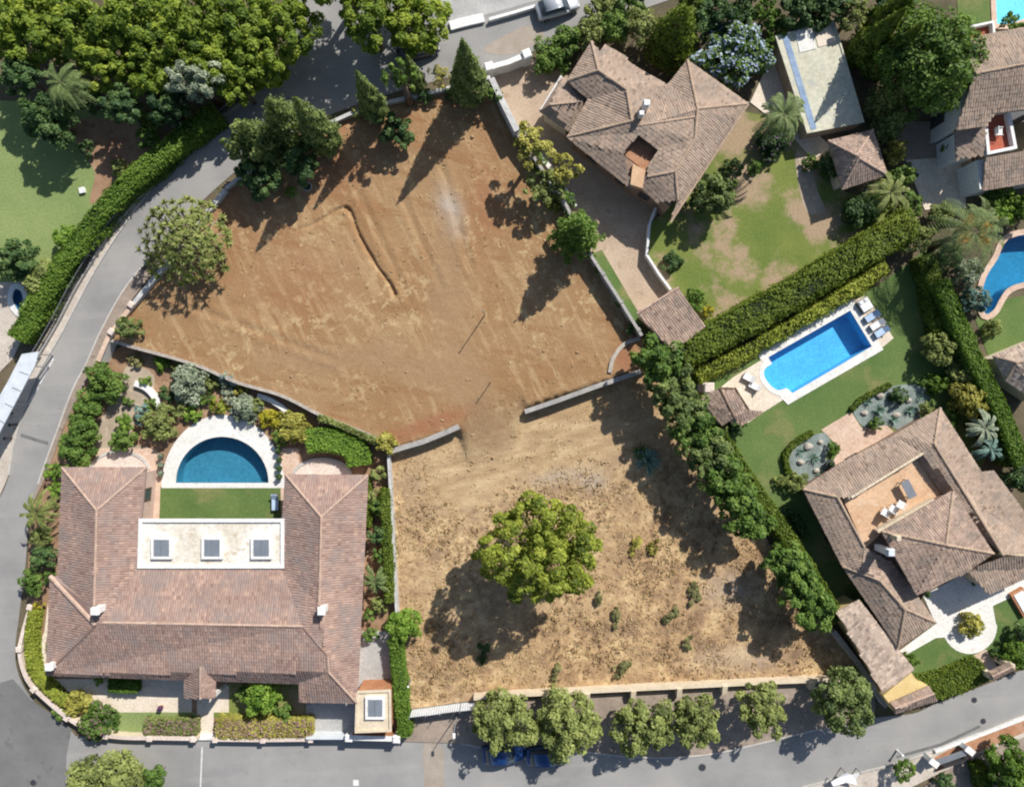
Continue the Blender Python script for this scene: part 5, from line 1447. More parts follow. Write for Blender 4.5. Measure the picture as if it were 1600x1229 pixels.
# single-slope shed of that house
s2 = house('shed', 1048, 498, 'small shed with one pinkish tiled slope at the end of the driveway', 'shed')
tS = {'a': (995, 490, 2.9), 'b': (1060, 449, 2.9), 'c': (1101, 510, 2.5), 'd': (1052, 548, 2.5)}
faces(s2, tS, [('a', 'b', 'c', 'd')], 'tile3'); walls(s2, [(995, 490), (1060, 449), (1101, 510), (1052, 548)], 2.6, mat='cream', inset_d=.35, win=False)
ridge_cap(s2, (995, 490, 2.95), (1060, 449, 2.95), 'ridge1', .1, 'ridge_cap')

# ---- the house with the roof terrace
E, R = 3.1, 4.4
h3 = house('villa', 1430, 800, 'large tan tiled house with an orange roof terrace in its middle')
t3 = {'p1': (1255, 764, E), 'p2': (1301, 733, E), 'p3': (1312, 724, E), 'l': (1308, 776, 4.0), 'k': (1396, 680, E), 'r1': (1330, 777, 3.95), 'r2': (1442, 708, 4.1), 'p4': (1469, 637, E), 'n': (1460, 694, R), 'p5': (1533, 737, E),
      'x': (1532, 796, E + .3), 'y': (1567, 867, R), 'p6': (1552, 735, E - .2), 'p7': (1590, 785, E - .2), 'p8': (1640, 860, E - .2), 't1': (1435, 716, 3.5), 't2': (1472, 770, 3.5), 't4': (1350, 854, 3.9), 'u': (1316, 884, E), 'v': (1374, 906, 4.1), 'w': (1346, 890, 3.8),
      'a': (1414, 951, 4.1), 'b': (1403, 1011, E), 'c': (1462, 972, E), 'd': (1438, 937, E + .2), 'f': (1395, 880, E + .3)}
faces(h3, t3, [('p1', 'p2', 'p3', 'l'), ('p3', 'k', 'r2', 'r1', 'l'), ('k', 'p4', 'n', 'r2'), ('p4', 'p5', 'x', 'y', 'n'), ('n', 'y', 't2', 't1', 'r2'), ('p5', 'p6', 'p7', 'x'), ('x', 'p7', 'p8', 'y'),
               ('p1', 'l', 't4', 'w', 'u'), ('u', 'v', 'a', 'b'), ('u', 'w', 't4', 'f', 'v'), ('a', 'c', 'b'), ('a', 'd', 'c'), ('v', 'f', 'd', 'a')], 'tile2')
ridges(h3, t3, [('p1', 'l'), ('l', 't4'), ('p4', 'n'), ('n', 'y'), ('u', 'v'), ('v', 'a'), ('a', 'c'), ('a', 'b')], 'ridge2', .13)
ridge_cap(h3, (1330, 777, 4.0), (1442, 708, 4.15), 'cream', .12)
walls(h3, [(1255, 764), (1301, 733), (1396, 680), (1469, 637), (1533, 737), (1552, 735), (1590, 785), (1640, 860), (1567, 864), (1500, 885), (1436, 918), (1458, 966), (1403, 1011), (1316, 884)], E, mat='brownwall', inset_d=.75)
flat_slab(h3, [(1318, 781), (1436, 712), (1474, 769), (1380, 830), (1352, 856)], 3.3, 'terrace', .35, 'roof_terrace')
parapet(h3, [(1374, 829), (1458, 782)], 3.3, .7, .3, 'cream', False)
E3, R3 = 4.9, 6.1
t3b = {'w': (1378, 830, E3), 'nw': (1457, 784, E3), 'ne': (1489, 767, E3), 'n': (1478, 851, R3), 'e': (1552, 864, E3), 's': (1504, 897, E3), 'sw': (1433, 930, E3)}
faces(h3, t3b, [('w', 'nw', 'ne', 'n'), ('ne', 'e', 'n'), ('w', 'n', 's', 'sw'), ('n', 'e', 's')], 'tile3')
ridges(h3, t3b, [('ne', 'n'), ('n', 'e'), ('w', 'n')], 'ridge2', .13)
walls(h3, [(1378, 830), (1457, 784), (1489, 767), (1552, 864), (1504, 897), (1433, 930)], E3, mat='brownwall', inset_d=.4, win=False, name='upper_wall')
t3c = {'a': (1512, 893, 3.2), 'b': (1562, 871, 3.9), 'c': (1640, 868, 3.9), 'd': (1640, 886, 3.1), 'e': (1546, 928, 3.0)}
faces(h3, t3c, [('a', 'b', 'c', 'd', 'e')], 'tile2'); walls(h3, [(1512, 893), (1562, 871), (1640, 868), (1640, 886), (1546, 928)], 3.1, mat='cream', inset_d=.4, win=False, name='porch_wall')
chimney(h3, 1380, 858, 3.6, 5.6, .55, 'zinc', 'zinc'); chimney(h3, 1396, 838, 4.8, 5.8, .4, 'cream', 'cream')

# long lean-to of mottled tiles beside it, with a gatehouse roof
c3 = house('carport', 1365, 1010, 'long lean-to with pale mottled tiles between the lot and front lawn', 'carport')
tC = {'a': (1308, 955, 3.15), 'b': (1342, 937, 2.9), 'c': (1429, 1046, 2.9), 'd': (1379, 1082, 3.15)}
faces(c3, tC, [('a', 'b', 'c', 'd')], 'tile4'); walls(c3, [(1308, 955), (1342, 937), (1429, 1046), (1379, 1082)], 2.8, mat='yellow_wall', inset_d=.25, win=False)
g3 = house('gatehouse', 1425, 1090, 'little tiled gatehouse with ochre walls on the road bend', 'gatehouse')
mb = MB(); mb.prism([U(p[0], p[1], 2.5)[:2] for p in [(1380, 1086), (1424, 1050), (1437, 1070), (1452, 1072), (1462, 1094), (1400, 1113)]], 0, 2.5); wobj('wall', mb.mesh('wall'), M['yellow_wall'], g3)
tG = {'a': (1392, 1097, 2.7), 'b': (1452, 1071, 2.7), 'c': (1464, 1094, 2.7), 'd': (1398, 1115, 2.7), 'r0': (1398, 1106, 3.3), 'r1': (1459, 1083, 3.3)}
faces(g3, tG, [('a', 'b', 'r1', 'r0'), ('r0', 'r1', 'c', 'd')], 'tile3'); ridges(g3, tG, [('r0', 'r1')], 'ridge1', .1)
g3b = house('gate_canopy', 1565, 1048, 'small pink tiled canopy over the garden gate beside the road bend', 'gate canopy')
tH = {'a': (1546, 1049, 2.5), 'b': (1578, 1034, 2.5), 'c': (1585, 1046, 2.5), 'd': (1553, 1062, 2.5), 'r0': (1550, 1056, 3.0), 'r1': (1582, 1040, 3.0)}
faces(g3b, tH, [('a', 'b', 'r1', 'r0'), ('r0', 'r1', 'c', 'd')], 'tile3'); ridges(g3b, tH, [('r0', 'r1')], 'ridge1', .1)
for (x, y) in ((1550, 1056), (1581, 1041)):
    p = U(x, y, 2.4); mb = MB(); mb.box((p[0], p[1], 1.25), (.5, .5, 2.5)); wobj('pillar', mb.mesh('pillar'), M['cream'], g3b)

# ---- pool house
ph = house('pool_house', 1140, 635, 'tiny pool house with brown tiled roof beside the long bright pool', 'pool house')
tP = {'a': (1094, 622, 2.5), 'b': (1124, 606, 3.0), 'c': (1147, 651, 3.0), 'd': (1128, 664, 2.5), 'e': (1149, 607, 2.9), 'f': (1170, 640, 2.9), 'g': (1157, 665, 2.5), 'h': (1194, 643, 2.3)}
faces(ph, tP, [('a', 'b', 'c', 'd'), ('b', 'e', 'f', 'g', 'c'), ('f', 'h', 'g')], 'tile3'); ridges(ph, tP, [('b', 'c'), ('e', 'f'), ('b', 'e')], 'wood', .09)
walls(ph, [(1094, 622), (1124, 606), (1149, 607), (1170, 640), (1157, 664), (1128, 664)], 2.4, mat='cream', inset_d=.3, win=False)
chimney(ph, 1101, 606, 0, 2.4, .8, 'slab_pink', 'slab_pink')

# ---- pavilion, flat-roofed outbuilding and the house in the upper right
pv = house('pavilion', 1340, 250, 'square garden pavilion with a four sided brown tiled roof', 'pavilion')
tV = {'a': (1294, 220, 2.6), 'b': (1364, 203, 2.6), 'c': (1386, 273, 2.6), 'd': (1316, 296, 2.6), 'r': (1338, 243, 4.0), 's': (1342, 247, 4.0)}
faces(pv, tV, [('a', 'b', 'r'), ('b', 'c', 's', 'r'), ('c', 'd', 's'), ('d', 'a', 'r', 's')], 'tile3'); ridges(pv, tV, [('a', 'r'), ('b', 'r'), ('c', 's'), ('d', 's')], 'ridge1', .1)
walls(pv, [(1294, 220), (1364, 203), (1386, 273), (1316, 296)], 2.5, mat='cream', inset_d=.5, every=2.5)
ob = house('outbuilding', 1280, 130, 'long outbuilding with a pale flat roof and blue edge strip', 'outbuilding')
OB = [(1213, 57), (1303, 33), (1349, 190), (1262, 207)]
mb = MB(); mb.prism([U(p[0], p[1], 1.9)[:2] for p in OB], -.05, 1.7); wobj('wall', mb.mesh('wall'), M['tan_paving'], ob)
flat_slab(ob, OB, 1.9, 'flat_roof2', .2)
mb = MB(); mb.prism([U(p[0], p[1], 1.92)[:2] for p in [(1222, 57), (1231, 54), (1276, 201), (1267, 203)]], 1.85, 1.93); wobj('sealing_strip', mb.mesh('sealing_strip'), M['blue_strip'], ob)
parapet(ob, OB, 1.9, .08, .16, 'flat_roof2')
for k, (q, mt) in enumerate((([(1242, 50), (1268, 43), (1276, 76), (1250, 82)], 'white_paving'), ([(1270, 42), (1297, 36), (1305, 66), (1279, 74)], 'cream_paving'))):
    mb = MB(); mb.prism([U(p[0], p[1], 1.96)[:2] for p in q], 1.89, 1.95); wobj('roof_panel', mb.mesh('roof_panel'), M[mt], ob)
h4 = house('villa', 1555, 160, 'tan tiled house with a red roof terrace near the upper right corner')
t4 = {'a': (1505, 62, 5.0), 'b': (1574, 48, 5.0), 'c': (1596, 101, 6.2), 'd': (1524, 115, 6.2), 'e': (1700, 80, 6.2), 'f': (1700, 25, 5.0), 'g': (1494, 203, 4.6), 'h': (1540, 197, 4.7), 'i': (1556, 178, 4.9), 'j': (1700, 160, 4.9)}
faces(h4, t4, [('a', 'b', 'c', 'd'), ('b', 'f', 'e', 'c'), ('d', 'c', 'e', 'j', 'i', 'h', 'g')], 'tile2'); ridges(h4, t4, [('d', 'c'), ('c', 'e')], 'ridge2', .12)
walls(h4, [(1500, 62), (1574, 48), (1700, 25), (1700, 160), (1586, 176), (1556, 180), (1540, 197), (1494, 203)], 4.6, mat='white', inset_d=.4)
flat_slab(h4, [(1541, 197), (1555, 181), (1577, 178), (1586, 230), (1545, 238)], 3.3, 'red_terrace', .4, 'roof_terrace')
parapet(h4, [(1541, 197), (1545, 239), (1587, 230), (1577, 178)], 3.3, .55, .28, 'white', False)
t4b = {'a': (1492, 203, 3.6), 'b': (1539, 198, 4.0), 'c': (1539, 242, 3.6), 'd': (1495, 250, 3.1), 'e': (1541, 246, 3.7), 'f': (1700, 218, 3.7), 'g': (1700, 270, 2.9), 'h': (1535, 298, 2.9)}
faces(h4, t4b, [('a', 'b', 'c', 'd'), ('e', 'f', 'g', 'h')], 'tile2')
walls(h4, [(1492, 203), (1539, 198), (1539, 242), (1495, 250)], 3.3, mat='white', inset_d=.25, win=False, name='wing_wall'); walls(h4, [(1524, 248), (1700, 218), (1700, 270), (1530, 298)], 3.0, mat='white', inset_d=.15, win=False, name='wing_wall')
mb = MB(); mb.prism([U(p[0], p[1], 3.6)[:2] for p in [(1508, 44), (1550, 36), (1552, 54), (1508, 62)]], 0, 3.6); wobj('balcony', mb.mesh('balcony'), M['red_terrace'], h4)
parapet(h4, [(1508, 60), (1506, 44), (1552, 34), (1554, 54)], 3.6, .5, .2, 'white', False, 'balcony_wall')
h5 = house('outhouse', 1590, 570, 'roof corner of mottled tiles cut off by the right edge', 'outhouse')
t5 = {'a': (1552, 556, 3.0), 'b': (1640, 520, 3.0), 'c': (1640, 560, 4.0), 'd': (1588, 566, 4.0), 'e': (1571, 594, 3.0), 'f': (1640, 640, 3.0)}
faces(h5, t5, [('a', 'b', 'c', 'd'), ('a', 'd', 'e'), ('d', 'c', 'f', 'e')], 'tile4'); ridges(h5, t5, [('a', 'd'), ('d', 'c'), ('d', 'e')], 'ridge2', .1)
walls(h5, [(1552, 556), (1640, 520), (1640, 640), (1571, 594)], 2.9, mat='cream', inset_d=.4, win=False)

# white canopy by the road on the left
cn = house('canopy', 20, 610, 'white sheet canopy on posts beside the pale pavement', 'canopy')
CP = [(34, 553), (60, 549), (54, 572), (18, 640), (-30, 730), (-60, 720), (12, 596)]
mb = MB(); mb.prism([U(p[0], p[1], 2.6)[:2] for p in CP], 2.48, 2.6); wobj('canopy_sheet', mb.mesh('canopy_sheet'), M['zinc'], cn)
for k in range(1, 6):
    a = Vector(U(34 + (12 - 34) * k / 6 * 3, 553 + (596 - 553) * k / 6 * 3.4, 2.62)); b = Vector(U(57 + (18 - 57) * k / 6 * 1.9, 560 + (640 - 560) * k / 6 * 1.9, 2.62)); mb = MB(); mb.tube([a.lerp(b, .35), b], .03, 5); wobj('rib', mb.mesh('rib'), M['metal_grey'], cn)
for (x, y) in ((38, 556), (56, 553), (50, 572), (18, 632), (-50, 716)):
    p = U(x, y, 2.4); mb = MB(); mb.box((p[0], p[1], 1.23), (.1, .1, 2.5)); wobj('post', mb.mesh('post'), M['metal_grey'], cn)

# ------------------------------------------------------------------ walls and fences
garden_wall('retaining_wall', [(606, 706), (632, 698), (660, 690), (690, 678), (717, 666)], .12, .42, 'short grey retaining wall west of the ramp in the lot', 'greywall', 'greywall', TZ)
garden_wall('retaining_wall', [(820, 643), (870, 626), (930, 604), (1002, 580)], .12, .36, 'longer retaining wall east of the ramp in the lot', 'greywall', 'greywall', TZ)
garden_wall('stone_edging', [(1000, 528), (975, 538), (958, 560), (953, 582)], .25, .3, 'rough curved stone edging around the red earth corner', 'stone', 'stone', TZ, cat='edging', smooth=True)
garden_wall('boundary_wall', [(768, 122), (786, 160), (808, 204)], 2.0, .45, 'tall white wall right of the largest conical tree', 'oldwhite', 'oldwhite', TZ)
garden_wall('boundary_wall', [(808, 208), (846, 262), (886, 322), (914, 384), (960, 455), (1003, 524)], 1.45, .2, 'grey wall with small piers between the bare lot and tan driveway', 'greywall', 'greywall', TZ, pier=(3.1, .32, .06))
garden_wall('boundary_wall', [(352, 296), (318, 338), (280, 386), (245, 429), (208, 474)], .6, .34, 'white wall beside the left road below the rosette tree', 'oldwhite', 'oldwhite', TZ)
garden_wall('boundary_wall', [(206, 476), (187, 502), (168, 528), (153, 564)], .7, .36, 'terracotta topped low wall beside the left road', 'render', 'pink_paving', TZ - .3, pier=(3.2, .5, .2), pier_mat='slab_pink')
garden_wall('boundary_wall', [(352, 294), (410, 250), (480, 208), (545, 178), (612, 158), (690, 140), (766, 120)], .6, .25, 'pale wall along the top road behind the conical trees', 'greywall', 'oldwhite', TZ)
garden_wall('boundary_wall', [(172, 531), (200, 540), (300, 568), (370, 597), (440, 618), (500, 648), (560, 672), (600, 690)], .18, .22, 'thin wall between the lot and the half round pool garden', 'stone', 'stone', TZ, smooth=True)
garden_wall('boundary_wall', [(606, 702), (610, 770), (614, 850), (619, 950), (628, 1040), (636, 1100)], 1.3, .16, 'narrow white wall right of the rose brown roof', 'oldwhite', 'oldwhite', 0)
w = garden_wall('boundary_wall', [(740, 1091), (800, 1086), (1000, 1076), (1200, 1066), (1350, 1060)], 1.0, .28, 'long cream wall with buttresses along the bottom of the lot', 'cream', 'cream', 0)
for x, y in ((790, 1092), (852, 1089), (918, 1087), (990, 1083), (1062, 1079), (1133, 1075), (1200, 1072), (1270, 1068)):
    p = U(x, y + 3, 1.1); mb = MB(); mb.prism([(p[0] - .24, p[1] + .4), (p[0] + .24, p[1] + .4), (p[0] + .24, p[1] - .45), (p[0] - .24, p[1] - .45)], -.1, [1.2, 1.2, .95, .95]); wobj('buttress', mb.mesh('buttress'), M['cream'], w)
garden_wall('boundary_wall', [(1303, 986), (1345, 1040), (1386, 1104)], 1.3, .35, 'grey wall beside the pale mottled lean-to', 'greywall', 'greywall', 0)
garden_wall('boundary_wall', [(47, 948), (36, 985), (30, 1020), (42, 1062), (72, 1094), (112, 1126), (150, 1145), (190, 1152), (250, 1153), (308, 1154)], .95, .26, 'curved cream garden wall at the road corner', 'cream', 'slab_pink', 0, smooth=True, pier=(4.2, .45, .12), pier_mat='slab_pink')
garden_wall('boundary_wall', [(336, 1155), (410, 1156), (486, 1155)], .95, .26, 'straight cream wall below the brownish front hedge', 'cream', 'slab_pink', 0, pier=(4.6, .42, .1), pier_mat='slab_pink')
garden_wall('boundary_wall', [(545, 1152), (622, 1154)], 1.6, .4, 'short white and pink wall in front of the small garage', 'terracotta_wall', 'white', 0, pier=(4.55, .6, .1), pier_mat='white')
garden_wall('garden_gate_wall', [(478, 1153), (545, 1153)], 1.3, .12, 'white sliding gate closing the short concrete drive', 'zinc', 'zinc', 0, cat='gate')
garden_wall('garden_step', [(308, 1151), (334, 1151)], .25, .5, 'white step at the front path of the rose brown house', 'white', 'white', 0, cat='step')
garden_wall('planter_wall', [(210, 598), (228, 606), (241, 620), (249, 637)], .45, .5, 'curved white bench wall beside the gravel path', 'white', 'white', 0, smooth=True)
garden_wall('planter_wall', [(402, 618), (420, 624), (440, 636), (455, 650)], .5, .4, 'curved white planter wall above the yellow shrub', 'white', 'white', 0, smooth=True)
garden_wall('garden_wall', [(1025, 324), (1015, 350), (1011, 398), (1030, 428), (1048, 452)], 1.0, .15, 'thin white wall between the tan driveway and patchy lawn', 'white', 'white', 0)
garden_wall('garden_wall', [(828, 224), (860, 262), (900, 322)], .5, .35, 'low pale kerb wall of the planting strip along the driveway', 'render', 'render', 0)
garden_wall('entrance_wall', [(764, 105), (794, 97), (823, 85)], 1.7, .4, 'white entrance wall with end pillars at the top road', 'render', 'white', 0, pier=(3.78, .7, .15), pier_mat='white')
garden_wall('roadside_wall', [(703, 40), (730, 33), (756, 27)], .3, .8, 'broad pale plinth across the top road from the tallest cone tree', 'white', 'white', 0)
garden_wall('roadside_wall', [(764, 30), (800, 20), (840, 8)], .5, .2, 'thin white wall across the top road near the white car', 'white', 'white', 0)
garden_wall('roadside_wall', [(1462, 1174), (1520, 1153), (1600, 1122), (1700, 1080)], .35, .2, 'low white wall above the red earth bank in the lower right', 'white', 'white', 0)
railing('roadside_railing', fence_path, 1.35, 'dark iron railing on a plinth between hedge and left road')

def sheet_fence():
    t = thing('hoarding', (*U(700, 1100)[:2], 0), 'pale blue sheet metal hoarding at the lower left of the lot', 'fence')
    pts = [(643, 1108), (668, 1105), (690, 1102), (720, 1098), (750, 1095)]
    for i in range(len(pts) - 1):
        a = Vector(U(*pts[i])); b = Vector(U(*pts[i + 1])); d = b - a; L = d.length; d /= L; nr = Vector((-d.y, d.x, 0)); n = max(6, int(L / .11))
        V = []; F = []
        for k in range(n + 1):
            o = nr * (.03 * (1 if k % 2 else -1)); p = a + d * (L * k / n)
            for zz, th in ((0, 0), (1.65 + .05 * (i % 2), 0)): V.append(p + o + Vector((0, 0, zz)))
            for zz in (0, 1.65 + .05 * (i % 2)): V.append(p + o + nr * .02 + Vector((0, 0, zz)))
        for k in range(n):
            q = k * 4; r = q + 4
            F += [(q, r, r + 1, q + 1), (q + 2, q + 3, r + 3, r + 2), (q + 1, r + 1, r + 3, q + 3)]
        mb = MB(); mb.add(V, F); wobj('panel', mb.mesh('panel'), M['zinc'], t)
        mb = MB(); mb.box(a + nr * -.08 + Vector((0, 0, .9)), (.08, .08, 1.9)); wobj('post', mb.mesh('post'), M['metal_grey'], t)
sheet_fence()

# gate and shade sail in the lower right corner
gt = house('entrance_gate', 1490, 1190, 'grey gate canopy between two white pillars in the lower right', 'gate')
for (x, y) in ((1459, 1191), (1515, 1172)):
    p = U(x, y, 1.2); mb = MB(); mb.box((p[0], p[1], .6), (.8, .45, 1.2), math.radians(-38)); mb.box((p[0], p[1], 1.25), (.95, .6, .1), math.radians(-38)); wobj('pillar', mb.mesh('pillar'), M['white'], gt)
mb = MB(); mb.prism([U(p[0], p[1], 1.15)[:2] for p in [(1464, 1187), (1508, 1172), (1513, 1179), (1468, 1195)]], 1.0, 1.12); wobj('canopy', mb.mesh('canopy'), M['metal_grey'], gt)
mb = MB(); mb.prism(ground_px([(1466, 1190), (1512, 1174), (1513, 1176), (1467, 1192)]), .05, .95); wobj('gate_leaf', mb.mesh('gate_leaf'), M['metal_dark'], gt)
sl = house('shade_sail', 1322, 1215, 'white star shaped shade sail beside the pavement at the bottom right', 'shade sail')
SP = [(1298, 1221, .75), (1312, 1213, .75), (1321, 1206, .9), (1330, 1210, .75), (1345, 1207, .9), (1337, 1217, .75), (1340, 1226, .75), (1322, 1222, .7), (1302, 1228, .75)]
P_ = [U(*q) for q in SP]; mb = MB(); mb.prism([p[:2] for p in P_], [p[2] - .03 for p in P_], [p[2] for p in P_]); wobj('sail', mb.mesh('sail'), M['cloth_white'], sl)
for k in (0, 2, 4, 8):
    mb = MB(); mb.lathe((P_[k][0], P_[k][1], 0), [(.05, 0), (.04, P_[k][2] + .1)], 8); wobj('post', mb.mesh('post'), M['metal_grey'], sl)

# ------------------------------------------------------------------ cars, furniture, street things
car(787, 1178, math.radians(4), 'dark blue car half hidden under the leftmost roadside olive tree', (0.012, 0.045, 0.16))
car(856, 1181, math.radians(2), 'deep blue car parked right of another under the roadside trees', (0.015, 0.06, 0.20))
car(871, 9, math.radians(17), 'silver white car on the top road at the picture edge', (0.55, 0.57, 0.60))
car(652, 76, math.radians(17), 'dark car in tree shade on the top road', (0.012, 0.014, 0.022))
A_ = math.radians(-57)
dl = thing('daybed', (*U(1352, 476, .4)[:2], .03), 'white padded daybed at the corner of the long pool', 'daybed', None, A_)
mb = MB(); mb.box((0, 0, .18), (1.25, 1.15, .28)); mobj('base', mb.mesh('base'), M['wood'], dl)
mb = MB(); mb.box((0, 0, .39), (1.2, 1.1, .14), 0, .95); mobj('mattress', mb.mesh('mattress'), M['cloth_white'], dl)
for sy in (-1, 1):
    mb = MB(); mb.box((-.4, sy * .28, .53), (.3, .45, .14), 0, .8); mobj('pillow', mb.mesh('pillow'), M['cloth_white'], dl)
B_ = math.radians(33)
for (x, y, cl, lb) in ((1362, 494, 'cloth_blue', 'sun lounger with dark frame nearest the white daybed'), (1370, 507, 'cloth_white', 'middle sun lounger with white cushion at the pool end'), (1377, 518, 'cloth_blue', 'sun lounger with pale cushion nearest the pool corner')):
    lounger(x, y, B_, lb, cl, .03, 'loungers at the end of the long pool', .75)
for (x, y, lb) in ((1170, 590, 'white lounger on the deck nearer the lawn by the rounded pool end'), (1179, 603, 'white lounger on the deck nearer the pool house')):
    lounger(x, y, math.radians(-28), lb, 'cloth_white', .03, 'loungers by the rounded pool end', .6)
for (x, y, lb) in ((1383, 800, 'leftmost of three white chairs on the orange roof terrace'), (1395, 795, 'middle of three white chairs on the orange roof terrace'), (1407, 788, 'rightmost of three white chairs on the orange roof terrace')):
    chair(x, y, math.radians(60), lb, 3.3, 'white', 'white chairs on the roof terrace', s=1.25)
table(1420, 764, math.radians(-62), 'grey green table on the orange roof terrace', 3.3, 1.7, .8, 'bluegreen_top' if 'bluegreen_top' in M else 'metal_grey')
chair(1560, 206, 0, 'white chair on the red roof terrace', 3.3, 'white', s=1.2)
lounger(430, 784, math.radians(90), 'pale blue lounger at the right end of the courtyard lawn', 'cloth_blue', .04, None, .85)
for k, y in enumerate((704, 718, 731, 744)):
    pot_plant(437 - (2 if k == 0 else 0), y, ['farthest', 'second', 'third', 'nearest'][k] + ' potted plant from the lawn in the row on the white pool deck', .22, .35, 'dark', 'pot', .05, .3, 'potted plants along the half round pool deck')
for k, y in enumerate((712, 726, 739)):
    pot_plant(252, y, ['uppermost', 'middle', 'lowest'][k] + ' potted shrub in the row left of the half round pool', .2, .3, 'greygreen', 'pot', .05, .28, 'potted shrubs left of the half round pool')
pot_plant(1298, 725, 'black pot on the patio beside the smaller slate bed', .4, .6, 'dark', 'pot', .03, .25)
pot_plant(251, 1105, 'small dark potted plant on the cream front patio', .2, .3, 'purplebloom', 'clay', .03, .25)
pot_plant(1446, 927, 'dark potted plant at the house corner by the white drive', .25, .4, 'dark', 'pot', .03, .35)
lamp_post(714, 1116, 3.4, 'slim pale street lamp left of the roadside olive trees')
p = U(556, 1222); ac_ = thing('access_cover', (p[0], p[1], .012), 'small white square cover in the lower road below the garage', 'access cover')
mb = MB(); mb.box((0, 0, .006), (.62, .62, .012)); mobj('frame', mb.mesh('frame'), M['concrete'], ac_); mb = MB(); mb.box((0, 0, .015), (.5, .5, .012)); mobj('lid', mb.mesh('lid'), M['white'], ac_)
manhole(1097, 1198, .33, 'dark round manhole cover in the lower road below the olive trees')
manhole(1522, 1093, .25, 'small dark manhole cover nearer the long dark hedge')
manhole(1536, 1126, .25, 'small dark manhole cover nearer the low white wall')
manhole(52, 1222, .28, 'dark manhole cover at the lower left road corner')
post(757, 493, 3.6, 'thin lone pole standing in the middle of the bare lot', .05, 'survey_pole', 'metal_grey', TZ)
post(766, 598, 1.9, 'short marker stake near the ramp of the lot', .04, 'marker_stake', 'wood', TZ)
post(642, 1060, 1.8, 'white capped post at the lower left corner of the lot', .07, 'marker_post', 'metal_grey', 0.0, head='white')
post(1402, 1172, .9, 'white bollard at the kerb of the lower right road', .09, 'bollard', 'white', 0.1, 'bollard')
for k, (x, y) in enumerate(((18, 645), (26, 663), (18, 684))):
    post(x, y, .9, ['upper', 'middle', 'lower'][k] + ' dark bollard on the pale pavement at the left edge', .12, 'bollard', 'metal_dark', .1, 'bollard')
p = U(130, 298); bx = thing('drain_box', (p[0], p[1], -.02), 'small white box lid lying on the pale lawn', 'box')
mb = MB(); mb.box((0, 0, .1), (.5, .5, .22), .2); mobj('box_body', mb.mesh('box_body'), M['white'], bx); mb = MB(); mb.box((0, 0, .235), (.56, .56, .05), .2); mobj('lid', mb.mesh('lid'), M['white'], bx)
p = U(481, 292, TZ); mh = thing('well_cover', (p[0], p[1], TZ + .02), 'small dark well ring in the upper left of the lot', 'well')
mb = MB(); mb.lathe((0, 0, 0), [(.45, -.2), (.45, .12), (.33, .13), (.33, -.1)], 16); mobj('ring', mb.mesh('ring'), M['greywall'], mh); mb = MB(); mb.lathe((0, 0, 0), [(.32, -.1), (.32, .03)], 16); mobj('lid', mb.mesh('lid'), M['black'], mh)
p = U(1597, 940, .2); pl = thing('planter', (p[0], p[1], 0), 'white topped terracotta planter on the lawn at the right edge', 'planter', None, math.radians(-60))
mb = MB(); mb.box((0, 0, .2), (2.6, 1.4, .4)); mobj('planter_box', mb.mesh('planter_box'), M['terracotta_wall'], pl); mb = MB(); mb.box((0, 0, .42), (2.2, 1.0, .1)); mobj('gravel_top', mb.mesh('gravel_top'), M['white'], pl)
for k, (x, y, s) in enumerate(((1374, 618, .45), (1400, 648, .4), (1350, 645, .35), (1418, 625, .35), (1262, 697, .45), (1250, 722, .4), (1275, 735, .35), (1281, 690, .3))):
    p = U(x, y); bm = bmesh.new(); bmesh.ops.create_icosphere(bm, subdivisions=2, radius=s)
    for v in bm.verts: v.co *= random.uniform(.82, 1.12)
    me = bpy.data.meshes.new('boulder'); bm.to_mesh(me); bm.free()
    big = k < 4
    o = mobj('boulder', me, M['rock'], None, (p[0], p[1], .1)); o.scale = (1, .8, .6)
    tag(o, ['palest boulder upper centre of', 'boulder lower centre of', 'boulder at the left end of', 'boulder at the right side of'][k % 4] + (' the larger slate gravel bed' if big else ' the smaller slate gravel bed'), 'boulder', 'boulders in the slate beds')
# ------------------------------------------------------------------ trees
WOOD = 'yellow green trees massed in the upper left'
for (x, y, r, h, lb) in [
    (40, 42, 60, 6.5, 'yellow green tree in the extreme upper left corner'), (120, 40, 58, 6.7, 'yellow green tree second from the corner along the top edge'), (205, 42, 60, 6.8, 'yellow green tree third from the corner along the top edge'),
    (290, 45, 60, 6.8, 'yellow green tree fourth from the corner along the top edge'), (372, 40, 58, 6.5, 'yellow green tree fifth from the corner along the top edge'), (448, 38, 50, 6.1, 'rightmost yellow green tree of the upper left wood'),
    (160, 98, 42, 5.4, 'lower yellow green tree in front of the wood above the palm'), (240, 108, 46, 5.7, 'yellow green tree in front of the wood left of the grey green tree'), (345, 105, 50, 5.8, 'yellow green tree in front of the wood above the railing end'), (412, 98, 46, 5.7, 'yellow green tree of the wood nearest the road bend'), (375, 135, 30, 4.8, 'small yellow green tree overhanging the road bend')]:
    tree('broadleaf_tree', x, y, r, h, lb, 'tree', 'ficus', 'ficus', .72, group=WOOD)
tree('broadleaf_tree', 578, 32, 46, 7, 'yellow green tree left of its twin over the shaded road', 'tree', 'ficus', 'ficus', .72)
tree('broadleaf_tree', 648, 34, 50, 7, 'yellow green tree right of its twin above the shaded car', 'tree', 'ficus', 'ficus', .72)
tree('broadleaf_tree', 535, -48, 55, 8, 'yellow green tree rim at the top edge above the shaded road', 'tree', 'ficus', 'ficus', .72)
tree('broadleaf_tree', 625, -58, 55, 8, 'second yellow green tree rim at the top edge above the shaded road', 'tree', 'ficus', 'ficus', .72)
tree('olive_tree', 305, 125, 40, 6.5, 'grey green tree at the lower rim of the yellow green wood', 'tree', 'olive', 'greygreen', .7, (1.1, .8))
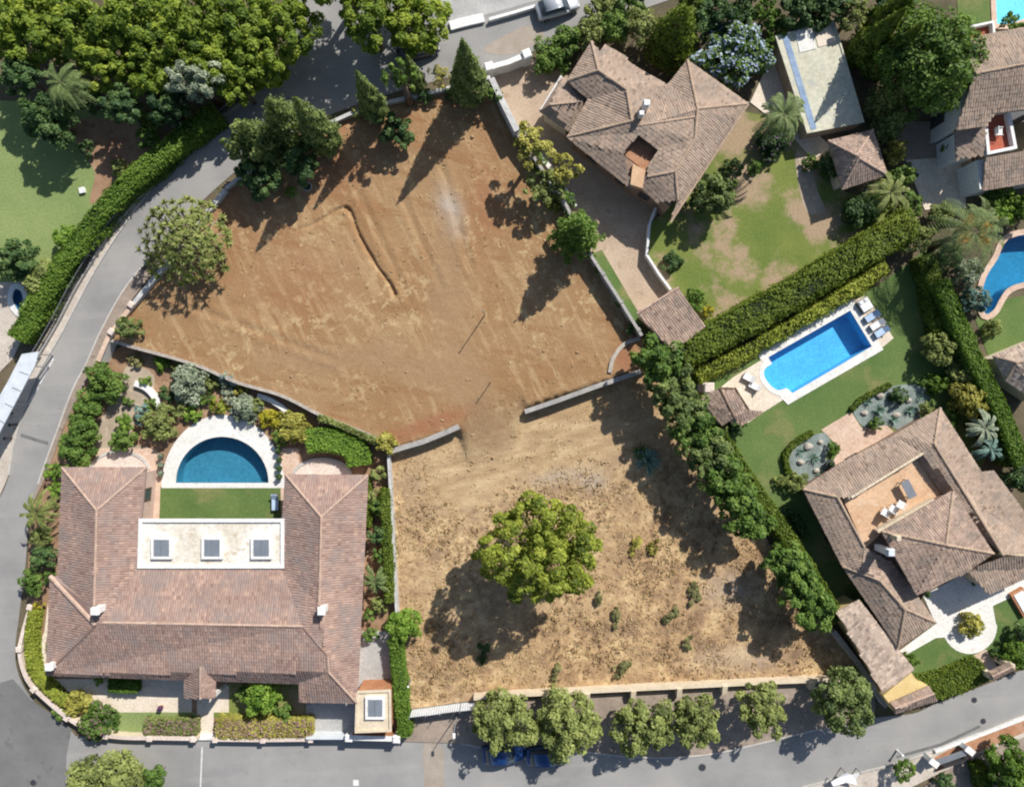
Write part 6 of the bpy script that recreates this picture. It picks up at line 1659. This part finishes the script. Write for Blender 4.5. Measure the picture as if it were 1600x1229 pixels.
tree('broadleaf_tree', 32, 118, 32, 5.5, 'dark blue green tree at the left edge below the wood', 'tree', 'broad', 'dark')
palm('palm_tree', 96, 128, 40, 5.5, 'light green palm at the lower rim of the upper left wood', 34)
tree('broadleaf_tree', 78, 185, 44, 5.2, 'dark bushy tree casting shade on the pale lawn', 'tree', 'broad', 'dark', .75)
tree('broadleaf_tree', 188, 165, 33, 5, 'grey green bushy tree right of the palm', 'tree', 'olive', 'dark', .7)
tree('broadleaf_tree', 135, 150, 26, 3.6, 'dark shrubby tree between palm and grey green bushy tree', 'tree', 'broad', 'dark', .7)
tree('broadleaf_tree', 262, 165, 34, 5, 'shaded dark tree below the grey green tree', 'tree', 'broad', 'dark', .8)
tree('shrub', 230, 212, 20, 2.2, 'light green shrub touching the long left hedge', 'shrub', 'shrub', 'broad', .8)
tree('shrub', 232, 186, 14, 1.6, 'small light green shrub above another beside the left hedge', 'shrub', 'shrub', 'broad', .8)
tree('shrub', 135, 232, 15, 1.4, 'dark clipped shrub on the brown bed of the pale lawn', 'shrub', 'shrub', 'dark', .7)
tree('shrub', 190, 265, 16, 1.2, 'thin greyish shrub on the lawn side of the left hedge', 'shrub', 'shrub', 'olive', .7)
tree('shrub', 105, 372, 22, 2.2, 'yellow green shrub on the lawn beside the left hedge', 'shrub', 'shrub', 'lime', .7)
tree('broadleaf_tree', 28, 405, 34, 3.6, 'dark grey green bush at the left edge above the spa pool', 'shrub', 'olive', 'dark', .8)
tree('shrub', 68, 438, 30, 2.4, 'olive bush between the spa pool and the left hedge', 'shrub', 'shrub', 'olive', .7)
hedge('clipped_hedge', [(335, 172), (290, 206), (246, 244), (190, 294), (143, 346), (106, 398), (78, 440), (50, 482), (24, 528)], 30, 2.0, 'long bright green hedge beside the left road railing', 'hedge', lump=.16)

# conical trees along the top of the lot
conifer('conical_tree', 735, 150, 10.6, 1.75, 'tallest dark green conical tree at the top tip of the lot', z0=TZ)
conifer('conical_tree', 590, 180, 9.3, 1.25, 'slim conical tree left of two shorter trees beside the top road', z0=TZ)
tree('broadleaf_tree', 626, 118, 27, 8, 'loose light green tree right of the slim conical tree', 'tree', 'loose', 'broad', 1.5, (.9, .9), z0=TZ)
conifer('conical_tree', 652, 138, 6.5, .95, 'short narrow conical tree near the tallest one', z0=TZ)
tree('shrub', 687, 118, 17, 2.6, 'brownish shrub between the conical trees', 'shrub', 'shrub', 'olive_yellow', .9, z0=TZ, leaf_k=.8)
tree('broadleaf_tree', 618, 205, 28, 2.8, 'low dark bush in the shade below the slim conical tree', 'shrub', 'broad', 'dark', .7, z0=TZ)
conifer('conical_tree', 425, 240, 7.6, 1.8, 'leftmost conifer of the dark clump beside the road', z0=TZ, ragged=.30, power=.75)
conifer('conical_tree', 468, 215, 8.8, 1.9, 'middle conifer of the dark clump beside the road', z0=TZ, ragged=.30, power=.75)
conifer('conical_tree', 514, 226, 10.6, 1.55, 'rightmost and tallest conifer of the dark clump beside the road', z0=TZ, ragged=.2, power=.75)
tree('broadleaf_tree', 382, 225, 34, 6, 'dark green tree at the left end of the conifer clump', 'tree', 'broad', 'conifer', 1.2, z0=TZ)
tree('broadleaf_tree', 405, 275, 34, 3.6, 'dark low tree in front of the conifer clump', 'tree', 'broad', 'dark', .75, z0=TZ)
tree('broadleaf_tree', 470, 255, 30, 4, 'shaded dark tree under the conifer clump', 'tree', 'broad', 'dark', .8, z0=TZ)
rosette_tree('yucca_tree', 284, 374, 74, 4.2, 'spreading tree with pale leaf rosettes beside the left road', TZ, 95, .72)
tree('shrub', 202, 512, 19, 1.7, 'dark green shrub against the terracotta topped wall', 'shrub', 'shrub', 'conifer', .85, z0=TZ)
tree('shrub', 455, 300, 10, .7, 'tiny bright weed in the shadow beside the well ring', 'shrub', 'shrub', 'lime', .6, z0=TZ)

# east side of the upper lot
tree('umbrella_tree', 832, 228, 33, 6.2, 'light green spreading tree touching the tall white wall', 'tree', 'loose', 'olive_yellow', .6, z0=TZ - .8, bark='bark_pale')
tree('umbrella_tree', 882, 264, 25, 5.6, 'light green spreading tree leaning over the tan driveway', 'tree', 'loose', 'olive_yellow', .6, bark='bark_pale')
tree('umbrella_tree', 850, 292, 30, 4.2, 'low spreading tree above the star branched conifer', 'tree', 'loose', 'olive', .6, z0=TZ - .8, bark='bark_pale')
layered_pine('star_conifer', 896, 378, 7.6, 2.35, 'star branched light green conifer at the driveway wall', 'broad', TZ)
tree('shrub', 772, 148, 14, 2.4, 'small light green shrub right of the tallest conical tree', 'shrub', 'shrub', 'broad', 1.0, z0=TZ)

# the big tree in the lower lot
tree('broadleaf_tree', 844, 858, 87, 10.8, 'large bright green round tree alone in the lower lot', 'tree', 'centre', 'centre', .82, limbs=12)
agave('agave_plant', 1012, 718, 27, 'blue green spiky agave at the shade edge of the lower lot', n=60)
agave('agave_plant', 1000, 706, 18, 'smaller dark agave pressed against the spiky one', 'dark', n=40)
for (x, y, r, m_, lb) in ((992, 850, 12, 'olive_yellow', 'yellowish weed right of the large round tree'), (1020, 856, 11, 'olive_yellow', 'yellowish weed next to another right of the large round tree'), (1085, 925, 16, 'olive', 'grey green weed patch at the right of the dry grass'), (935, 935, 9, 'olive', 'small weed under the right rim of the round tree'), (962, 965, 12, 'olive', 'weed in the dry grass below the round tree'), (1050, 960, 14, 'olive', 'dark weed in the middle of the dry grass'), (970, 1045, 15, 'olive', 'dark green weed near the buttressed wall'), (868, 1050, 10, 'olive', 'weed near the left buttresses of the cream wall'), (755, 1022, 15, 'dark', 'green weed in the shadow of the round tree'), (1075, 1005, 10, 'olive', 'weed near the right part of the buttressed wall')):
    tree('weed', x, y, r, .6, lb, 'plant', 'loose', 'weed' if m_ == 'olive' else m_, .4, (1.35, .7), rot=random.uniform(.7, 1.5))

# row of trees on the right border of the lower lot
ROW = [(1026, 562, 33, 6, 'broad'), (1048, 600, 31, 5.6, 'dark'), (1066, 640, 31, 5.6, 'dark'), (1090, 676, 31, 5.5, 'broad'), (1108, 712, 32, 5.6, 'dark'), (1126, 746, 32, 5.6, 'broad'), (1152, 776, 31, 5.4, 'olive'), (1172, 810, 30, 5.2, 'broad'), (1226, 876, 28, 5, 'broad'), (1250, 914, 32, 5.4, 'olive'), (1274, 950, 31, 5.2, 'broad')]
wrd = ['topmost', 'second', 'third', 'fourth', 'fifth', 'sixth', 'seventh', 'eighth', 'ninth', 'tenth', 'lowest']
for k, (x, y, r, h, m_) in enumerate(ROW):
    tree('broadleaf_tree', x, y, r, h, wrd[k] + (' tree' if k in (0, 10) else ' tree from the top') + ' of the row between lower lot and long lawn', 'tree', 'broad', 'broad' if m_ != 'dark' else 'conifer', .95, group='trees bordering the lower lot', flat_low=.48, squash=(1.24, 1.24))
hedge('clipped_hedge', [(1120, 672), (1158, 730), (1198, 790), (1250, 868), (1312, 968)], 22, 1.9, 'clipped hedge behind the row of trees right of the lot', 'hedge_dark')

# olive trees along the lower road
for (x, y, r, h, lb) in ((786, 1124, 50, 5.4, 'leftmost and largest roadside olive tree'), (886, 1128, 52, 5.4, 'second roadside olive tree above the blue cars'), (1004, 1134, 46, 5, 'third roadside olive tree from the left'), (1086, 1128, 42, 4.8, 'fourth roadside olive tree from the left'), (1190, 1108, 40, 5, 'fifth roadside tree near the right end of the cream wall')):
    tree('olive_tree', x, y, r, h, lb, 'tree', 'olive', 'olive', .8, group='trees along the lower road')
tree('olive_tree', 1318, 1090, 50, 5.6, 'rightmost dark roadside tree beside the gatehouse', 'tree', 'olive', 'conifer', .85, group='trees along the lower road')
tree('broadleaf_tree', 165, 1244, 66, 5, 'large light green tree cut off by the bottom edge', 'tree', 'broad', 'olive', .7)
tree('shrub', 243, 1214, 20, 3, 'light green tree branch tuft right of the bottom edge tree', 'shrub', 'shrub', 'broad', .9)

# ------------------------------------------------------------------ garden of the rose brown house
SH = [(165, 597, 31, 2.6, 'broad', 'round dark green bush at the top of the gravel path'), (136, 633, 23, 2.2, 'broad', 'dark green bush second from the top beside the left pavement'), (132, 667, 26, 2.4, 'broad', 'dark green bush third from the top beside the left pavement'), (122, 700, 29, 2.4, 'broad', 'large dark green bush touching the left tiled wing'),
      (84, 735, 14, 1.5, 'lime', 'bright green shrub between left wing and pavement'), (88, 766, 13, 1.4, 'lime', 'lower bright green shrub between left wing and pavement'), (297, 594, 33, 2.2, 'greygreen', 'grey green lavender mound above the half round pool'), (262, 614, 14, 1.2, 'dark', 'small dark shrub left of the lavender mound'),
      (222, 646, 15, 1.5, 'bluegreen', 'blue green shrub beside the bench wall'), (248, 660, 28, 2, 'olive', 'olive green bush left of the pool deck'), (196, 658, 14, 1.5, 'lime', 'upper light green shrub on the gravel path'), (190, 685, 20, 1.7, 'broad', 'lower light green shrub on the gravel path'),
      (300, 646, 15, 1, 'lime', 'lime green cushion shrub at the pool deck edge'), (252, 567, 14, .9, 'lime', 'small green shrub below the thin wall of the lot'), (228, 597, 11, .8, 'lime', 'small green shrub above the bench wall'),
      (343, 637, 15, .9, 'centre', 'yellow green shrub at the top of the pool deck'), (384, 639, 24, 1.5, 'greygreen', 'pale grey green bush right of the deck top'), (422, 655, 18, 1.3, 'yellow', 'bright yellow shrub beside the half round pool deck'), (456, 669, 29, 2, 'olive_yellow', 'olive yellow bush right of the yellow shrub'),
      (357, 617, 12, 1, 'greygreen', 'small silver shrub below the blue flowering one'), (604, 690, 18, 2.2, 'olive_yellow', 'pale shrub at the corner of the retaining wall'), (588, 836, 16, 2.2, 'dark', 'dark bush squeezed between right wing and white wall'), (590, 790, 15, 2, 'broad', 'green bush beside the right wing below the kidney hedge'),
      (632, 975, 27, 2.8, 'lime', 'bright light green round bush on the lot side of the wall'), (581, 990, 13, 1.2, 'broad', 'small green bush at the top of the narrow drive'), (68, 870, 20, 2.4, 'dark', 'dark bush left of the tiled west wing'), (52, 908, 20, 2.2, 'broad', 'green bush at the pavement left of the west wing'),
      (60, 945, 9, 1, 'yellow', 'small yellow shrub at the left garden wall'), (120, 1098, 23, 1.6, 'olive_yellow', 'round yellow green bush in the front garden corner'), (153, 1062, 9, .8, 'lime', 'tiny lime shrub under the south eaves'), (412, 1088, 30, 3, 'lime', 'light green bushy tree right of the porch'), (445, 1112, 16, 1.4, 'broad', 'green shrub next to the light bushy tree'),
      (385, 1082, 16, 1.6, 'broad', 'green shrub close to the porch'), (480, 680, 0, 0, '', '')]
for (x, y, r, h, m_, lb) in SH:
    if r: tree('shrub', x, y, r, h, lb, 'shrub', 'shrub', m_, .75)
tree('flowering_shrub', 156, 1126, 29, 2, 'dark shrub with pink flowers at the road corner', 'shrub', 'shrub', 'broad', .75, bloom='pinkbloom')
tree('flowering_shrub', 359, 589, 18, 1.5, 'shrub covered with pale blue flowers below the lot', 'shrub', 'shrub', 'greygreen', .8, bloom='bluebloom')
palm('palm_plant', 586, 908, 24, 2.2, 'small light green palm beside the right wing', 18, w=.05, thick=.12)
palm('palm_plant', 56, 800, 32, 3.2, 'pale palm overhanging the left road', 24, 'rosette', w=.05, thick=.12)
hedge('kidney_hedge', [(478, 690), (505, 686), (535, 692), (556, 706), (560, 726)], 36, 1.3, 'kidney shaped vivid green hedge behind the right bay', 'lime', lump=.08)
hedge('clipped_hedge', [(498, 652), (540, 668), (590, 690)], 9, 1.6, 'thin hedge strip along the lot edge above the kidney hedge', 'olive', lump=.06)
hedge('clipped_hedge', [(572, 748), (577, 800), (576, 822)], 8, 1, 'narrow hedge strip hugging the right wing', 'hedge_dark', lump=.05)
hedge('clipped_hedge', [(600, 765), (605, 850), (608, 940)], 14, 1.7, 'upper hedge strip inside the narrow white wall', 'hedge_dark', lump=.1)
hedge('clipped_hedge', [(617, 1000), (624, 1080), (632, 1150)], 20, 1.7, 'lower hedge strip right of the small garage', 'hedge', lump=.1)
hedge('clipped_hedge', [(50, 955), (45, 1000), (50, 1045), (72, 1075), (98, 1098)], 15, 1.1, 'curved yellow green hedge inside the corner wall', 'centre', lump=.07)
hedge('box_hedge', [(169, 1072), (212, 1072)], 21, 1, 'dark green box hedge on the cream patio', 'hedge', lump=.04)
hedge('flowering_hedge', [(226, 1136), (306, 1136)], 24, .9, 'brownish hedge with pink flowers left of the front path', 'olive', lump=.08, bloom='pinkbloom')
hedge('flowering_hedge', [(338, 1138), (400, 1139), (486, 1138)], 30, 1, 'brownish green hedge right of the front path', 'olive_yellow', lump=.09, bloom='pinkbloom')
hedge('clipped_hedge', [(80, 985), (76, 1015)], 10, .5, 'tiny reddish hedge strip on the left patio', 'olive', lump=.05, bloom='pinkbloom')

# ------------------------------------------------------------------ gardens on the right
for (x, y, r, h, m_, lb) in ((858, 88, 27, 2.6, 'broad', 'green shrub nearest the entrance wall of the courtyard house'), (886, 66, 26, 2.6, 'broad', 'green shrub second in the border above the courtyard house'), (922, 52, 27, 2.8, 'olive', 'olive shrub third in the border above the courtyard house'), (962, 44, 26, 3, 'broad', 'green shrub fourth in the border above the courtyard house'), (1000, 40, 26, 3.4, 'olive', 'olive shrub beside the dark conifer above the courtyard house'), (880, 105, 15, 1.4, 'broad', 'low shrub against the low tiled wing')):
    tree('shrub', x, y, r, h, lb, 'shrub', 'shrub', m_, .8)
conifer('conical_tree', 1042, 80, 7.5, 2.3, 'dark yellow green conifer above the courtyard house', 'hedge_dark', ragged=.2, power=.7)
tree('flowering_tree', 1146, 86, 56, 3.6, 'large shrub full of pale blue flowers right of the bright roof slope', 'shrub', 'broad', 'broad', .55, (1.05, .9), bloom='bluebloom', bloom_k=.30)
tree('shrub', 1216, 45, 20, 2.4, 'lime shrub at the corner of the flat roofed outbuilding', 'shrub', 'shrub', 'hedge', .8)
tree('shrub', 1196, 72, 16, 2, 'green shrub left of the flat roofed outbuilding', 'shrub', 'shrub', 'hedge', .8)
tree('broadleaf_tree', 1115, 25, 34, 4, 'dark tree above the blue flowering shrub', 'tree', 'broad', 'dark', .8)
tree('broadleaf_tree', 1255, 15, 36, 4, 'dark tree behind the flat roofed outbuilding', 'tree', 'broad', 'dark', .8)
palm('palm_tree', 1226, 178, 42, 6, 'palm at the corner of the flat roofed outbuilding', 34)
tree('flowering_shrub', 1208, 216, 27, 2.2, 'dark shrub with purple flowers below the palm', 'shrub', 'shrub', 'dark', .8, bloom='purplebloom')
tree('flowering_shrub', 1203, 243, 14, 1.2, 'small purple flowering shrub on the patchy lawn', 'shrub', 'shrub', 'dark', .8, bloom='purplebloom')
tree('broadleaf_tree', 1112, 302, 36, 4.2, 'round dark green tree at the lawn corner of the courtyard house', 'tree', 'broad', 'conifer', .9)
tree('shrub', 1145, 262, 16, 1.4, 'dark shrub beside the palm trunk shadow on the lawn', 'shrub', 'shrub', 'dark', .7)
tree('shrub', 1050, 408, 18, 1.3, 'dark shrub by the thin white wall of the patchy lawn', 'shrub', 'shrub', 'dark', .8)
tree('shrub', 1086, 468, 19, 1.6, 'green shrub behind the small pinkish shed', 'shrub', 'shrub', 'hedge', .75)
tree('shrub', 1107, 485, 12, 1.3, 'bright yellow round shrub behind the small pinkish shed', 'shrub', 'shrub', 'yellow', .85)
tree('broadleaf_tree', 1448, 96, 80, 8.5, 'large dark green tree right of the flat roofed outbuilding', 'tree', 'broad', 'broad', .85, limbs=10)
conifer('conical_tree', 1352, 62, 9.5, 1.5, 'uppermost cypress shading the flat roofed outbuilding', 'hedge_dark', ragged=.12)
conifer('conical_tree', 1335, 92, 9.0, 1.5, 'tall leaning looking cypress left of the large dark tree', 'hedge_dark', ragged=.12)
conifer('conical_tree', 1358, 112, 9.0, 1.5, 'second cypress between outbuilding and large dark tree', 'hedge_dark', ragged=.12)
conifer('conical_tree', 1372, 170, 5.5, 1.6, 'olive coloured cypress right of the outbuilding wall', 'olive', ragged=.2)
conifer('conical_tree', 1376, 205, 4.5, 1.4, 'shorter dark cypress above the garden pavilion', 'conifer', ragged=.2)
tree('shrub', 1300, 262, 22, 2.4, 'dark bush left of the garden pavilion', 'shrub', 'shrub', 'dark', 1.0)
tree('shrub', 1400, 235, 20, 2, 'yellow green bush right of the garden pavilion', 'shrub', 'shrub', 'olive_yellow', .8)
tree('shrub', 1482, 230, 16, 2, 'dark bush between brown drive and white house wall', 'shrub', 'shrub', 'hedge', .9)
palm('palm_plant', 1392, 300, 38, 2.8, 'bright palm like plant below the garden pavilion', 22, 'rosette', w=.05, thick=.15)
tree('shrub', 1345, 330, 28, 2.4, 'dark green bush at the top end of the diagonal hedge', 'shrub', 'shrub', 'dark', .8)
tree('shrub', 1420, 322, 20, 2, 'green bush right of the bright palm like plant', 'shrub', 'shrub', 'broad', .8)
palm('palm_tree', 1522, 362, 62, 6, 'large date palm with orange fruit near the curved pool', 42, dates=True, thick=.35, w=.032)
palm('palm_tree', 1540, 345, 30, 4, 'smaller palm behind the large date palm', 20)
tree('broadleaf_tree', 1430, 372, 26, 2.8, 'grey green bush at the upper end of the lawn', 'shrub', 'olive', 'olive', .8)
tree('shrub', 1560, 302, 22, 2.4, 'green bush below the house in the upper right', 'shrub', 'shrub', 'hedge', .8)
tree('shrub', 1598, 320, 24, 2.6, 'green bush at the right edge above the curved pool', 'shrub', 'shrub', 'hedge', .8)
tree('broadleaf_tree', 1588, 62, 24, 5, 'green tree at the right edge beside the turquoise pool', 'tree', 'broad', 'hedge', .8)
tree('shrub', 1575, 32, 15, 3, 'green shrub hanging over the turquoise pool', 'shrub', 'shrub', 'hedge', .8)
tree('shrub', 1510, 425, 22, 2, 'grey green plant below the date palm', 'shrub', 'shrub', 'greygreen', .8)
tree('shrub', 1524, 468, 22, 1.8, 'blue green plant left of the curved pool', 'shrub', 'shrub', 'bluegreen', .8)
tree('shrub', 1548, 512, 16, 1.2, 'small olive shrub on the lawn of the curved pool', 'shrub', 'shrub', 'olive', .8)
hedge('clipped_hedge', [(1066, 552), (1150, 508), (1250, 452), (1340, 398), (1432, 346)], 44, 2.4, 'wide diagonal hedge above the long bright pool', 'hedge_dark', lump=.22)
hedge('clipped_hedge', [(1090, 588), (1160, 552), (1240, 508), (1310, 466), (1385, 415)], 20, 1.2, 'lower knobbly hedge row along the long lawn', 'centre', lump=.26)
hedge('clipped_hedge', [(1472, 440), (1500, 505), (1535, 580), (1570, 650), (1600, 725)], 25, 2.8, 'tall green hedge right of the long lawn', 'hedge', lump=.08)
hedge('clipped_hedge', [(1450, 400), (1466, 470), (1480, 548)], 24, 1.8, 'dark hedge at the upper right end of the long lawn', 'hedge_dark', lump=.1)
for (x, y, r, h, m_, lb) in ((1468, 545, 26, 2.6, 'olive', 'round grey green bush at the lawn edge below the dark hedge'), (1505, 584, 23, 2.4, 'olive', 'light bush right of the round grey green bush'), (1510, 622, 30, 3, 'olive_yellow', 'olive yellow tree bush above the tall roof corner'), (1462, 600, 20, 1.4, 'hedge', 'low green shrub right of the larger slate bed'), (1480, 660, 22, 1.6, 'broad', 'green shrub beside the roof corner of the terrace house'), (1560, 700, 24, 2.4, 'dark', 'dark bush behind the terrace house near the right edge'), (1590, 745, 24, 2.4, 'dark', 'dark bush at the right edge beside the terrace house'),
                       (1243, 752, 18, 1.5, 'olive', 'olive bush at the left corner of the terrace house'), (1222, 752, 12, 1, 'olive', 'small bush left of the terrace house corner'), (1446, 640, 14, 1.2, 'olive', 'low olive shrub between larger slate bed and roof'), (1586, 1022, 26, 2.2, 'hedge', 'green bush at the right edge below the front lawn'), (1560, 1020, 13, 1.2, 'dark', 'dark bush beside the tiled gate canopy'), (1596, 990, 18, 1.8, 'dark', 'dark bush at the right edge of the front lawn'), (1150, 668, 15, 1.6, 'dark', 'dark bush against the pool house'), (1118, 690, 16, 1.4, 'hedge', 'green shrub below the pool house at the hedge')):
    tree('shrub', x, y, r, h, lb, 'shrub', 'shrub', m_, .8)
palm('banana_plant', 1540, 668, 30, 3, 'broad leaved pale plant beside the tall hedge', 16, 'greygreen', w=.09, thick=.12)
palm('banana_plant', 1548, 700, 24, 2.4, 'smaller broad leaved plant below the pale one', 14, 'bluegreen', w=.075, thick=.1)
hedge('bed_edging', [(1270, 676), (1244, 692), (1229, 714), (1233, 738)], 9, .5, 'clipped edging curving around the smaller slate bed', 'hedge_dark', lump=.03, cat='hedge')
hedge('bed_edging', [(1332, 640), (1352, 621), (1392, 601)], 7, .45, 'clipped edging along the larger slate bed', 'hedge_dark', lump=.03, cat='hedge')
tree('box_ball', 1369, 660, 12, 1.2, 'clipped dark ball shrub between larger slate bed and patio', 'shrub', 'shrub', 'hedge', .95)
tree('box_ball', 1303, 700, 12, 1.2, 'clipped dark ball shrub beside the smaller slate bed', 'shrub', 'shrub', 'hedge', .95)
tree('shrub', 1402, 618, 16, 1.2, 'dark shrub in the middle of the larger slate bed', 'shrub', 'shrub', 'dark', .8)
for (x, y, r, lb) in ((1420, 640, 13, 'teal agave at the right of the larger slate bed'), (1372, 640, 14, 'teal agave at the left of the larger slate bed'), (1395, 655, 12, 'teal agave at the bottom of the larger slate bed'), (1355, 628, 10, 'small teal agave in the upper left of the larger slate bed'), (1270, 715, 13, 'teal agave in the centre of the smaller slate bed'), (1282, 740, 11, 'teal agave at the bottom of the smaller slate bed'), (1250, 705, 10, 'small teal agave at the left of the smaller slate bed'), (1436, 620, 10, 'small teal agave at the right rim of the larger slate bed')):
    agave('agave_plant', x, y, r, lb, 'bluegreen', n=30)
tree('flowering_shrub', 1517, 974, 20, 1.6, 'round yellow green shrub in the white turning circle', 'shrub', 'shrub', 'olive_yellow', .8)
hedge('clipped_hedge', [(1440, 1082), (1490, 1070), (1540, 1048)], 34, 1.5, 'dark clipped hedge between the front lawn and lower right road', 'hedge_dark', lump=.07)
hedge('clipped_hedge', [(1208, 808), (1238, 800), (1262, 838)], 12, 1.0, 'short dark hedge in the shade of the terrace house', 'dark', lump=.06)
tree('shrub', 1530, 905, 12, 1.2, 'dark shrub at the porch beside the white drive', 'shrub', 'shrub', 'dark', 1.0)
tree('shrub', 1422, 1030, 12, .6, 'small green shrub at the corner of the front lawn', 'shrub', 'shrub', 'hedge', .6)
tree('street_tree', 1411, 1202, 17, 2.2, 'small round tree beside the pavement in the lower right', 'tree', 'shrub', 'hedge', .85)
tree('broadleaf_tree', 1575, 1195, 38, 4, 'dark green tree in the lower right corner', 'tree', 'broad', 'hedge', .8)
tree('shrub', 1592, 1222, 24, 2.6, 'bright green bush in the extreme lower right corner', 'shrub', 'shrub', 'lime', .8)
tree('shrub', 1475, 1222, 16, 1.4, 'dark shrub at the bottom edge below the grey gate', 'shrub', 'shrub', 'dark', .8)
hedge('clipped_hedge', [(1536, 1200), (1548, 1250)], 20, 1.6, 'dark hedge beside the forecourt in the lower right', 'hedge_dark', lump=.07)

# more greenery along the top edge and in the upper right gardens
for (x, y, r, h, f_, m_, lb) in ((1082, 12, 30, 3.4, 'broad', 'hedge_dark', 'green tree at the top edge right of the dark conifer'), (1160, 14, 26, 3, 'broad', 'dark', 'dark bush at the top edge above the blue flowers'), (1196, 22, 24, 2.8, 'broad', 'hedge', 'green bush at the top edge near the outbuilding'), (1296, 6, 30, 4, 'broad', 'dark', 'dark tree at the top edge behind the outbuilding end'), (1334, 22, 26, 4, 'olive', 'olive', 'olive tree at the top edge above the cypresses'), (1400, 10, 34, 5, 'broad', 'dark', 'dark tree at the top edge left of the large dark tree'),
                          (940, 14, 26, 2.4, 'broad', 'olive', 'olive bush between top road and the border shrubs'), (985, 2, 26, 2.6, 'broad', 'broad', 'green bush at the top edge beside the top road'), (1410, 275, 20, 1.8, 'shrub', 'broad', 'green shrub right of the pavilion corner'), (1370, 318, 22, 2, 'shrub', 'hedge', 'green shrub below the pavilion beside the palm like plant'), (1470, 335, 20, 2, 'shrub', 'olive', 'olive shrub left of the large date palm'), (1485, 400, 22, 2.2, 'shrub', 'dark', 'dark shrub under the large date palm'), (1572, 330, 22, 2.2, 'shrub', 'lime', 'lime shrub above the curved pool'),
                          (1265, 255, 14, 1.2, 'shrub', 'hedge', 'small green shrub left of the pavilion bush'), (1180, 262, 13, 1, 'shrub', 'broad', 'small green shrub on the patchy lawn below the purple flowers')):
    tree('broadleaf_tree' if f_ != 'shrub' else 'shrub', x, y, r, h, lb, 'tree' if f_ != 'shrub' else 'shrub', f_, m_, .8)
for k, (x, y, r) in enumerate(((935, 424, 9), (968, 475, 8), (990, 512, 13), (300, 345, 14), (560, 178, 11), (664, 150, 14), (705, 148, 12))):
    tree('shrub', x, y, r, 1.1, ['small weed at the middle of the driveway wall', 'tiny weed lower down the driveway wall', 'dark shrub at the lower end of the driveway wall', 'shrub behind the rosette tree at the white wall', 'small shrub on the wall left of the slim conical tree', 'dark shrub between the short conical tree and the lot', 'dark shrub left of the tallest conical tree foot'][k], 'shrub', 'shrub', ['olive', 'broad', 'dark', 'olive', 'olive', 'dark', 'dark'][k], .8, z0=TZ)

for (x, y, r, h, m_, lb) in ((818, 212, 16, 2.6, 'olive', 'shrub at the upper end of the driveway planting strip'), (838, 250, 17, 2.4, 'broad', 'shrub under the spreading tree by the tall white wall'), (862, 278, 17, 2.2, 'olive', 'shrub in the middle of the driveway planting strip'), (884, 312, 17, 2.2, 'broad', 'shrub low in the driveway planting strip'), (868, 318, 18, 2, 'olive_yellow', 'yellowish shrub on the lot side of the driveway wall'), (826, 300, 14, 1.2, 'weed', 'brown weed in the shade beside the driveway wall'), (905, 340, 13, 1.6, 'olive', 'small shrub between star conifer and driveway')):
    tree('shrub', x, y, r, h, lb, 'shrub', 'shrub', m_, .75)

for (x, y, r, h, m_, lb) in ((66, 838, 18, 2, 'olive', 'olive bush below the pale palm at the left road'), (78, 900, 12, 1.4, 'broad', 'small green bush at the roof corner of the left wing'), (98, 735, 14, 1.6, 'broad', 'green bush at the upper left roof corner of the left wing'), (276, 640, 14, 1.1, 'olive', 'olive cushion left of the lime shrub at the deck'), (322, 622, 13, 1, 'broad', 'green cushion between lavender mound and pool deck'), (402, 632, 13, 1.2, 'olive', 'olive shrub in front of the curved planter wall'), (438, 685, 13, 1.2, 'broad', 'green shrub at the right rim of the pool deck'), (332, 598, 14, 1.1, 'olive', 'olive shrub right of the lavender mound'), (377, 608, 12, 1, 'olive_yellow', 'yellowish shrub right of the blue flowering one'), (236, 632, 11, 1, 'broad', 'green shrub at the lower end of the bench wall'), (278, 574, 13, .9, 'olive', 'olive shrub under the thin lot wall'), (212, 562, 12, .8, 'weed', 'brownish shrub at the top left of the pool garden'),
                         (582, 775, 13, 1.6, 'olive', 'olive bush beside the right wing below the kidney hedge end'), (592, 868, 14, 1.8, 'broad', 'green bush above the small palm by the right wing'), (592, 945, 14, 1.6, 'olive', 'olive bush below the small palm by the right wing'), (576, 960, 11, 1.2, 'broad', 'green bush at the lower right wing wall'), (590, 740, 13, 1.4, 'olive', 'olive bush at the upper right roof corner of the right wing'), (96, 1112, 13, 1, 'broad', 'green bush left of the round yellow green bush'), (200, 628, 10, .9, 'broad', 'small green tuft on the gravel path'), (152, 618, 14, 1.6, 'broad', 'green bush squeezed below the round bush of the gravel path')):
    tree('shrub', x, y, r, h, lb, 'shrub', 'shrub', m_, .75)
